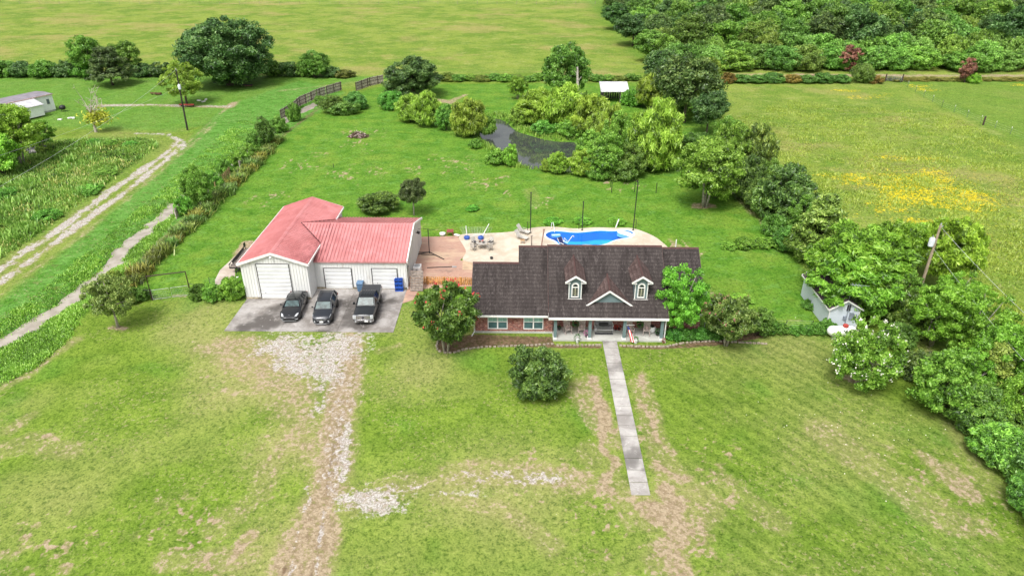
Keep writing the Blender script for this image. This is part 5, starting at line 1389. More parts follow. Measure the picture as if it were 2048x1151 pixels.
# foliage helper for small plants
def leafball(n, rad, leaf, rnd, c=(0,0,0), squash=1.0, up=.3):
    mb = MB()
    for _ in range(n):
        d = Vector((rnd.gauss(0,1), rnd.gauss(0,1), rnd.gauss(0,1)+up)).normalized()
        p = d*rad*rnd.uniform(.55,1); p.z *= squash; p += Vector(c)
        u = d.cross(Vector((rnd.gauss(0,1), rnd.gauss(0,1), rnd.gauss(0,1)))).normalized()*leaf; w = (d*.8+Vector((0,0,-.2))).normalized()*leaf*1.4
        mb.add([p, p+u*.5+w*.5, p+w, p-u*.5+w*.5], [(0,1,2,3)])
    return mb
fern_m = M("fern_green", (.035,.16,.025), .8, var=.4, nscale=9)
rn = random.Random(5)
for (x, lab) in ((5.02,"green hanging fern between the two left rocking chairs"),(11.02,"green hanging fern between the two right rocking chairs")):
    r = thing("hanging_basket", (x,56.3,.0), lab, "hanging plant", group="ferns hanging in the porch"); r.location.z = 1.15
    MB().lathe([(.12,-.1),(.2,.06),(.21,.1)], n=12).build("basket", dark_m, r); leafball(150,.32,.09,rn,(0,0,.15)).build("fronds", fern_m, r, fix=False)
    t_ = MB(); t_.tube([(0,0,.2),(0,0,1.25)], .008, 4); t_.build("hanger", dark_m, r)
def potted(loc, label, pm, fm, R=.17, H=.3, fr=.25, n=110, nm="potted_plant", up=.6):
    r = thing(nm, loc, label, "potted plant"); MB().lathe([(R*.7,0),(R,H),(R*1.08,H),(R*1.08,H+.03),(R*.9,H+.03)], n=14).build("pot", pm, r, smooth=True); leafball(n, fr, .07, rn, (0,0,H+fr*.6), 1.1, up).build("foliage", fm, r, fix=False); return r
ltg_m = M("lime_leaf",(.10,.24,.04),.8,var=.4,nscale=9); pink_m = M("pink_bloom",(.62,.25,.45),.8,var=.35,nscale=9); redf_m = M("red_bloom",(.42,.02,.015),.8,var=.4,nscale=9)
potted((5.15,55.12,.0), "white pot with spiky green leaves in front of the left half of the porch", white_m, fern_m, fr=.32)
potted((10.55,55.1,.0), "white round pot with grassy leaves standing below the flag", white_m, ltg_m, R=.2, fr=.22)
potted((6.05,55.85,.15), "pink flowering plant beside the second porch post", dark_m, pink_m, R=.13, H=.2, fr=.27)
potted((8.95,57.15,.15), "pot of red flowers against the brick, left one of three", dark_m, redf_m, R=.13, H=.15, fr=.2, n=70); potted((9.25,57.15,.15), "pot of red flowers against the brick, middle one of three", dark_m, redf_m, R=.13, H=.15, fr=.2, n=70); potted((8.62,57.2,.15), "pot of dark red flowers closest to the bench", dark_m, redf_m, R=.12, H=.12, fr=.17, n=60)
potted((3.55,57.1,.15), "small black pot in the left porch corner", dark_m, fern_m, R=.17, H=.28, fr=.1, n=20)
potted((12.75,56.25,.15), "dark green bushy pot by the right-hand porch post", dark_m, fern_m, R=.18, H=.25, fr=.25)
potted((13.15,55.15,.0), "orange-pink flower clump at the foot of the right porch post", rust_m, M("salmon_bloom",(.55,.25,.16),.8,var=.4), R=.12, H=.15, fr=.18, n=60)
r = thing("round_planter", (12.35,56.9,.15), "big white open-mouthed planter by the right porch wall", "planter"); MB().lathe([(.2,0),(.34,.14),(.38,.34),(.34,.5),(.24,.58)], n=18).build("bowl", white_m, r, smooth=True); MB().lathe([(.22,.585),(.2,.6)], n=18).build("soil", black_m, r)
r = thing("porch_lantern", (7.0,57.0,.15), "small white lantern standing left of the bench", "lantern"); MB().box(-.1,.1,-.1,.1,0,.36).build("body", white_m, r, bevel=.01); MB().lathe([(.14,.36),(.02,.48)], n=4).build("cap", white_m, r)
r = thing("garden_statue", (6.75,57.3,.15), "slim pinkish statue beside the second post near the door", "statue"); MB().lathe([(.14,0),(.12,.1),(.07,.2),(.1,.5),(.13,.9),(.06,1.15),(.09,1.25),(.09,1.38),(.02,1.45)], n=12).build("figure", M("terracotta_pink",(.42,.19,.17),.8), r, smooth=True); MB().lathe([(.18,0),(.18,.08)], n=12).build("base", stone_m, r)
def flag():
    r = thing("porch_flag", (9.62,55.38,1.75), "red and white striped flag with blue corner hanging from the third porch post", "flag")
    MB().tube([(0,0,0),(.45,-.55,.35),(.6,-.75,.45)], .015, 6).build("flagpole", white_m, r)
    t = NT("flag_cloth"); P = t.obj(); s = t.n("SeparateXYZ"); t.t.links.new(P, s.inputs[0])
    k = t.math('FRACT', t.math('MULTIPLY', t.math('ADD', s.outputs[0], t.math('MULTIPLY', s.outputs[2], .30)), 5.2))
    c = t.mix(t.sstep(k, .47, .53), (.62,.04,.05), (.8,.78,.77)); up = t.sstep(s.outputs[2], -.35, -.30)
    t.principled(t.mix(up, c, (.03,.05,.22)), .85)
    f = MB(); n = 12
    vs = []
    for i in range(n+1):
        z = -i/n*1.55+.05; sp = .16+.26*(i/n)
        for j in range(7):
            u = j/6; vs.append((.02+.42*(i/n)**.9+u*sp, -.25-.25*(i/n)+.05*math.sin(u*12+i*.5), z - u*.05))
    f.add(vs, [(i*7+j, i*7+j+1, (i+1)*7+j+1, (i+1)*7+j) for i in range(n) for j in range(6)])
    f.build("flag_cloth", t.m, r, smooth='all', fix=False)
flag()
# satellite dish, right side of the house
r = thing("satellite_dish", (17.5,57.8,0), "dark satellite dish on a pale mast at the right side of the house", "satellite dish"); MB().tube([(0,0,0),(0,0,2.3)], .05, 8).build("mast", steel_m, r)
d = MB(); d.lathe([(.02,0),(.2,.03),(.42,.12),(.43,.12),(.2,.01),(.02,-.03)], n=20); dv = [Matrix.Rotation(R_(-55),4,'X') @ Matrix.Rotation(R_(20),4,'Y') @ Vector(v) for v in d.v]; d.v = [(v.x, v.y, v.z+2.35) for v in dv]; d.build("dish", M("dish_dark",(.05,.055,.09),.5), r, smooth='all')
MB().tube([(0,0,2.3),(.1,-.45,2.2),(.12,-.5,2.55)], .02, 6).build("feed_arm", steel_m, r)
# propane tank
c = gp(1682,676); r = thing("propane_tank", (c[0],c[1]+.2,0), "white horizontal propane tank with a red lid beside the white-flowering tree", "propane tank")
MB().lathe([(.02,-1.35),(.22,-1.30),(.42,-1.12),(.50,-.9),(.50,.9),(.42,1.12),(.22,1.30),(.02,1.35)], (0,0,.68), 20, 'X').build("tank", white_m, r, smooth='all')
MB().lathe([(.24,1.13),(.26,1.18),(.24,1.36),(.1,1.42)], (.25,0,0), 16).build("lid", M("red_dome",(.45,.06,.05),.5), r, smooth=True)
for x in (-.7,.7): MB().box(x-.12,x+.12,-.35,.35,0,.24).build("foot", porch_m, r)
# edging stones of the flower beds (each a stone row -> one border thing per bed)
def edging(pts, label):
    r = thing("stone_edging", (pts[0][0],pts[0][1],0), label, "stone edging"); mb = MB(); rnd = random.Random(3)
    for (ax,ay),(bx,by) in zip(pts[:-1], pts[1:]):
        L = math.hypot(bx-ax,by-ay); n = max(1,int(L/.33)); ang = math.atan2(by-ay,bx-ax)
        for k in range(n):
            f = (k+.5)/n; mb.rbox((ax+(bx-ax)*f-pts[0][0]+rnd.uniform(-.03,.03), ay+(by-ay)*f-pts[0][1]+rnd.uniform(-.03,.03), .07), (.28*rnd.uniform(.8,1.05),.17,.15*rnd.uniform(.8,1.2)), rz=ang+rnd.uniform(-.15,.15))
    mb.build("stones", stone_m, r, bevel=.02); s = r.children[0]; s["kind"] = "stuff"; del s["kind"]
edging(pxl([(880,676),(873,690),(875,701),(885,706),(905,706),(930,699),(960,695),(1010,693),(1060,691),(1108,688)]), "curved pale stone edging round the left flower bed under the red-flowering tree")
edging(pxl([(1112,691),(1160,691),(1204,691)]), "straight stone edging below the left half of the porch")
edging(pxl([(1238,691),(1290,694),(1330,694),(1370,686),(1430,682),(1490,686),(1535,688)]), "reddish stone edging running right along the porch and dark shrubs")
# debris pile, misc
def pile(px, py, w, h, label, m1, m2, nm="brush_pile", cat="brush pile", n=170, k=0):
    c = gp(px,py); r = thing(nm, (c[0],c[1],0), label, cat); rnd = random.Random(px); mb = MB(); m2b = MB()
    for i in range(n):
        a = rnd.uniform(0,6.28); q = rnd.random()**.5; x = math.cos(a)*q*w/2; y = math.sin(a)*q*w/2*.7; z = h*(1-q*q)*rnd.uniform(.2,1)+.05
        (mb if i % 4 else m2b).rbox((x,y,z), (rnd.uniform(.3,1.0),rnd.uniform(.05,.14),rnd.uniform(.05,.12)), rnd.uniform(-.6,.6), rnd.uniform(-.5,.5), rnd.uniform(0,3.1))
    mb.build("branches", m1, r); m2b.build("pale_scraps", m2, r)
pile(717,274,3.6,1.0,"brown heap of cut branches alone on the back lawn", M("brush_brown",(.13,.075,.055),.9,var=.4), M("brush_pale",(.42,.33,.30),.9))
pile(1718,672,2.2,.4,"small pile of grey scrap wood behind the propane tank", M("scrap_grey",(.25,.24,.22),.9), stone_m, n=40)
c = gp(70,306); r = thing("boulder_heap", (c[0],c[1],-.05), "dark grey broken concrete heap in the weeds below the left big shrub", "rubble"); rnd = random.Random(2)
for i in range(9):
    mb = MB(); x,y = rnd.uniform(-1.6,1.6), rnd.uniform(-.8,.8); mb.rbox((x,y,.35+rnd.uniform(0,.3)), (rnd.uniform(.6,1.3),rnd.uniform(.5,1.0),rnd.uniform(.4,.9)), rnd.uniform(-.5,.5), rnd.uniform(-.5,.5), rnd.uniform(0,3)); mb.build("chunk", M("rubble_dark",(.13,.13,.13),.9,var=.4) if i%3 else M("rubble_pale",(.40,.38,.37),.9), r, bevel=.08)
c = gp(127,223); r = thing("kettle_grill", (c[0],c[1],0), "black domed grill on the grass right of the mobile home", "grill"); MB().lathe([(.1,.35),(.5,.5),(.62,.8),(.5,1.15),(.15,1.3)], n=16).build("bowl", black_m, r, smooth='all')
for a in (0,2.1,4.2): MB().tube([(.25*math.cos(a),.25*math.sin(a),.5),(.5*math.cos(a),.5*math.sin(a),0)], .04, 6).build("leg", black_m, r)
def implement(px, py, label, mcol, s=1.0):
    c = gp(px,py); r = thing("farm_implement", (c[0],c[1],0), label, "farm implement"); MB().rbox((0,0,.5*s),(3.0*s,.25,.2)).build("beam", mcol, r)
    MB().rbox((.6*s,.2,.35*s),(1.6*s,1.0*s,.18)).build("deck", rust_m, r)
    for x in (-1.2,0,1.2): MB().lathe([(.32*s,-.05),(.32*s,.05)], (x*s,.3,.32*s), 12, 'X').build("wheel", tyre_m, r)
implement(374,214,"red and rusty farm implement parked on the pale track behind the left pole", M("implement_red",(.40,.05,.04),.6), 1.0)
implement(312,190,"small dark farm implement lying on the north lawn left of the yellowish tree", rust_m, .8)
implement(492,174,"dark object resting in the shade below the giant live oak", black_m, 1.0)
for i, (px, py) in enumerate(((120,240),(140,237),(147,237),(398,202),(407,204),(412,200))):
    c = gp(px,py); o = MB().rbox((0,0,.1),(.8,.5,.25), .1, 0, i).build("white_stone", M("white_stone",(.66,.65,.63),.9), bevel=.08); o.location = (c[0],c[1],0)
    meta(o, ["white stone nearest the mobile home", "white stone, left one of the touching pair left of the bare tree", "white stone, right one of the touching pair left of the bare tree", "pale stone right of the yellowish tree, at the left of the trio", "pale stone right of the yellowish tree, front one of the trio","pale stone right of the yellowish tree, right one of the trio"][i], "stone")
# ------------------------------------------------------------------ vegetation
LK = 2.2
def leaf_mat(name, dark, mid, light, trans=.35, gloss=.04):
    t = NT(name); a = t.n("Attribute", attribute_name="leaf"); s = t.n("SeparateColor"); t.t.links.new(a.outputs["Color"], s.inputs[0])
    oi = t.n("ObjectInfo")
    v = t.math('ADD', t.math('MULTIPLY', s.outputs[0], .6), t.math('MULTIPLY', s.outputs[1], .4))
    dark, mid, light = [tuple(min(.9, x*k) for x in c_) for c_, k in ((dark, LK*.42), (mid, LK), (light, LK))]
    c = t.mix(t.sstep(v, .10, .50), dark, mid); c = t.mix(t.sstep(v, .5, .85), c, light)
    c = t.mix(1.0, c, oi.outputs["Color"], 'MULTIPLY')
    h = t.n("HueSaturation"); t.put(h.inputs["Color"], c)
    t.put(h.inputs["Hue"], t.math('ADD', .49, t.math('MULTIPLY', oi.outputs["Random"], .02)))
    t.put(h.inputs["Value"], t.math('ADD', .9, t.math('MULTIPLY', oi.outputs["Random"], .2)))
    d = t.n("BsdfDiffuse"); tl = t.n("BsdfTranslucent"); gl = t.n("BsdfGlossy"); gl.inputs["Roughness"].default_value = .45
    t.t.links.new(h.outputs[0], d.inputs[0]); t.t.links.new(h.outputs[0], tl.inputs[0])
    m1 = t.n("MixShader"); m1.inputs[0].default_value = trans; t.t.links.new(d.outputs[0], m1.inputs[1]); t.t.links.new(tl.outputs[0], m1.inputs[2])
    m2 = t.n("MixShader"); m2.inputs[0].default_value = gloss; t.t.links.new(m1.outputs[0], m2.inputs[1]); t.t.links.new(gl.outputs[0], m2.inputs[2])
    t.t.links.new(m2.outputs[0], t.out.inputs[0]); return t.m
LM = {
 'oak': leaf_mat("oak_leaves", (.022,.055,.014), (.045,.095,.024), (.10,.165,.045), .25),
 'mid': leaf_mat("green_leaves", (.035,.095,.012), (.075,.165,.022), (.15,.26,.05)),
 'lime': leaf_mat("lime_leaves", (.06,.13,.012), (.13,.235,.022), (.24,.36,.05), .4),
 'willow': leaf_mat("willow_leaves", (.07,.13,.014), (.15,.23,.026), (.27,.36,.06), .4),
 'cedar': leaf_mat("cedar_needles", (.028,.055,.018), (.05,.09,.025), (.10,.14,.045), .15),
 'deep': leaf_mat("deep_green_leaves", (.022,.050,.010), (.048,.092,.017), (.115,.18,.035), .25, .05),
 'olive': leaf_mat("olive_leaves", (.05,.08,.018), (.10,.145,.03), (.20,.24,.07), .3),
 'yellow': leaf_mat("yellowing_leaves", (.11,.13,.012), (.22,.24,.02), (.36,.36,.06), .35),
 'vine': leaf_mat("vine_leaves", (.035,.085,.012), (.085,.175,.025), (.18,.30,.065), .3),
 'reed': leaf_mat("reed_blades", (.09,.13,.025), (.19,.24,.05), (.36,.36,.13), .4),
 'grass': leaf_mat("grass_blades", (.06,.13,.012), (.11,.21,.022), (.19,.29,.05), .3),
 'weed': leaf_mat("weed_leaves", (.045,.10,.012), (.10,.19,.022), (.20,.28,.06), .3),
 'rustleaf': leaf_mat("dead_vine", (.06,.035,.02), (.13,.07,.045), (.22,.14,.08), .2),
}
bark_m = M("bark", (.13,.105,.08), .95, var=.35, nscale=6, bump=.5); bark_pale_m = M("pale_bark", (.38,.34,.29), .9, var=.25, nscale=6); bark_dead_m = M("dead_bark", (.46,.41,.35), .9, var=.2, nscale=5)
flower_m = {'red': M("crape_red", (.60,.06,.06), .8, var=.3, nscale=9, bump=0), 'pink': M("crape_pink", (.48,.11,.17), .8, var=.3, nscale=9, bump=0), 'white': M("white_blossom", (.78,.76,.66), .7, var=.15, nscale=9, bump=0)}

def leaves_mesh(name, C, N, size, aspect, rng, puffv, mat, hang=0.0):
    """C centres (n,3), N outward normals; builds kite-shaped leaf-cluster faces"""
    n = len(C)
    nr = N*.9 + rng.normal(size=(n,3))*.75; nr /= np.linalg.norm(nr, axis=1)[:,None]+1e-9
    rr = rng.normal(size=(n,3)); rr[:,2] -= hang*2.0
    u = rr - nr*np.sum(rr*nr, 1)[:,None]; u /= np.linalg.norm(u, axis=1)[:,None]+1e-9
    w = np.cross(nr, u)
    s = size*rng.uniform(.6, 1.35, n)[:,None]
    a = C - u*s*.5*aspect; b = C + w*s*.32; c = C + u*s*.6*aspect; d = C - w*s*.32
    b = b + u*s*.1 - nr*s*.08; d = d + u*s*.1 - nr*s*.08
    V = np.stack([a,b,c,d], 1).reshape(-1,3)
    me = bpy.data.meshes.new(name); me.vertices.add(n*4); me.vertices.foreach_set("co", V.astype(np.float32).ravel())
    me.loops.add(n*4); me.polygons.add(n); me.loops.foreach_set("vertex_index", np.arange(n*4, dtype=np.int32))
    me.polygons.foreach_set("loop_start", np.arange(0,n*4,4,dtype=np.int32)); me.polygons.foreach_set("loop_total", np.full(n,4,np.int32))
    me.update()
    at = me.attributes.new("leaf", 'FLOAT_COLOR', 'POINT')
    lv = np.repeat(rng.random(n), 4); pv = np.repeat(puffv, 4); o = np.ones(n*4)
    at.data.foreach_set("color", np.stack([lv, pv, o, o], 1).astype(np.float32).ravel())
    me.materials.append(mat); return me

def puffs_env(rng, env, W, H, base, n):
    """centres for foliage puffs in an envelope"""
    out = []
    bumps = rng.normal(size=(9,3)); bumps /= np.linalg.norm(bumps, axis=1)[:,None]; amp = rng.uniform(-.28,.22,9)*(.5 if n > 250 else 1)
    zc = base + (H-base)*(.40 if env in ('dome','mound') else .5)
    while len(out) < n:
        d = rng.normal(size=3); d /= np.linalg.norm(d)
        r = 1 + float(np.sum(amp*np.maximum(0, bumps@d)**4))
        f = 1 - rng.random()**1.8*.62
        if env == 'cone':
            z = base + (H-base)*rng.random()**1.35; k = (1-(z-base)/(H-base))
            rad = W/2*(.12+.88*k**.8)*f*r; a = rng.uniform(0,2*math.pi); out.append((math.cos(a)*rad, math.sin(a)*rad, z)); continue
        if env == 'tiers':
            tier = rng.integers(0,7); z = base+(H-base)*(tier+.5+rng.normal()*.14)/7; k = 1-(tier/7)**1.4*.85
            a = rng.uniform(0,2*math.pi); rad = W/2*k*(.35+.65*rng.random()**.6)*(1+.22*math.sin(a*3+tier)); out.append((math.cos(a)*rad, math.sin(a)*rad, z-rad*.05)); continue
        x, y = d[0]*W/2*f*r, d[1]*W/2*f*r
        if env == 'ball': z = zc + d[2]*(H-base)/2*f*r
        elif env in ('dome','mound'): z = zc + (d[2]*(H-zc) if d[2] > 0 else d[2]*(zc-base))*f*r
        elif env == 'vase':
            z = base + (H-base)*(.55+.45*d[2]*f*r); k = .45+.55*min(1, (z-base)/(H-base)*1.5); x *= k; y *= k
        out.append((x, y, z))
    return np.array(out)

PROTO = {}
SPEC = {  # env, W, H, base, puffs, leaves, puffR, leafsize, aspect, hang, mat, trunk
 'oak':    ('dome', 16,13,.5,230,230,1.2,.40,1.3,.3,'oak','thick'),
 'oak_s':  ('dome', 9,8,.2,110,190,.85,.34,1.3,.2,'oak','thick'),
 'round':  ('dome', 8,8,.6,90,170,.85,.34,1.3,.2,'mid','multi'),
 'roundb': ('ball', 8,9,1.6,80,170,.85,.34,1.3,.2,'mid','single'),
 'lime':   ('ball', 7,8,1.2,95,170,.62,.27,1.3,.1,'lime','multi'),
 'locust': ('ball', 9,10,1.5,90,190,.85,.34,2.0,.5,'lime','multi'),
 'willow': ('dome', 8,8,.5,110,170,.8,.30,3.0,1.0,'willow','multi'),
 'cedar':  ('tiers',11,11,1.8,130,150,.85,.34,2.2,.3,'cedar','single'),
 'conif':  ('cone', 6,8,.3,100,150,.65,.28,1.8,.2,'olive','single'),
 'deep':   ('dome', 6,5.2,.1,120,190,.55,.24,1.7,.0,'deep','multi'),
 'deepbig':('dome', 9,8,.1,120,190,.85,.34,2.2,.4,'deep','multi'),
 'small':  ('ball', 4.6,4.6,1.3,75,150,.42,.17,1.4,.1,'olive','single'),
 'bush':   ('mound',5,3,.0,70,130,.55,.27,1.4,.1,'mid',None),
 'bushd':  ('mound',5,3,.0,70,130,.55,.25,1.4,.1,'oak',None),
 'vinem':  ('mound',10,7,.0,110,170,1.0,.40,1.3,.5,'vine',None),
 'yellow': ('ball', 7,8,1.8,75,140,.65,.28,1.4,.1,'yellow','single'),
 'myrtle': ('vase', 6,5.5,.6,95,150,.50,.22,1.6,.0,'mid','vase'),
 'magnol': ('ball', 7,6,.3,100,110,.5,.24,1.5,.0,'lime','vase'),
 'wood':   ('ball', 10,13,3.0,75,150,1.35,.52,1.4,.3,'mid','single'),
 'woodd':  ('ball', 11,13,3.0,75,150,1.35,.52,1.4,.3,'oak','single'),
 'pine':   ('ball', 9,18,11,55,130,1.2,.5,2.6,.2,'cedar','pine'),
 'rust':   ('vase', 5,7,.0,45,110,.6,.3,1.5,.6,'rustleaf','single'),
}
def trunk_mb(kind, W, H, base, rng, pufs):
    mb = MB(); 
    def limb(p0, p1, r0, r1):
        m = [(p0[i]+(p1[i]-p0[i])*.5 + rng.normal()*.12*(0 if i==2 else 1)*H*.12) for i in range(3)]
        mb.tube([p0, m, p1], [r0, (r0+r1)*.5, r1], 6)
    R = max(.07, W*.022)
    if kind == 'pine':
        mb.tube([(0,0,-.3),(.3,.1,H*.5),(.1,.2,H*.97)], [.32,.22,.06], 8)
        for i in range(10):
            p = pufs[rng.integers(0,len(pufs))]; z = min(p[2]-.3, H*.9); limb((.2,.1,z-.8), tuple(p), .09, .03)
        return mb
    if kind in ('single','thick'):
        if kind == 'thick': R *= 1.6
        fork = base+ (H-base)*.22
        mb.tube([(0,0,-.3),(R*.4,0,fork*.5),(0,R*.5,fork)], [R*1.35, R, R*.8], 8)
        st = [(0,R*.5,fork)]
    elif kind in ('multi','vase'):
        st = []
        for i in range(4 if kind == 'multi' else 5):
            a = i*1.4+rng.random(); q = (math.cos(a)*W*.10, math.sin(a)*W*.10, base+(H-base)*.28)
            mb.tube([(math.cos(a)*R*1.2, math.sin(a)*R*1.2, -.2), (q[0]*.6,q[1]*.6,q[2]*.55), q], [R*.8,R*.6,R*.5], 6); st.append(q)
    idx = rng.permutation(len(pufs))[:16]
    for i in idx:
        s = st[rng.integers(0,len(st))]; p = pufs[i]; limb(s, tuple(p*np.array([.8,.8,.96])), R*.42, .03)
    return mb
def proto(kind, var):
    key = (kind, var)
    if key in PROTO: return PROTO[key]
    env, W, H, base, npf, nl, pr, ls, asp, hang, mat, tk = SPEC[kind]; npf = int(npf*1.6); nl = int(nl*1.0); pr *= .78; ls *= .74
    rng = np.random.default_rng(abs(hash_(kind))+var*17)
    P_ = puffs_env(rng, env, W-2*pr*.7, H-pr*.5, base+pr*.3, npf)
    pv = rng.random(npf); k = rng.integers(0, npf, npf*nl)
    d = rng.normal(size=(npf*nl,3)); d[:,2] = d[:,2]*.85+.35; d /= np.linalg.norm(d, axis=1)[:,None]
    pR = pr*rng.uniform(.6,1.25,npf); sq = np.array([1,1,.8])
    C = P_[k] + d*sq*(pR[k]*(.35+.9*rng.random(npf*nl)**.8))[:,None]
    C[:,2] = np.maximum(C[:,2], .05)
    C[:,2] -= hang*rng.random(npf*nl)**2*pr*.8*(C[:,2] > base+1)
    C[:,2] = np.maximum(C[:,2], .05)
    me = leaves_mesh(kind+"_crown", C, d, ls, asp, rng, pv[k], LM[mat], hang)
    tm = None
    if tk:
        tb = trunk_mb(tk, W, H, base, rng, P_); tm = bpy.data.meshes.new(kind+"_trunk"); tm.from_pydata(tb.v, [], tb.f); tm.polygons.foreach_set("use_smooth", [True]*len(tm.polygons))
        tm.materials.append(bark_pale_m if kind in ('myrtle','magnol','small','lime') else bark_m)
    PROTO[key] = (me, tm, W, H, P_, pr); return PROTO[key]
def hash_(s): 
    h = 7
    for c in s: h = (h*31+ord(c)) % 99991
    return h
NC = [0]
def plant(kind, x, y, w, h, label, cat=None, name=None, tint=(1,1,1), group=None, rot=None, z=0.0, var=None, dens=None, lean=(0,0)):
    NC[0] += 1
    var = (NC[0] % 3) if var is None else var
    me, tm, W, H, P_, pr = proto(kind, var)
    bush = SPEC[kind][0] == 'mound'
    r = thing(name or ('bush' if bush else 'tree'), (x, y, z), label, cat or ('bush' if bush else 'tree'), rz=rot if rot is not None else (NC[0]*2.399) % 6.283, group=group)
    r.scale = (w/W, w/W, h/H)
    if lean != (0,0): r.rotation_euler[0], r.rotation_euler[1] = lean
    c = bpy.data.objects.new("crown" if tm else "foliage", me); COL.objects.link(c); c.parent = r; c.color = (*tint, 1)
    if tm:
        t = bpy.data.objects.new("trunk", tm); COL.objects.link(t); t.parent = r
    return r
def pt(kind, bx, by, ty, wpx, label, **kw):
    """base pixel, top row, crown width in photo pixels -> world"""
    bush = SPEC[kind][0] in ('mound',) or kind in ('deep','oak_s','deepbig')
    x, y = gp(bx, by); w = wpx*mpp(by)
    if bush:
        k = (math.hypot(x,y)+w*.38)/math.hypot(x,y); x, y = x*k, y*k
    D = math.hypot(y, 0); h = CAM_H - D*math.tan(TILT+math.atan((ty-CY)/F_PX))
    h = max(h, .6)
    return plant(kind, x, y, w, h, label, **kw)
G = "green"
# --- left and back of the property
pt('oak', 462,170,33,197, "giant dark live oak, the largest single tree, on the left beyond the yard", var=0)
pt('cedar', 226,171,94,95, "dark olive layered cedar at the left back lawn with a visible trunk", var=0)
pt('roundb', 180,152,75,80, "light green tree directly behind the dark cedar, left side", tint=(1.1,1.1,1))
pt('roundb', 258,152,82,62, "pale bushy tree just right behind the dark cedar", tint=(1.15,1.05,1.1))
pt('yellow', 374,209,127,82, "yellowish young tree behind the left utility pole", var=0, tint=(.62,.85,1))
pt('lime', 45,330,205,115, "loose light green tree in front of the mobile home", tint=(1.05,1.05,1.1))
pt('round', 8,350,262,90, "light green leafy clump at the left frame edge below the mobile home", tint=(1.8,1.6,1.2))
pt('lime', 85,300,243,62, "smaller leafy sapling right of the tree in front of the mobile home", tint=(.75,.85,.9))
for i, (bx, by, ty, w, k) in enumerate([(-25,157,128,60,'bushd'),(12,156,124,62,'bush'),(52,157,126,52,'bushd'),(92,157,121,52,'bush'),(132,157,124,50,'bushd'),(170,157,122,55,'bush'),(290,156,124,52,'bushd'),(326,156,126,50,'bushd'),(548,156,120,42,'bush'),(580,156,120,50,'bushd'),(612,156,122,42,'bush'),(662,157,133,40,'bushd')]):
    pt(k, bx, by, ty, w*1.12, "dark green bush in the clipped-looking hedgerow between left lawn and big pasture", group="bushes of the left hedgerow", name="hedge_bush")
pt('round', 632,155,100,72, "rounded green tree standing out of the hedgerow right of the giant oak")
pt('bush', 690,158,140,44, "low brownish bush at the right end of the left hedgerow", tint=(1.2,.7,.9))
pt('oak_s', 828,202,113,128, "broad dark evergreen oak alone near the back fence, touching the plank fence", var=0)
pt('round', 668,226,190,56, "olive shrub on the left of the island clump below the plank fence", tint=(1,.85,1))
pt('vinem', 715,222,184,56, "bluish-green reedy shrub on the right of the island clump below the plank fence", tint=(.7,.9,1.0), var=0)
pt('bush', 690,233,200,70, "grey-green low shrub at the front of the island clump", tint=(1,.95,1.1))
pt('vinem', 782,222,180,52, "blue-green cane clump at the foot of the broad evergreen oak", tint=(.7,1,.8), var=1)
pt('willow', 822,243,188,62, "yellow-green willow shrub beside the cane clump", tint=(.9,.95,.9))
pt('willow', 856,252,183,58, "second yellow-green willow shrub along the pond's upper bank")
pt('round', 892,260,206,44, "small mid-green shrub between willow shrubs, left of the pond", tint=(1.05,1.05,1))
pt('willow', 935,272,196,72, "tall tapering yellow-green willow at the left tip of the pond", tint=(.95,.9,.9))
pt('bush', 972,274,225,48, "low green shrub right of the tapering willow at the pond", tint=(1.1,1.1,1))
pt('bush', 992,332,297,50, "leafy bush on the near pond bank, left end", tint=(1.2,1.2,1))
pt('willow', 1021,332,288,34, "small willow bush on the near pond bank, second from the left", tint=(.85,1,.9))
pt('bush', 950,300,276,28, "tiny bush where the bank meets the left pond corner", tint=(1.1,1.1,1))
pt('roundb', 1122,212,86,92, "tall tree with a broken crown behind the bare snag", var=1)
pt('roundb', 1150,205,96,50, "narrow leafy tree top directly behind the bare snag", var=0, tint=(1.1,1.1,1))
pt('lime', 1035,198,150,40, "slender light green sapling left of the pond willows", tint=(.85,.9,.9))
pt('bush', 900,165,150,50, "brownish rank growth behind the back lawn, left", tint=(1.3,.8,.9), group=None)
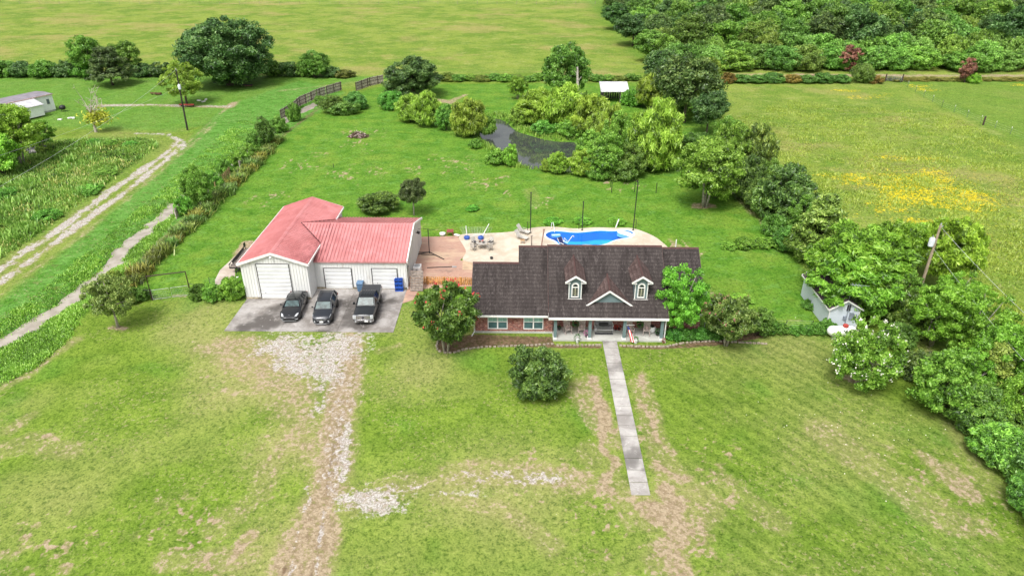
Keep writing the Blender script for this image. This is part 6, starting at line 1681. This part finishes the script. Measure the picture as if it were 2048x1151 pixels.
# island / far bank willows
for (bx,by,ty,w,k,lab,tn) in [
 (1040,250,212,40,'willow',"low willow at the pond's far left bank",(.9,.95,1)),
 (1078,246,176,92,'willow',"big feathery willow at the far side of the pond, left",(.95,1,.9)),
 (1128,252,162,100,'willow',"biggest light willow above the pond, below the snag",(1.05,1.05,1)),
 (1182,268,186,80,'willow',"light willow right of the snag base",(1,1,.9)),
 (1088,272,238,56,'bush',"dark leafy bush overhanging the pond's middle bank",(1.0,1.1,1)),
 (1142,276,240,62,'bush',"bright leafy bush on the pond's far bank under the big willow",(1.2,1.2,1)),
 (1198,286,222,66,'willow',"willow thicket tree just above the right pond arm",(.9,.95,.9)),
 (1235,318,225,70,'round',"round green tree at the right end of the pond",(1.25,1.3,1.1)),
 (1212,352,262,90,'round',"round bright green tree in front of the pond's right arm",(1.25,1.25,1.1)),
 (1165,350,298,60,'willow',"yellowish low willow at the pond's near right bank",(1,.95,.9)),
 (1116,346,304,42,'willow',"small drooping willow in the near reeds of the pond",(.95,1,.95)),
 (1092,343,316,26,'willow',"smallest willow tuft on the near pond bank",(1,1,1)),
 (1258,352,285,70,'round',"mixed olive-green bush tree right of the pond, front",(1.1,.95,1)),
 (1195,364,322,60,'bush',"low bush at the front foot of the pond thicket",(1.05,1.05,1)),
 (1245,366,318,62,'bush',"low bush at the right front foot of the pond thicket",(.95,.9,1)),
 (1308,338,195,118,'willow',"tall willow with visible grey trunk right of the pond thicket",(1,1,.95)),
 (1278,335,240,60,'round',"partly bare greyish tree between round tree and tall willow",(1.1,.95,1.2)),
 (1305,215,138,75,'willow',"yellow-green tree right beside the lean-to shed",(.95,.95,.9)),
 (1262,215,178,50,'bush',"bright bush growing against the lean-to shed",(1.1,1.3,1)),
 (1350,225,182,60,'round',"green shrub tree in front of the dark vine-clad oak",(1.2,1.1,1)),
 (1395,240,215,55,'lime',"light sapling before the dark vine-clad oak",(.8,.85,.9)),
 ]: pt(k,bx,by,ty,w,lab,tint=tn)
pt('woodd', 1368,245,104,125, "large dark vine-clad oak right of the lean-to shed", tint=(1.1,.95,.9))
pt('woodd', 1322,190,97,90, "dark rounded tree top behind the yellow-green tree by the lean-to", tint=(1,1,1))
pt('woodd', 1412,270,180,80, "very dark crown at the pasture edge right of the vine-clad oak", tint=(.9,.9,.9))
pt('roundb', 1400,215,110,70, "yellowish upper crown behind the vine-clad oak", tint=(1.5,1.15,1))
# right boundary
pt('lime', 1408,414,270,145, "large airy light-green tree standing alone on the back lawn right of the pool", tint=(.85,.9,1.1), var=0)
pt('round', 1455,360,238,95, "light green tree behind the airy tree, next to the pasture", tint=(1.35,1.2,1.1))
pt('roundb', 1380,330,262,70, "shaded tree at the corner between tall willow and airy tree", tint=(.8,.8,.9))
pt('deepbig', 1505,370,232,90, "dark brownish-green tree on the pasture boundary, upper", tint=(1.5,1.2,1.1))
pt('deepbig', 1490,410,300,80, "dark thicket tree tucked behind the airy lawn tree", tint=(1,1,1))
pt('deepbig', 1565,455,320,150, "big dark glossy evergreen on the boundary left of the flower field", var=0)
pt('deepbig', 1520,430,345,80, "smaller dark evergreen left of the big glossy evergreen", tint=(1.3,1.2,1.1))
pt('conif', 1632,520,382,135, "olive spiky cedar tree on the boundary above the storage shed", tint=(1.1,1.15,.9))
pt('deepbig', 1600,520,430,80, "dark shrub below the olive spiky cedar", tint=(1.3,1.3,1))
pt('round', 1570,502,450,52, "small blue-green bush where the vine row meets the boundary trees", tint=(.9,1.1,1.2))
for (bx, w, ty) in ((1455,38,482),(1485,48,472),(1520,48,472),(1552,44,470)):
    pt('bush', bx, 500, ty, w, "low vine-smothered row of bright green scrub crossing the side lawn", tint=(1.3,1.25,1), group="vine-smothered scrub row", name="scrub_bush")
plant('locust', 33.8, 63.8, 11.0, 8.0, "feathery yellow-green tree overhanging the back of the storage shed roof", tint=(.8,.86,.8))
plant('locust', 32.5, 60.9, 8.6, 6.0, "lower feathery tree drooping over the front half of the storage shed roof", tint=(.74,.82,.75))
pt('locust', 1772,560,432,110, "feathery yellow-green tree behind the tan utility pole, left", tint=(.9,.92,.85))
pt('locust', 1880,585,425,115, "feathery bright tree right of the tan utility pole", tint=(1.1,1.1,.95))
pt('locust', 1830,540,450,90, "feathery tree top directly behind the tan utility pole", tint=(.95,1,.9))
pt('deepbig', 1760,650,520,130, "dark long-leaved thicket left below the tan utility pole", tint=(1.2,1.2,1.0))
pt('deepbig', 1690,650,560,60, "dark bush filling the gap right of the storage shed gable", tint=(1,1,1))
pt('deepbig', 1822,680,575,105, "shaded dark tree under the utility wires", tint=(1.3,1.2,.9))
pt('lime', 1862,690,560,120, "bright green tree beside the white-flowering tree, upper", tint=(.85,.95,.9))
pt('lime', 1930,720,580,135, "broad bright green tree crown at the pasture edge", tint=(.8,.9,.85))
pt('lime', 1990,790,640,130, "bright green crown at the right boundary bend", tint=(.75,.9,.85))
pt('round', 1880,820,690,140, "mid green tree right of the white-flowering tree, lower", tint=(1.2,1.2,1))
pt('conif', 1965,800,680,120, "olive feathery tree on the right boundary", tint=(1.2,1.2,.9))
pt('round', 2035,780,690,110, "sunlit yellowish tree at the right frame edge, upper", tint=(1.5,1.3,1))
pt('deepbig', 1940,880,760,130, "dark bush tree on the lower right boundary", tint=(1.4,1.4,1.1))
pt('deepbig', 2030,900,790,150, "shaded dark tree at the right frame edge, middle", tint=(1.2,1.3,1.1))
pt('deepbig', 1985,945,840,130, "bright-tipped bush leaning over the lower right lawn", tint=(1.6,1.9,1.3))
pt('deepbig', 2060,1000,880,150, "lowest but one dark bush at the right frame edge", tint=(1.2,1.5,1.2))
pt('deepbig', 2040,1035,930,100, "lowest dark green bush at the right frame edge", tint=(1.3,1.6,1.2))
pt('deepbig', 2110,1120,960,160, "boundary bush past the lower right frame corner", tint=(1.2,1.4,1.2))
pt('round', 2120,860,720,150, "pasture-side tree just outside the right frame edge", tint=(1.3,1.2,1))
pt('vinem', 1790,705,640,70, "dark leafy mass just behind the white-flowering tree", tint=(.7,.7,.7), var=0)
pt('deepbig', 1830,770,690,90, "dark shrub between white-flowering tree and bright crowns", tint=(.9,.9,.9))
for (bx,by,ty,w,k,lab,tn) in [
 (1452,300,228,70,'round',"mid green tree filling the belt between vine-clad oak and pasture",(1.2,1.15,1)),
 (1478,345,262,62,'lime',"light green tree squeezed between belt trees beside the pasture edge",(.7,.8,.8)),
 (1535,395,318,62,'round',"olive tree just above the big glossy evergreen on the boundary",(1.15,1,1)),
 (1430,395,330,60,'round',"shadowed green shrub tree right behind the airy lawn tree",(1,1,1)),
 (1545,475,425,56,'bush',"rounded bush at the foot of the big glossy evergreen",(1,1,1)),
 (1600,470,390,62,'round',"green tree between glossy evergreen and olive spiky cedar",(1,1,.9)),
 (1655,560,470,80,'locust',"yellowish feathery shrub below the olive spiky cedar by the shed",(.9,.95,.85)),
 (1225,300,205,62,'willow',"light willow top between snag and the round pond tree",(1,1,.95)),
 (1180,335,262,66,'round',"green thicket tree over the pond's right arm",(1.3,1.3,1.1)),
 (1330,318,232,52,'lime',"light sapling at the right shoulder of the tall willow",(.8,.9,.85)),
 (1900,650,545,95,'lime',"bright crown behind the right-hand utility wires",(.8,.9,.8)),
 (1800,640,540,70,'round',"green crown just left of the tan pole's foot",(1.1,1.15,1)),
 (1920,800,690,90,'lime',"light green crown low on the right boundary",(.75,.85,.8)),
 (2000,860,745,80,'round',"yellow-green crown between dark bushes on the lower right boundary",(1.5,1.35,1))]:
    pt(k,bx,by,ty,w,lab,tint=tn)
# --- near the house
def blossoms(r, kind, var, mat, n, size, name, zmin=.45, out=.97, k=6):
    me, tm, W, H, P_, pr = proto(kind, var); rng = np.random.default_rng(n); idx = [i for i in range(len(P_)) if P_[i][2] > H*zmin and np.hypot(P_[i][0],P_[i][1]) > 0]
    idx.sort(key=lambda i: -(np.linalg.norm((P_[i]-np.array([0,0,H*.4]))/np.array([W/2,W/2,H*.6]))+rng.random()*.25)); mb = MB()
    for i in idx[:n]:
        d = P_[i]-np.array([0,0,H*.35]); d /= np.linalg.norm(d); c = P_[i]+d*pr*out
        for _ in range(k):
            q = c+rng.normal(size=3)*size*.7; u = Vector(rng.normal(size=3)).normalized()*size*.55; w = u.cross(Vector(rng.normal(size=3))).normalized()*size*.55
            q = Vector(q); mb.add([q-u, q-w, q+u, q+w], [(0,1,2,3)])
    return mb.build(name, mat, r, fix=False)
r = pt('myrtle', 893,703,572,135, "crape myrtle with scattered bright red blooms left of the house", var=0, rot=.4, tint=(.78,.72,.8)); blossoms(r,'myrtle',0,flower_m['red'],20,.17,"blossom",k=5)
pt('lime', 1357,668,538,100, "light green tree with pale leaning trunks at the right porch corner", var=1, tint=(.72,.95,.9))
r = pt('myrtle', 1452,690,592,122, "dusky crape myrtle with small pink blooms right of the house", var=1, tint=(1.0,.75,1.0)); blossoms(r,'myrtle',1,flower_m['pink'],24,.13,"blossom",k=4, zmin=.2)
pt('round', 1512,668,612,62, "green vine-covered bush right of the pink crape myrtle", tint=(.9,.9,.9))
pt('bush', 1478,612,588,50, "yellow-green sapling foliage behind the pink crape myrtle", tint=(1.7,1.5,1.2))
for i,(bx,w) in enumerate(((1345,40),(1372,40),(1400,44),(1430,40))): pt('bush', bx, 684, 655, w, "low dark ground shrub under the porch-corner trees", tint=(.6,.85,.7), group="dark ground shrubs beside the porch", name="ground_shrub")
pt('deep', 1077,812,690,130, "dense round dark green shrub in the front lawn by the walkway", var=0)
pt('small', 236,655,558,98, "small grey-green tree with a whitish trunk at the left front lawn", var=0)
r = pt('magnol', 1722,772,640,150, "open crape myrtle covered in white blossom beside the propane tank", var=0, tint=(.8,.8,.9)); blossoms(r,'magnol',0,flower_m['white'],75,.145,"blossom",zmin=.3,k=6)
pt('bush', 470,605,555,62, "bright bush hugging the workshop's left front corner", tint=(1.35,1.3,1)); pt('bush', 432,606,572,52, "green bush second from the workshop's left corner", tint=(1.2,1.15,1)); pt('bush', 400,603,573,40, "lower hedge bush beside the pipe gateway's right post", tint=(.9,.9,.9))
pt('bush', 288,605,578,40, "dark low bush just left of the pipe gateway", tint=(.8,.8,.8)); pt('bush', 262,612,575,42, "dark low bush between small grey-green tree and gateway", tint=(.85,.8,.8))
pt('deep', 758,432,387,88, "clipped round dark bush behind the workshop", var=1, tint=(1.2,1.15,1)); pt('small', 828,430,354,60, "small dark upright tree behind the workshop", tint=(.5,.55,.7))
pt('bush', 945,424,410,28, "tiny weedy tuft in the back lawn", tint=(1,1.3,1))
for i,(bx,lab) in enumerate(((1105,"left brown-edged planting strip behind the pool"),(1165,"middle grassy planting strip behind the pool"),(1232,"right grassy planting strip behind the pool"))):
    pt('bush', bx, 451, 441, 40, lab, tint=(1.2,1.4,1.0), name="planting_strip", cat="planting strip")
# vines on the chain link
for i, (bx, ty, w) in enumerate(((1535,630,36),(1560,640,34),(1585,648,30),(1608,645,34),(1632,640,38),(1655,640,40))):
    pt('bush', bx, 672, ty, w, "vine heap climbing the low chain-link fence right of the house", tint=(.85,.95,.8), group="vine heaps on the chain-link fence", name="vine_clump")
pt('bush', 1620,622,596,40, "weeds along the storage shed's left wall", tint=(1,1,1), name="weed_clump"); pt('bush', 1650,668,630,36, "shrub in front of the storage shed gable", tint=(.8,.9,.8))
# dead trees, snags
def dead_tree(bx, by, ty, wpx, label, mat=bark_dead_m, seed=4, n=13, leaves=None, rz=0):
    x, y = gp(bx,by); H = hz(by,ty); W = wpx*mpp(by); r = thing("dead_tree" if leaves is None else "tree", (x,y,0), label, "tree", rz=rz); rng = random.Random(seed); t = MB()
    t.tube([(0,0,-.3),(.1,0,H*.3),(0,.1,H*.5)], [.28,.2,.15], 8); t.build("trunk", mat, r)
    b = MB()
    for i in range(n):
        a = rng.uniform(0,6.28); z0 = H*rng.uniform(.28,.5); L = W/2*rng.uniform(.35,1); z1 = min(H, z0+H*rng.uniform(.05,.6)); p1 = (math.cos(a)*L*.7, math.sin(a)*L*.7, z0+(z1-z0)*.45); p2 = (math.cos(a+.5)*L, math.sin(a+.5)*L, z1)
        b.tube([(0,0,z0),p1,p2], [.09,.05,.015], 5)
        for k in range(5): q = p1 if k < 3 else p2; b.tube([q, (q[0]+rng.uniform(-1,1)*W*.12, q[1]+rng.uniform(-1,1)*W*.12, q[2]+rng.uniform(-.04,.12)*H)], [.045,.015], 4)
    b.build("branches", mat, r); return r, W, H
r, W, H = dead_tree(192,264,174,78, "bare grey dead-topped tree with a yellow leafy base on the left")
rg = np.random.default_rng(3); Cc = rg.normal(size=(900,3))*np.array([1.1,.8,.6])+np.array([1.0,0,H*.33]); me = leaves_mesh("foliage", Cc, rg.normal(size=(900,3)), .35, 1.4, rg, rg.random(900), LM['yellow'])
o = bpy.data.objects.new("foliage", me); COL.objects.link(o); o.parent = r
x, y = gp(1152,228); H = hz(228,134); r = thing("snag", (x,y,0), "tall bare whitish tree trunk standing like a pole behind the pond", "dead tree"); MB().tube([(0,0,-.3),(.15,0,H*.5),(-.1,0,H)], [.38,.3,.16], 10).build("trunk", M("snag_bark",(.50,.46,.40),.9,var=.3), r); b = MB(); b.tube([(.1,0,H*.7),(.8,.2,H*.8)], [.1,.03], 5); b.tube([(.0,0,H*.85),(-.7,.1,H*.93)], [.08,.03], 5); b.build("stub", M("snag_bark",(.5,.46,.4)), r)
# rusty vine-draped snags by the field track
pt('rust', 1692,143,88,50, "reddish-brown dead vine-draped snag by the field track, left of two", var=0, tint=(1.1,.9,1)); pt('vinem', 1722,168,122,48, "leafy vine mound right beside the left reddish snag", tint=(.8,.7,.7), var=1)
pt('rust', 1928,165,112,40, "reddish-brown vine snag above the right pasture fence, right of two", var=1, tint=(1.1,.9,1)); pt('bush', 1945,168,142,28, "lime green bush at the foot of the right reddish snag", tint=(1.6,1.5,1))
# hedge between pasture and field track (right)
for i,(bx,w) in enumerate([(1452,34),(1482,36),(1512,38),(1545,38),(1580,36),(1612,36),(1645,38),(1678,36),(1745,30)]):
    pt('bush', bx, 168, 143+(i%3)*2, w*1.25, "dark vine-covered bush in the low hedge along the right pasture's top", tint=(.75,.8,.9) if i%4 else (1.6,.6,.8), group="bushes of the low hedge above the right pasture", name="hedge_bush")
for i in range(13):
    bx = 1785+i*26
    if abs(bx-1935) < 20: continue
    pt('bush', bx, 163, 151+(i%3), 40, "brownish low bush beside the track above the right pasture", tint=(1.7,.85,1.2), group="brownish bushes by the field track", name="hedge_bush")
for i in range(17):
    bx = 895+i*23
    pt('bush', bx, 163+(i%2)*2, 145+(i%4)*2, 38, "rank bush in the overgrown fence line behind the back lawn", tint=((1.4,.95,1.1),(1,1,1),(1.2,1.1,1))[i%3], group="rank bushes behind the back lawn", name="hedge_bush")
# --- the wood at the upper right: every tree its own
rw = random.Random(12)
names = {'wood':"mid green broadleaf tree deep in the upper right wood", 'woodd':"dark oak-like tree deep in the upper right wood", 'vinem':"vine-smothered mound along the front edge of the upper right wood", 'pine':"tall dark pine with bare trunk among the upper right wood"}
row_y = 190.0; x = 0
def wood_left(Y): return gp(1285,115)[0] + (gp(1200,8)[0]-gp(1285,115)[0])*(Y-gp(1285,115)[1])/(gp(1200,8)[1]-gp(1285,115)[1])
Y = 187.0; ri = 0
while Y < 335:
    x0 = wood_left(Y)+3; x1 = .78*Y+25; st = 6.4 if ri < 2 else 8.6; x = x0 + rw.uniform(0,3)
    if ri == 0: x0 = x = 42
    while x < x1:
        if ri < 2: k = 'vinem'; w = rw.uniform(8,12); h = rw.uniform(4.5,7.5) if ri == 0 else rw.uniform(6,9)
        else: k = rw.choice(['wood','woodd','woodd','wood','wood','vinem']); w = rw.uniform(9,13); h = rw.uniform(9,14) if k != 'vinem' else rw.uniform(7,10)
        v = rw.uniform(.75,1.25); g = names[k]
        plant(k, x+rw.uniform(-2,2), Y+rw.uniform(-2,2), w, h, g, tint=(v*rw.uniform(.9,1.25), v, v*rw.uniform(.8,1.1)), group={'wood':"mid green trees of the wood",'woodd':"dark trees of the wood",'vinem':"vine mounds of the wood"}[k], cat=None if k != 'vinem' else 'vine mound', name='vine_mound' if k == 'vinem' else 'broadleaf_tree')
        x += st*rw.uniform(.8,1.25)
    Y += 6.0 if ri < 2 else 9.5; ri += 1
for (bx,by,ty,w,lab) in ((1568,90,-40,80,"tall pine with pale forked bare trunk, left one in the upper wood"),(1585,88,-50,70,"tall pine right of the forked one in the upper wood")):
    pt('pine',bx,by,ty,w,lab)
for (bx,by,ty,w,tn,lab) in ((1265,92,25,80,(.7,.8,.8),"dark round tree at the wood's left corner"),(1235,60,5,70,(.8,.9,.8),"dark tree on the wood's left flank above the corner"),(1300,125,60,70,(1,1,1),"green tree at the wood's front left corner"),(1400,80,25,80,(1.3,1.3,1),"bright green tree standing above the vine mounds, left centre of the wood"),(1800,80,8,110,(.75,.9,1.2),"broad grey-green oak in the middle of the wood"),(2010,125,10,100,(.8,.9,.9),"tall dark tree at the right frame edge of the wood")):
    pt('woodd' if tn[0] < 1 else 'wood', bx,by,ty,w,lab,tint=tn)
# --- tall grass hedge along the plank fence
def blades(name, pts, n, rad, hgt, mat, rng, width=.05, spread=.5, per=10, vary=None):
    C = []; 
    pts = np.array(pts); k = rng.integers(0, len(pts), n); base = pts[k] + np.stack([rng.normal(size=n)*rad, rng.normal(size=n)*rad, np.zeros(n)], 1)
    a = rng.uniform(0, 2*math.pi, n); h = hgt*rng.uniform(.5,1.1,n)*(1 if vary is None else vary[k]); s = spread*rng.random(n)*h
    tip = base + np.stack([np.cos(a)*s, np.sin(a)*s, h*(1-.25*rng.random(n))], 1); mid = base*.45+tip*.55; mid[:,2] += h*.12
    w = width*rng.uniform(.6,1.3,n); px = np.stack([-np.sin(a)*w, np.cos(a)*w, np.zeros(n)], 1)
    V = np.stack([base-px, base+px, mid+px*.8, mid-px*.8, mid-px*.8, mid+px*.8, tip+px*.15, tip-px*.15], 1).reshape(-1,3)
    me = bpy.data.meshes.new(name); me.vertices.add(n*8); me.vertices.foreach_set("co", V.astype(np.float32).ravel()); me.loops.add(n*8); me.polygons.add(n*2)
    me.loops.foreach_set("vertex_index", np.arange(n*8, dtype=np.int32)); me.polygons.foreach_set("loop_start", np.arange(0,n*8,4,dtype=np.int32)); me.polygons.foreach_set("loop_total", np.full(n*2,4,np.int32)); me.update()
    at = me.attributes.new("leaf", 'FLOAT_COLOR', 'POINT'); lv = np.repeat(rng.random(n), 8); pk = np.repeat((k*0.6180339)%1.0 if vary is None else np.clip((vary[k]-.3)*.9,0,1), 8); o = np.ones(n*8)
    at.data.foreach_set("color", np.stack([lv,pk,o,o],1).astype(np.float32).ravel()); me.materials.append(mat); return me
rg = np.random.default_rng(8)
RP = [blades("cane_clump", [(0,0,0)], 420, .38, 2.0, LM['reed'], rg, .055, .55) for _ in range(3)]
line = pxl([(248,575),(300,520),(345,478),(385,440),(425,402),(470,360),(515,318),(550,278)])
seg = []; 
for (ax,ay),(bx,by) in zip(line[:-1], line[1:]):
    L = math.hypot(bx-ax,by-ay); n = int(L/.85)
    for i in range(n): seg.append((ax+(bx-ax)*i/n, ay+(by-ay)*i/n))
rw = random.Random(4)
for i, (x, y) in enumerate(seg):
    r = thing("cane_clump", (x+.55+rw.uniform(-.4,.4), y+rw.uniform(-.3,.3), -.03), "clump of tall straw-tipped grass in the long row between ditch and back lawn", "tall grass", rz=rw.uniform(0,6.28), group="tall grass clumps along the ditch fence")
    s = rw.uniform(.6,1.1); r.scale = (s*1.15, s*1.15, s*rw.uniform(.42,.7)); o = bpy.data.objects.new("blades", RP[i%3]); COL.objects.link(o); o.parent = r; g_ = rw.uniform(.75,1.15); o.color = (g_*rw.choice((1,1,1.3,.75)), g_, g_, 1)
for (bx,by,ty,w,k,lab,tn) in [(533,292,236,44,'round',"dark green shrub tree in the grass row near the top of the ditch",(.8,.8,.9)),(512,300,262,38,'bush',"green bush left of the dark shrub tree in the grass row",(1,.95,1)),(560,268,232,36,'bush',"bush at the start of the plank fence",(1.1,1,1)),(590,245,205,30,'bush',"vines spilling over the near end of the plank fence",(1.1,1.1,1)),
  (400,412,335,62,'round',"vine-covered light green tree over the ditch, halfway down the grass row",(1.2,1.2,1.1)),(430,385,345,48,'bush',"bush right of the vine-covered tree over the ditch",(1.1,1.1,1)),(372,432,395,42,'bush',"low green bush at the foot of the vine-covered tree",(1.2,1.3,1)),(480,335,300,45,'bush',"bright bush in the middle of the grass row",(1.3,1.25,1)),(505,318,288,36,'bush',"second bright bush in the middle of the grass row",(1.2,1.15,1)),(452,352,322,36,'bush',"green bush over the yellowed fence panel",(1.1,1.1,1)),(640,212,190,26,'bush',"small bush against the plank fence's middle",(1.1,1,1)),(232,575,545,40,'bush',"straw-coloured bush at the lower end of the grass row",(1.5,1.0,1.0))]:
    pt(k,bx,by,ty,w,lab,tint=tn)
# --- scattered uncountable growth
def scatter(name, poly, n, h, mat, seed, width=.05, spread=.6, cl=.28, per=9, zf=None, dens=None):
    rng = np.random.default_rng(seed); P0 = np.array(poly); x0,y0 = P0.min(0); x1,y1 = P0.max(0); pts = []
    while len(pts) < n:
        X = rng.uniform(x0,x1,n*3); Yy = rng.uniform(y0,y1,n*3); ok = inpoly(X,Yy,poly); nn = npnoise(X,Yy,.25,seed)*.6+npnoise(X,Yy,1.1,seed+3)*.4; ok &= rng.random(n*3) < np.clip((nn-.3)*2.4,0,1)
        ok &= rng.random(n*3) < (45/np.maximum(45, Yy))**1.2
        pts += list(zip(X[ok], Yy[ok]))
    pts = np.array(pts[:n]); Z = ground_height(pts[:,0], pts[:,1]); base = np.column_stack([pts, Z-.02])
    vy = .35+1.5*ss(npnoise(pts[:,0], pts[:,1], .3, seed+9), .35, .65)*npnoise(pts[:,0], pts[:,1], .9, seed+5)
    me = blades(name, base, n*per, cl, h, mat, rng, width, spread, vary=vy)
    o = bpy.data.objects.new(name, me); COL.objects.link(o); return o
wp = pxl([(-150,305),(0,300),(130,280),(290,278),(315,292),(230,352),(140,420),(0,515),(-150,600)])
o = scatter("field_weeds", wp, 8000, .50, LM['weed'], 21, .055, .8, .40, 11); o.color = (.9,.9,.9,1)
meta(o, "rough knee-high weeds and wild grass left of the gravel lane", "weeds", kind="stuff")
o = scatter("dry_weeds", wp, 1500, .55, LM['reed'], 25, .08, .8, .45, 9); meta(o, "brownish dry weeds mixed into the rough field left of the lane", "weeds", kind="stuff")
rb = random.Random(9)
for i in range(26):
    x_, y_ = rb.uniform(-92,-50), rb.uniform(72,122)
    if inpoly(np.array([x_]), np.array([y_]), wp)[0]: plant('bush', x_, y_, rb.uniform(2.2,4.5), rb.uniform(.7,1.3), "low leafy weed clump in the rough field left of the gravel lane", tint=(rb.uniform(.9,1.5),1.15,1), name="weed_clump", cat="weeds", group="leafy weed clumps in the left field")
o = scatter("tall_weeds", wp, 900, 1.0, LM['vine'], 27, .10, .6, .35, 12); meta(o, "taller leafy weeds standing in the rough field left of the lane", "weeds", kind="stuff")
bp = pxl([(-80,760),(0,720),(110,655),(210,570),(340,445),(440,370),(540,285),(560,250),(480,240),(400,310),(300,400),(180,500),(60,600),(-80,690)])
bp2 = pxl([(-60,800),(0,772),(70,735),(140,672),(185,600),(240,560),(330,460),(350,430),(300,455),(212,545),(112,628),(0,695),(-60,720)])
o = scatter("ditch_grass", bp, 6000, .26, LM['grass'], 31, .05, .8, .22, 9); meta(o, "lush grass on the far bank of the ditch", "grass", kind="stuff")
o = scatter("bank_grass", bp2, 4500, .28, LM['grass'], 33, .05, .8, .20, 10); meta(o, "lush grass and weeds between ditch and front lawn", "grass", kind="stuff")
ring = [tuple(p) for p in offset(POND, 2.0)] + [tuple(offset(POND, 2.0)[0])] + [tuple(p) for p in ([offset(POND, .2)[0]] + offset(POND, .2)[::-1])]
o = scatter("pond_reeds", ring, 700, .8, LM['weed'], 41, .06, .5, .3, 10); 
me = o.data; meta(o, "green sedge and reeds fringing the pond", "reeds", kind="stuff")
rfp = pxl([(1470,240),(1560,200),(1900,230),(2100,330),(2300,700),(2060,820),(1950,640),(1900,470),(1700,430),(1620,380),(1500,290)])
o = scatter("meadow_grass", rfp, 9000, .30, leaf_mat("meadow_blades", (.12,.18,.02), (.17,.23,.03), (.22,.26,.05), .4), 51, .06, .9, .4, 8); meta(o, "tall tufted meadow grass of the right-hand pasture", "grass", kind="stuff")
# fallen petals under the white-flowering tree
rg = np.random.default_rng(77); n = 38; c = gp(1740,850); X = c[0]+rg.normal(size=n)*4.2; Yy = c[1]+rg.normal(size=n)*4.5; mb = MB()
for x, y in zip(X, Yy):
    s = rg.uniform(.025,.05); mb.rbox((x,y,.03), (s*1.6,s*1.2,.03), rz=rg.uniform(0,3))
meta(mb.build("fallen_petals", flower_m['white'], fix=False), "white petals scattered on the lawn below the white-flowering tree", "petals", kind="stuff")
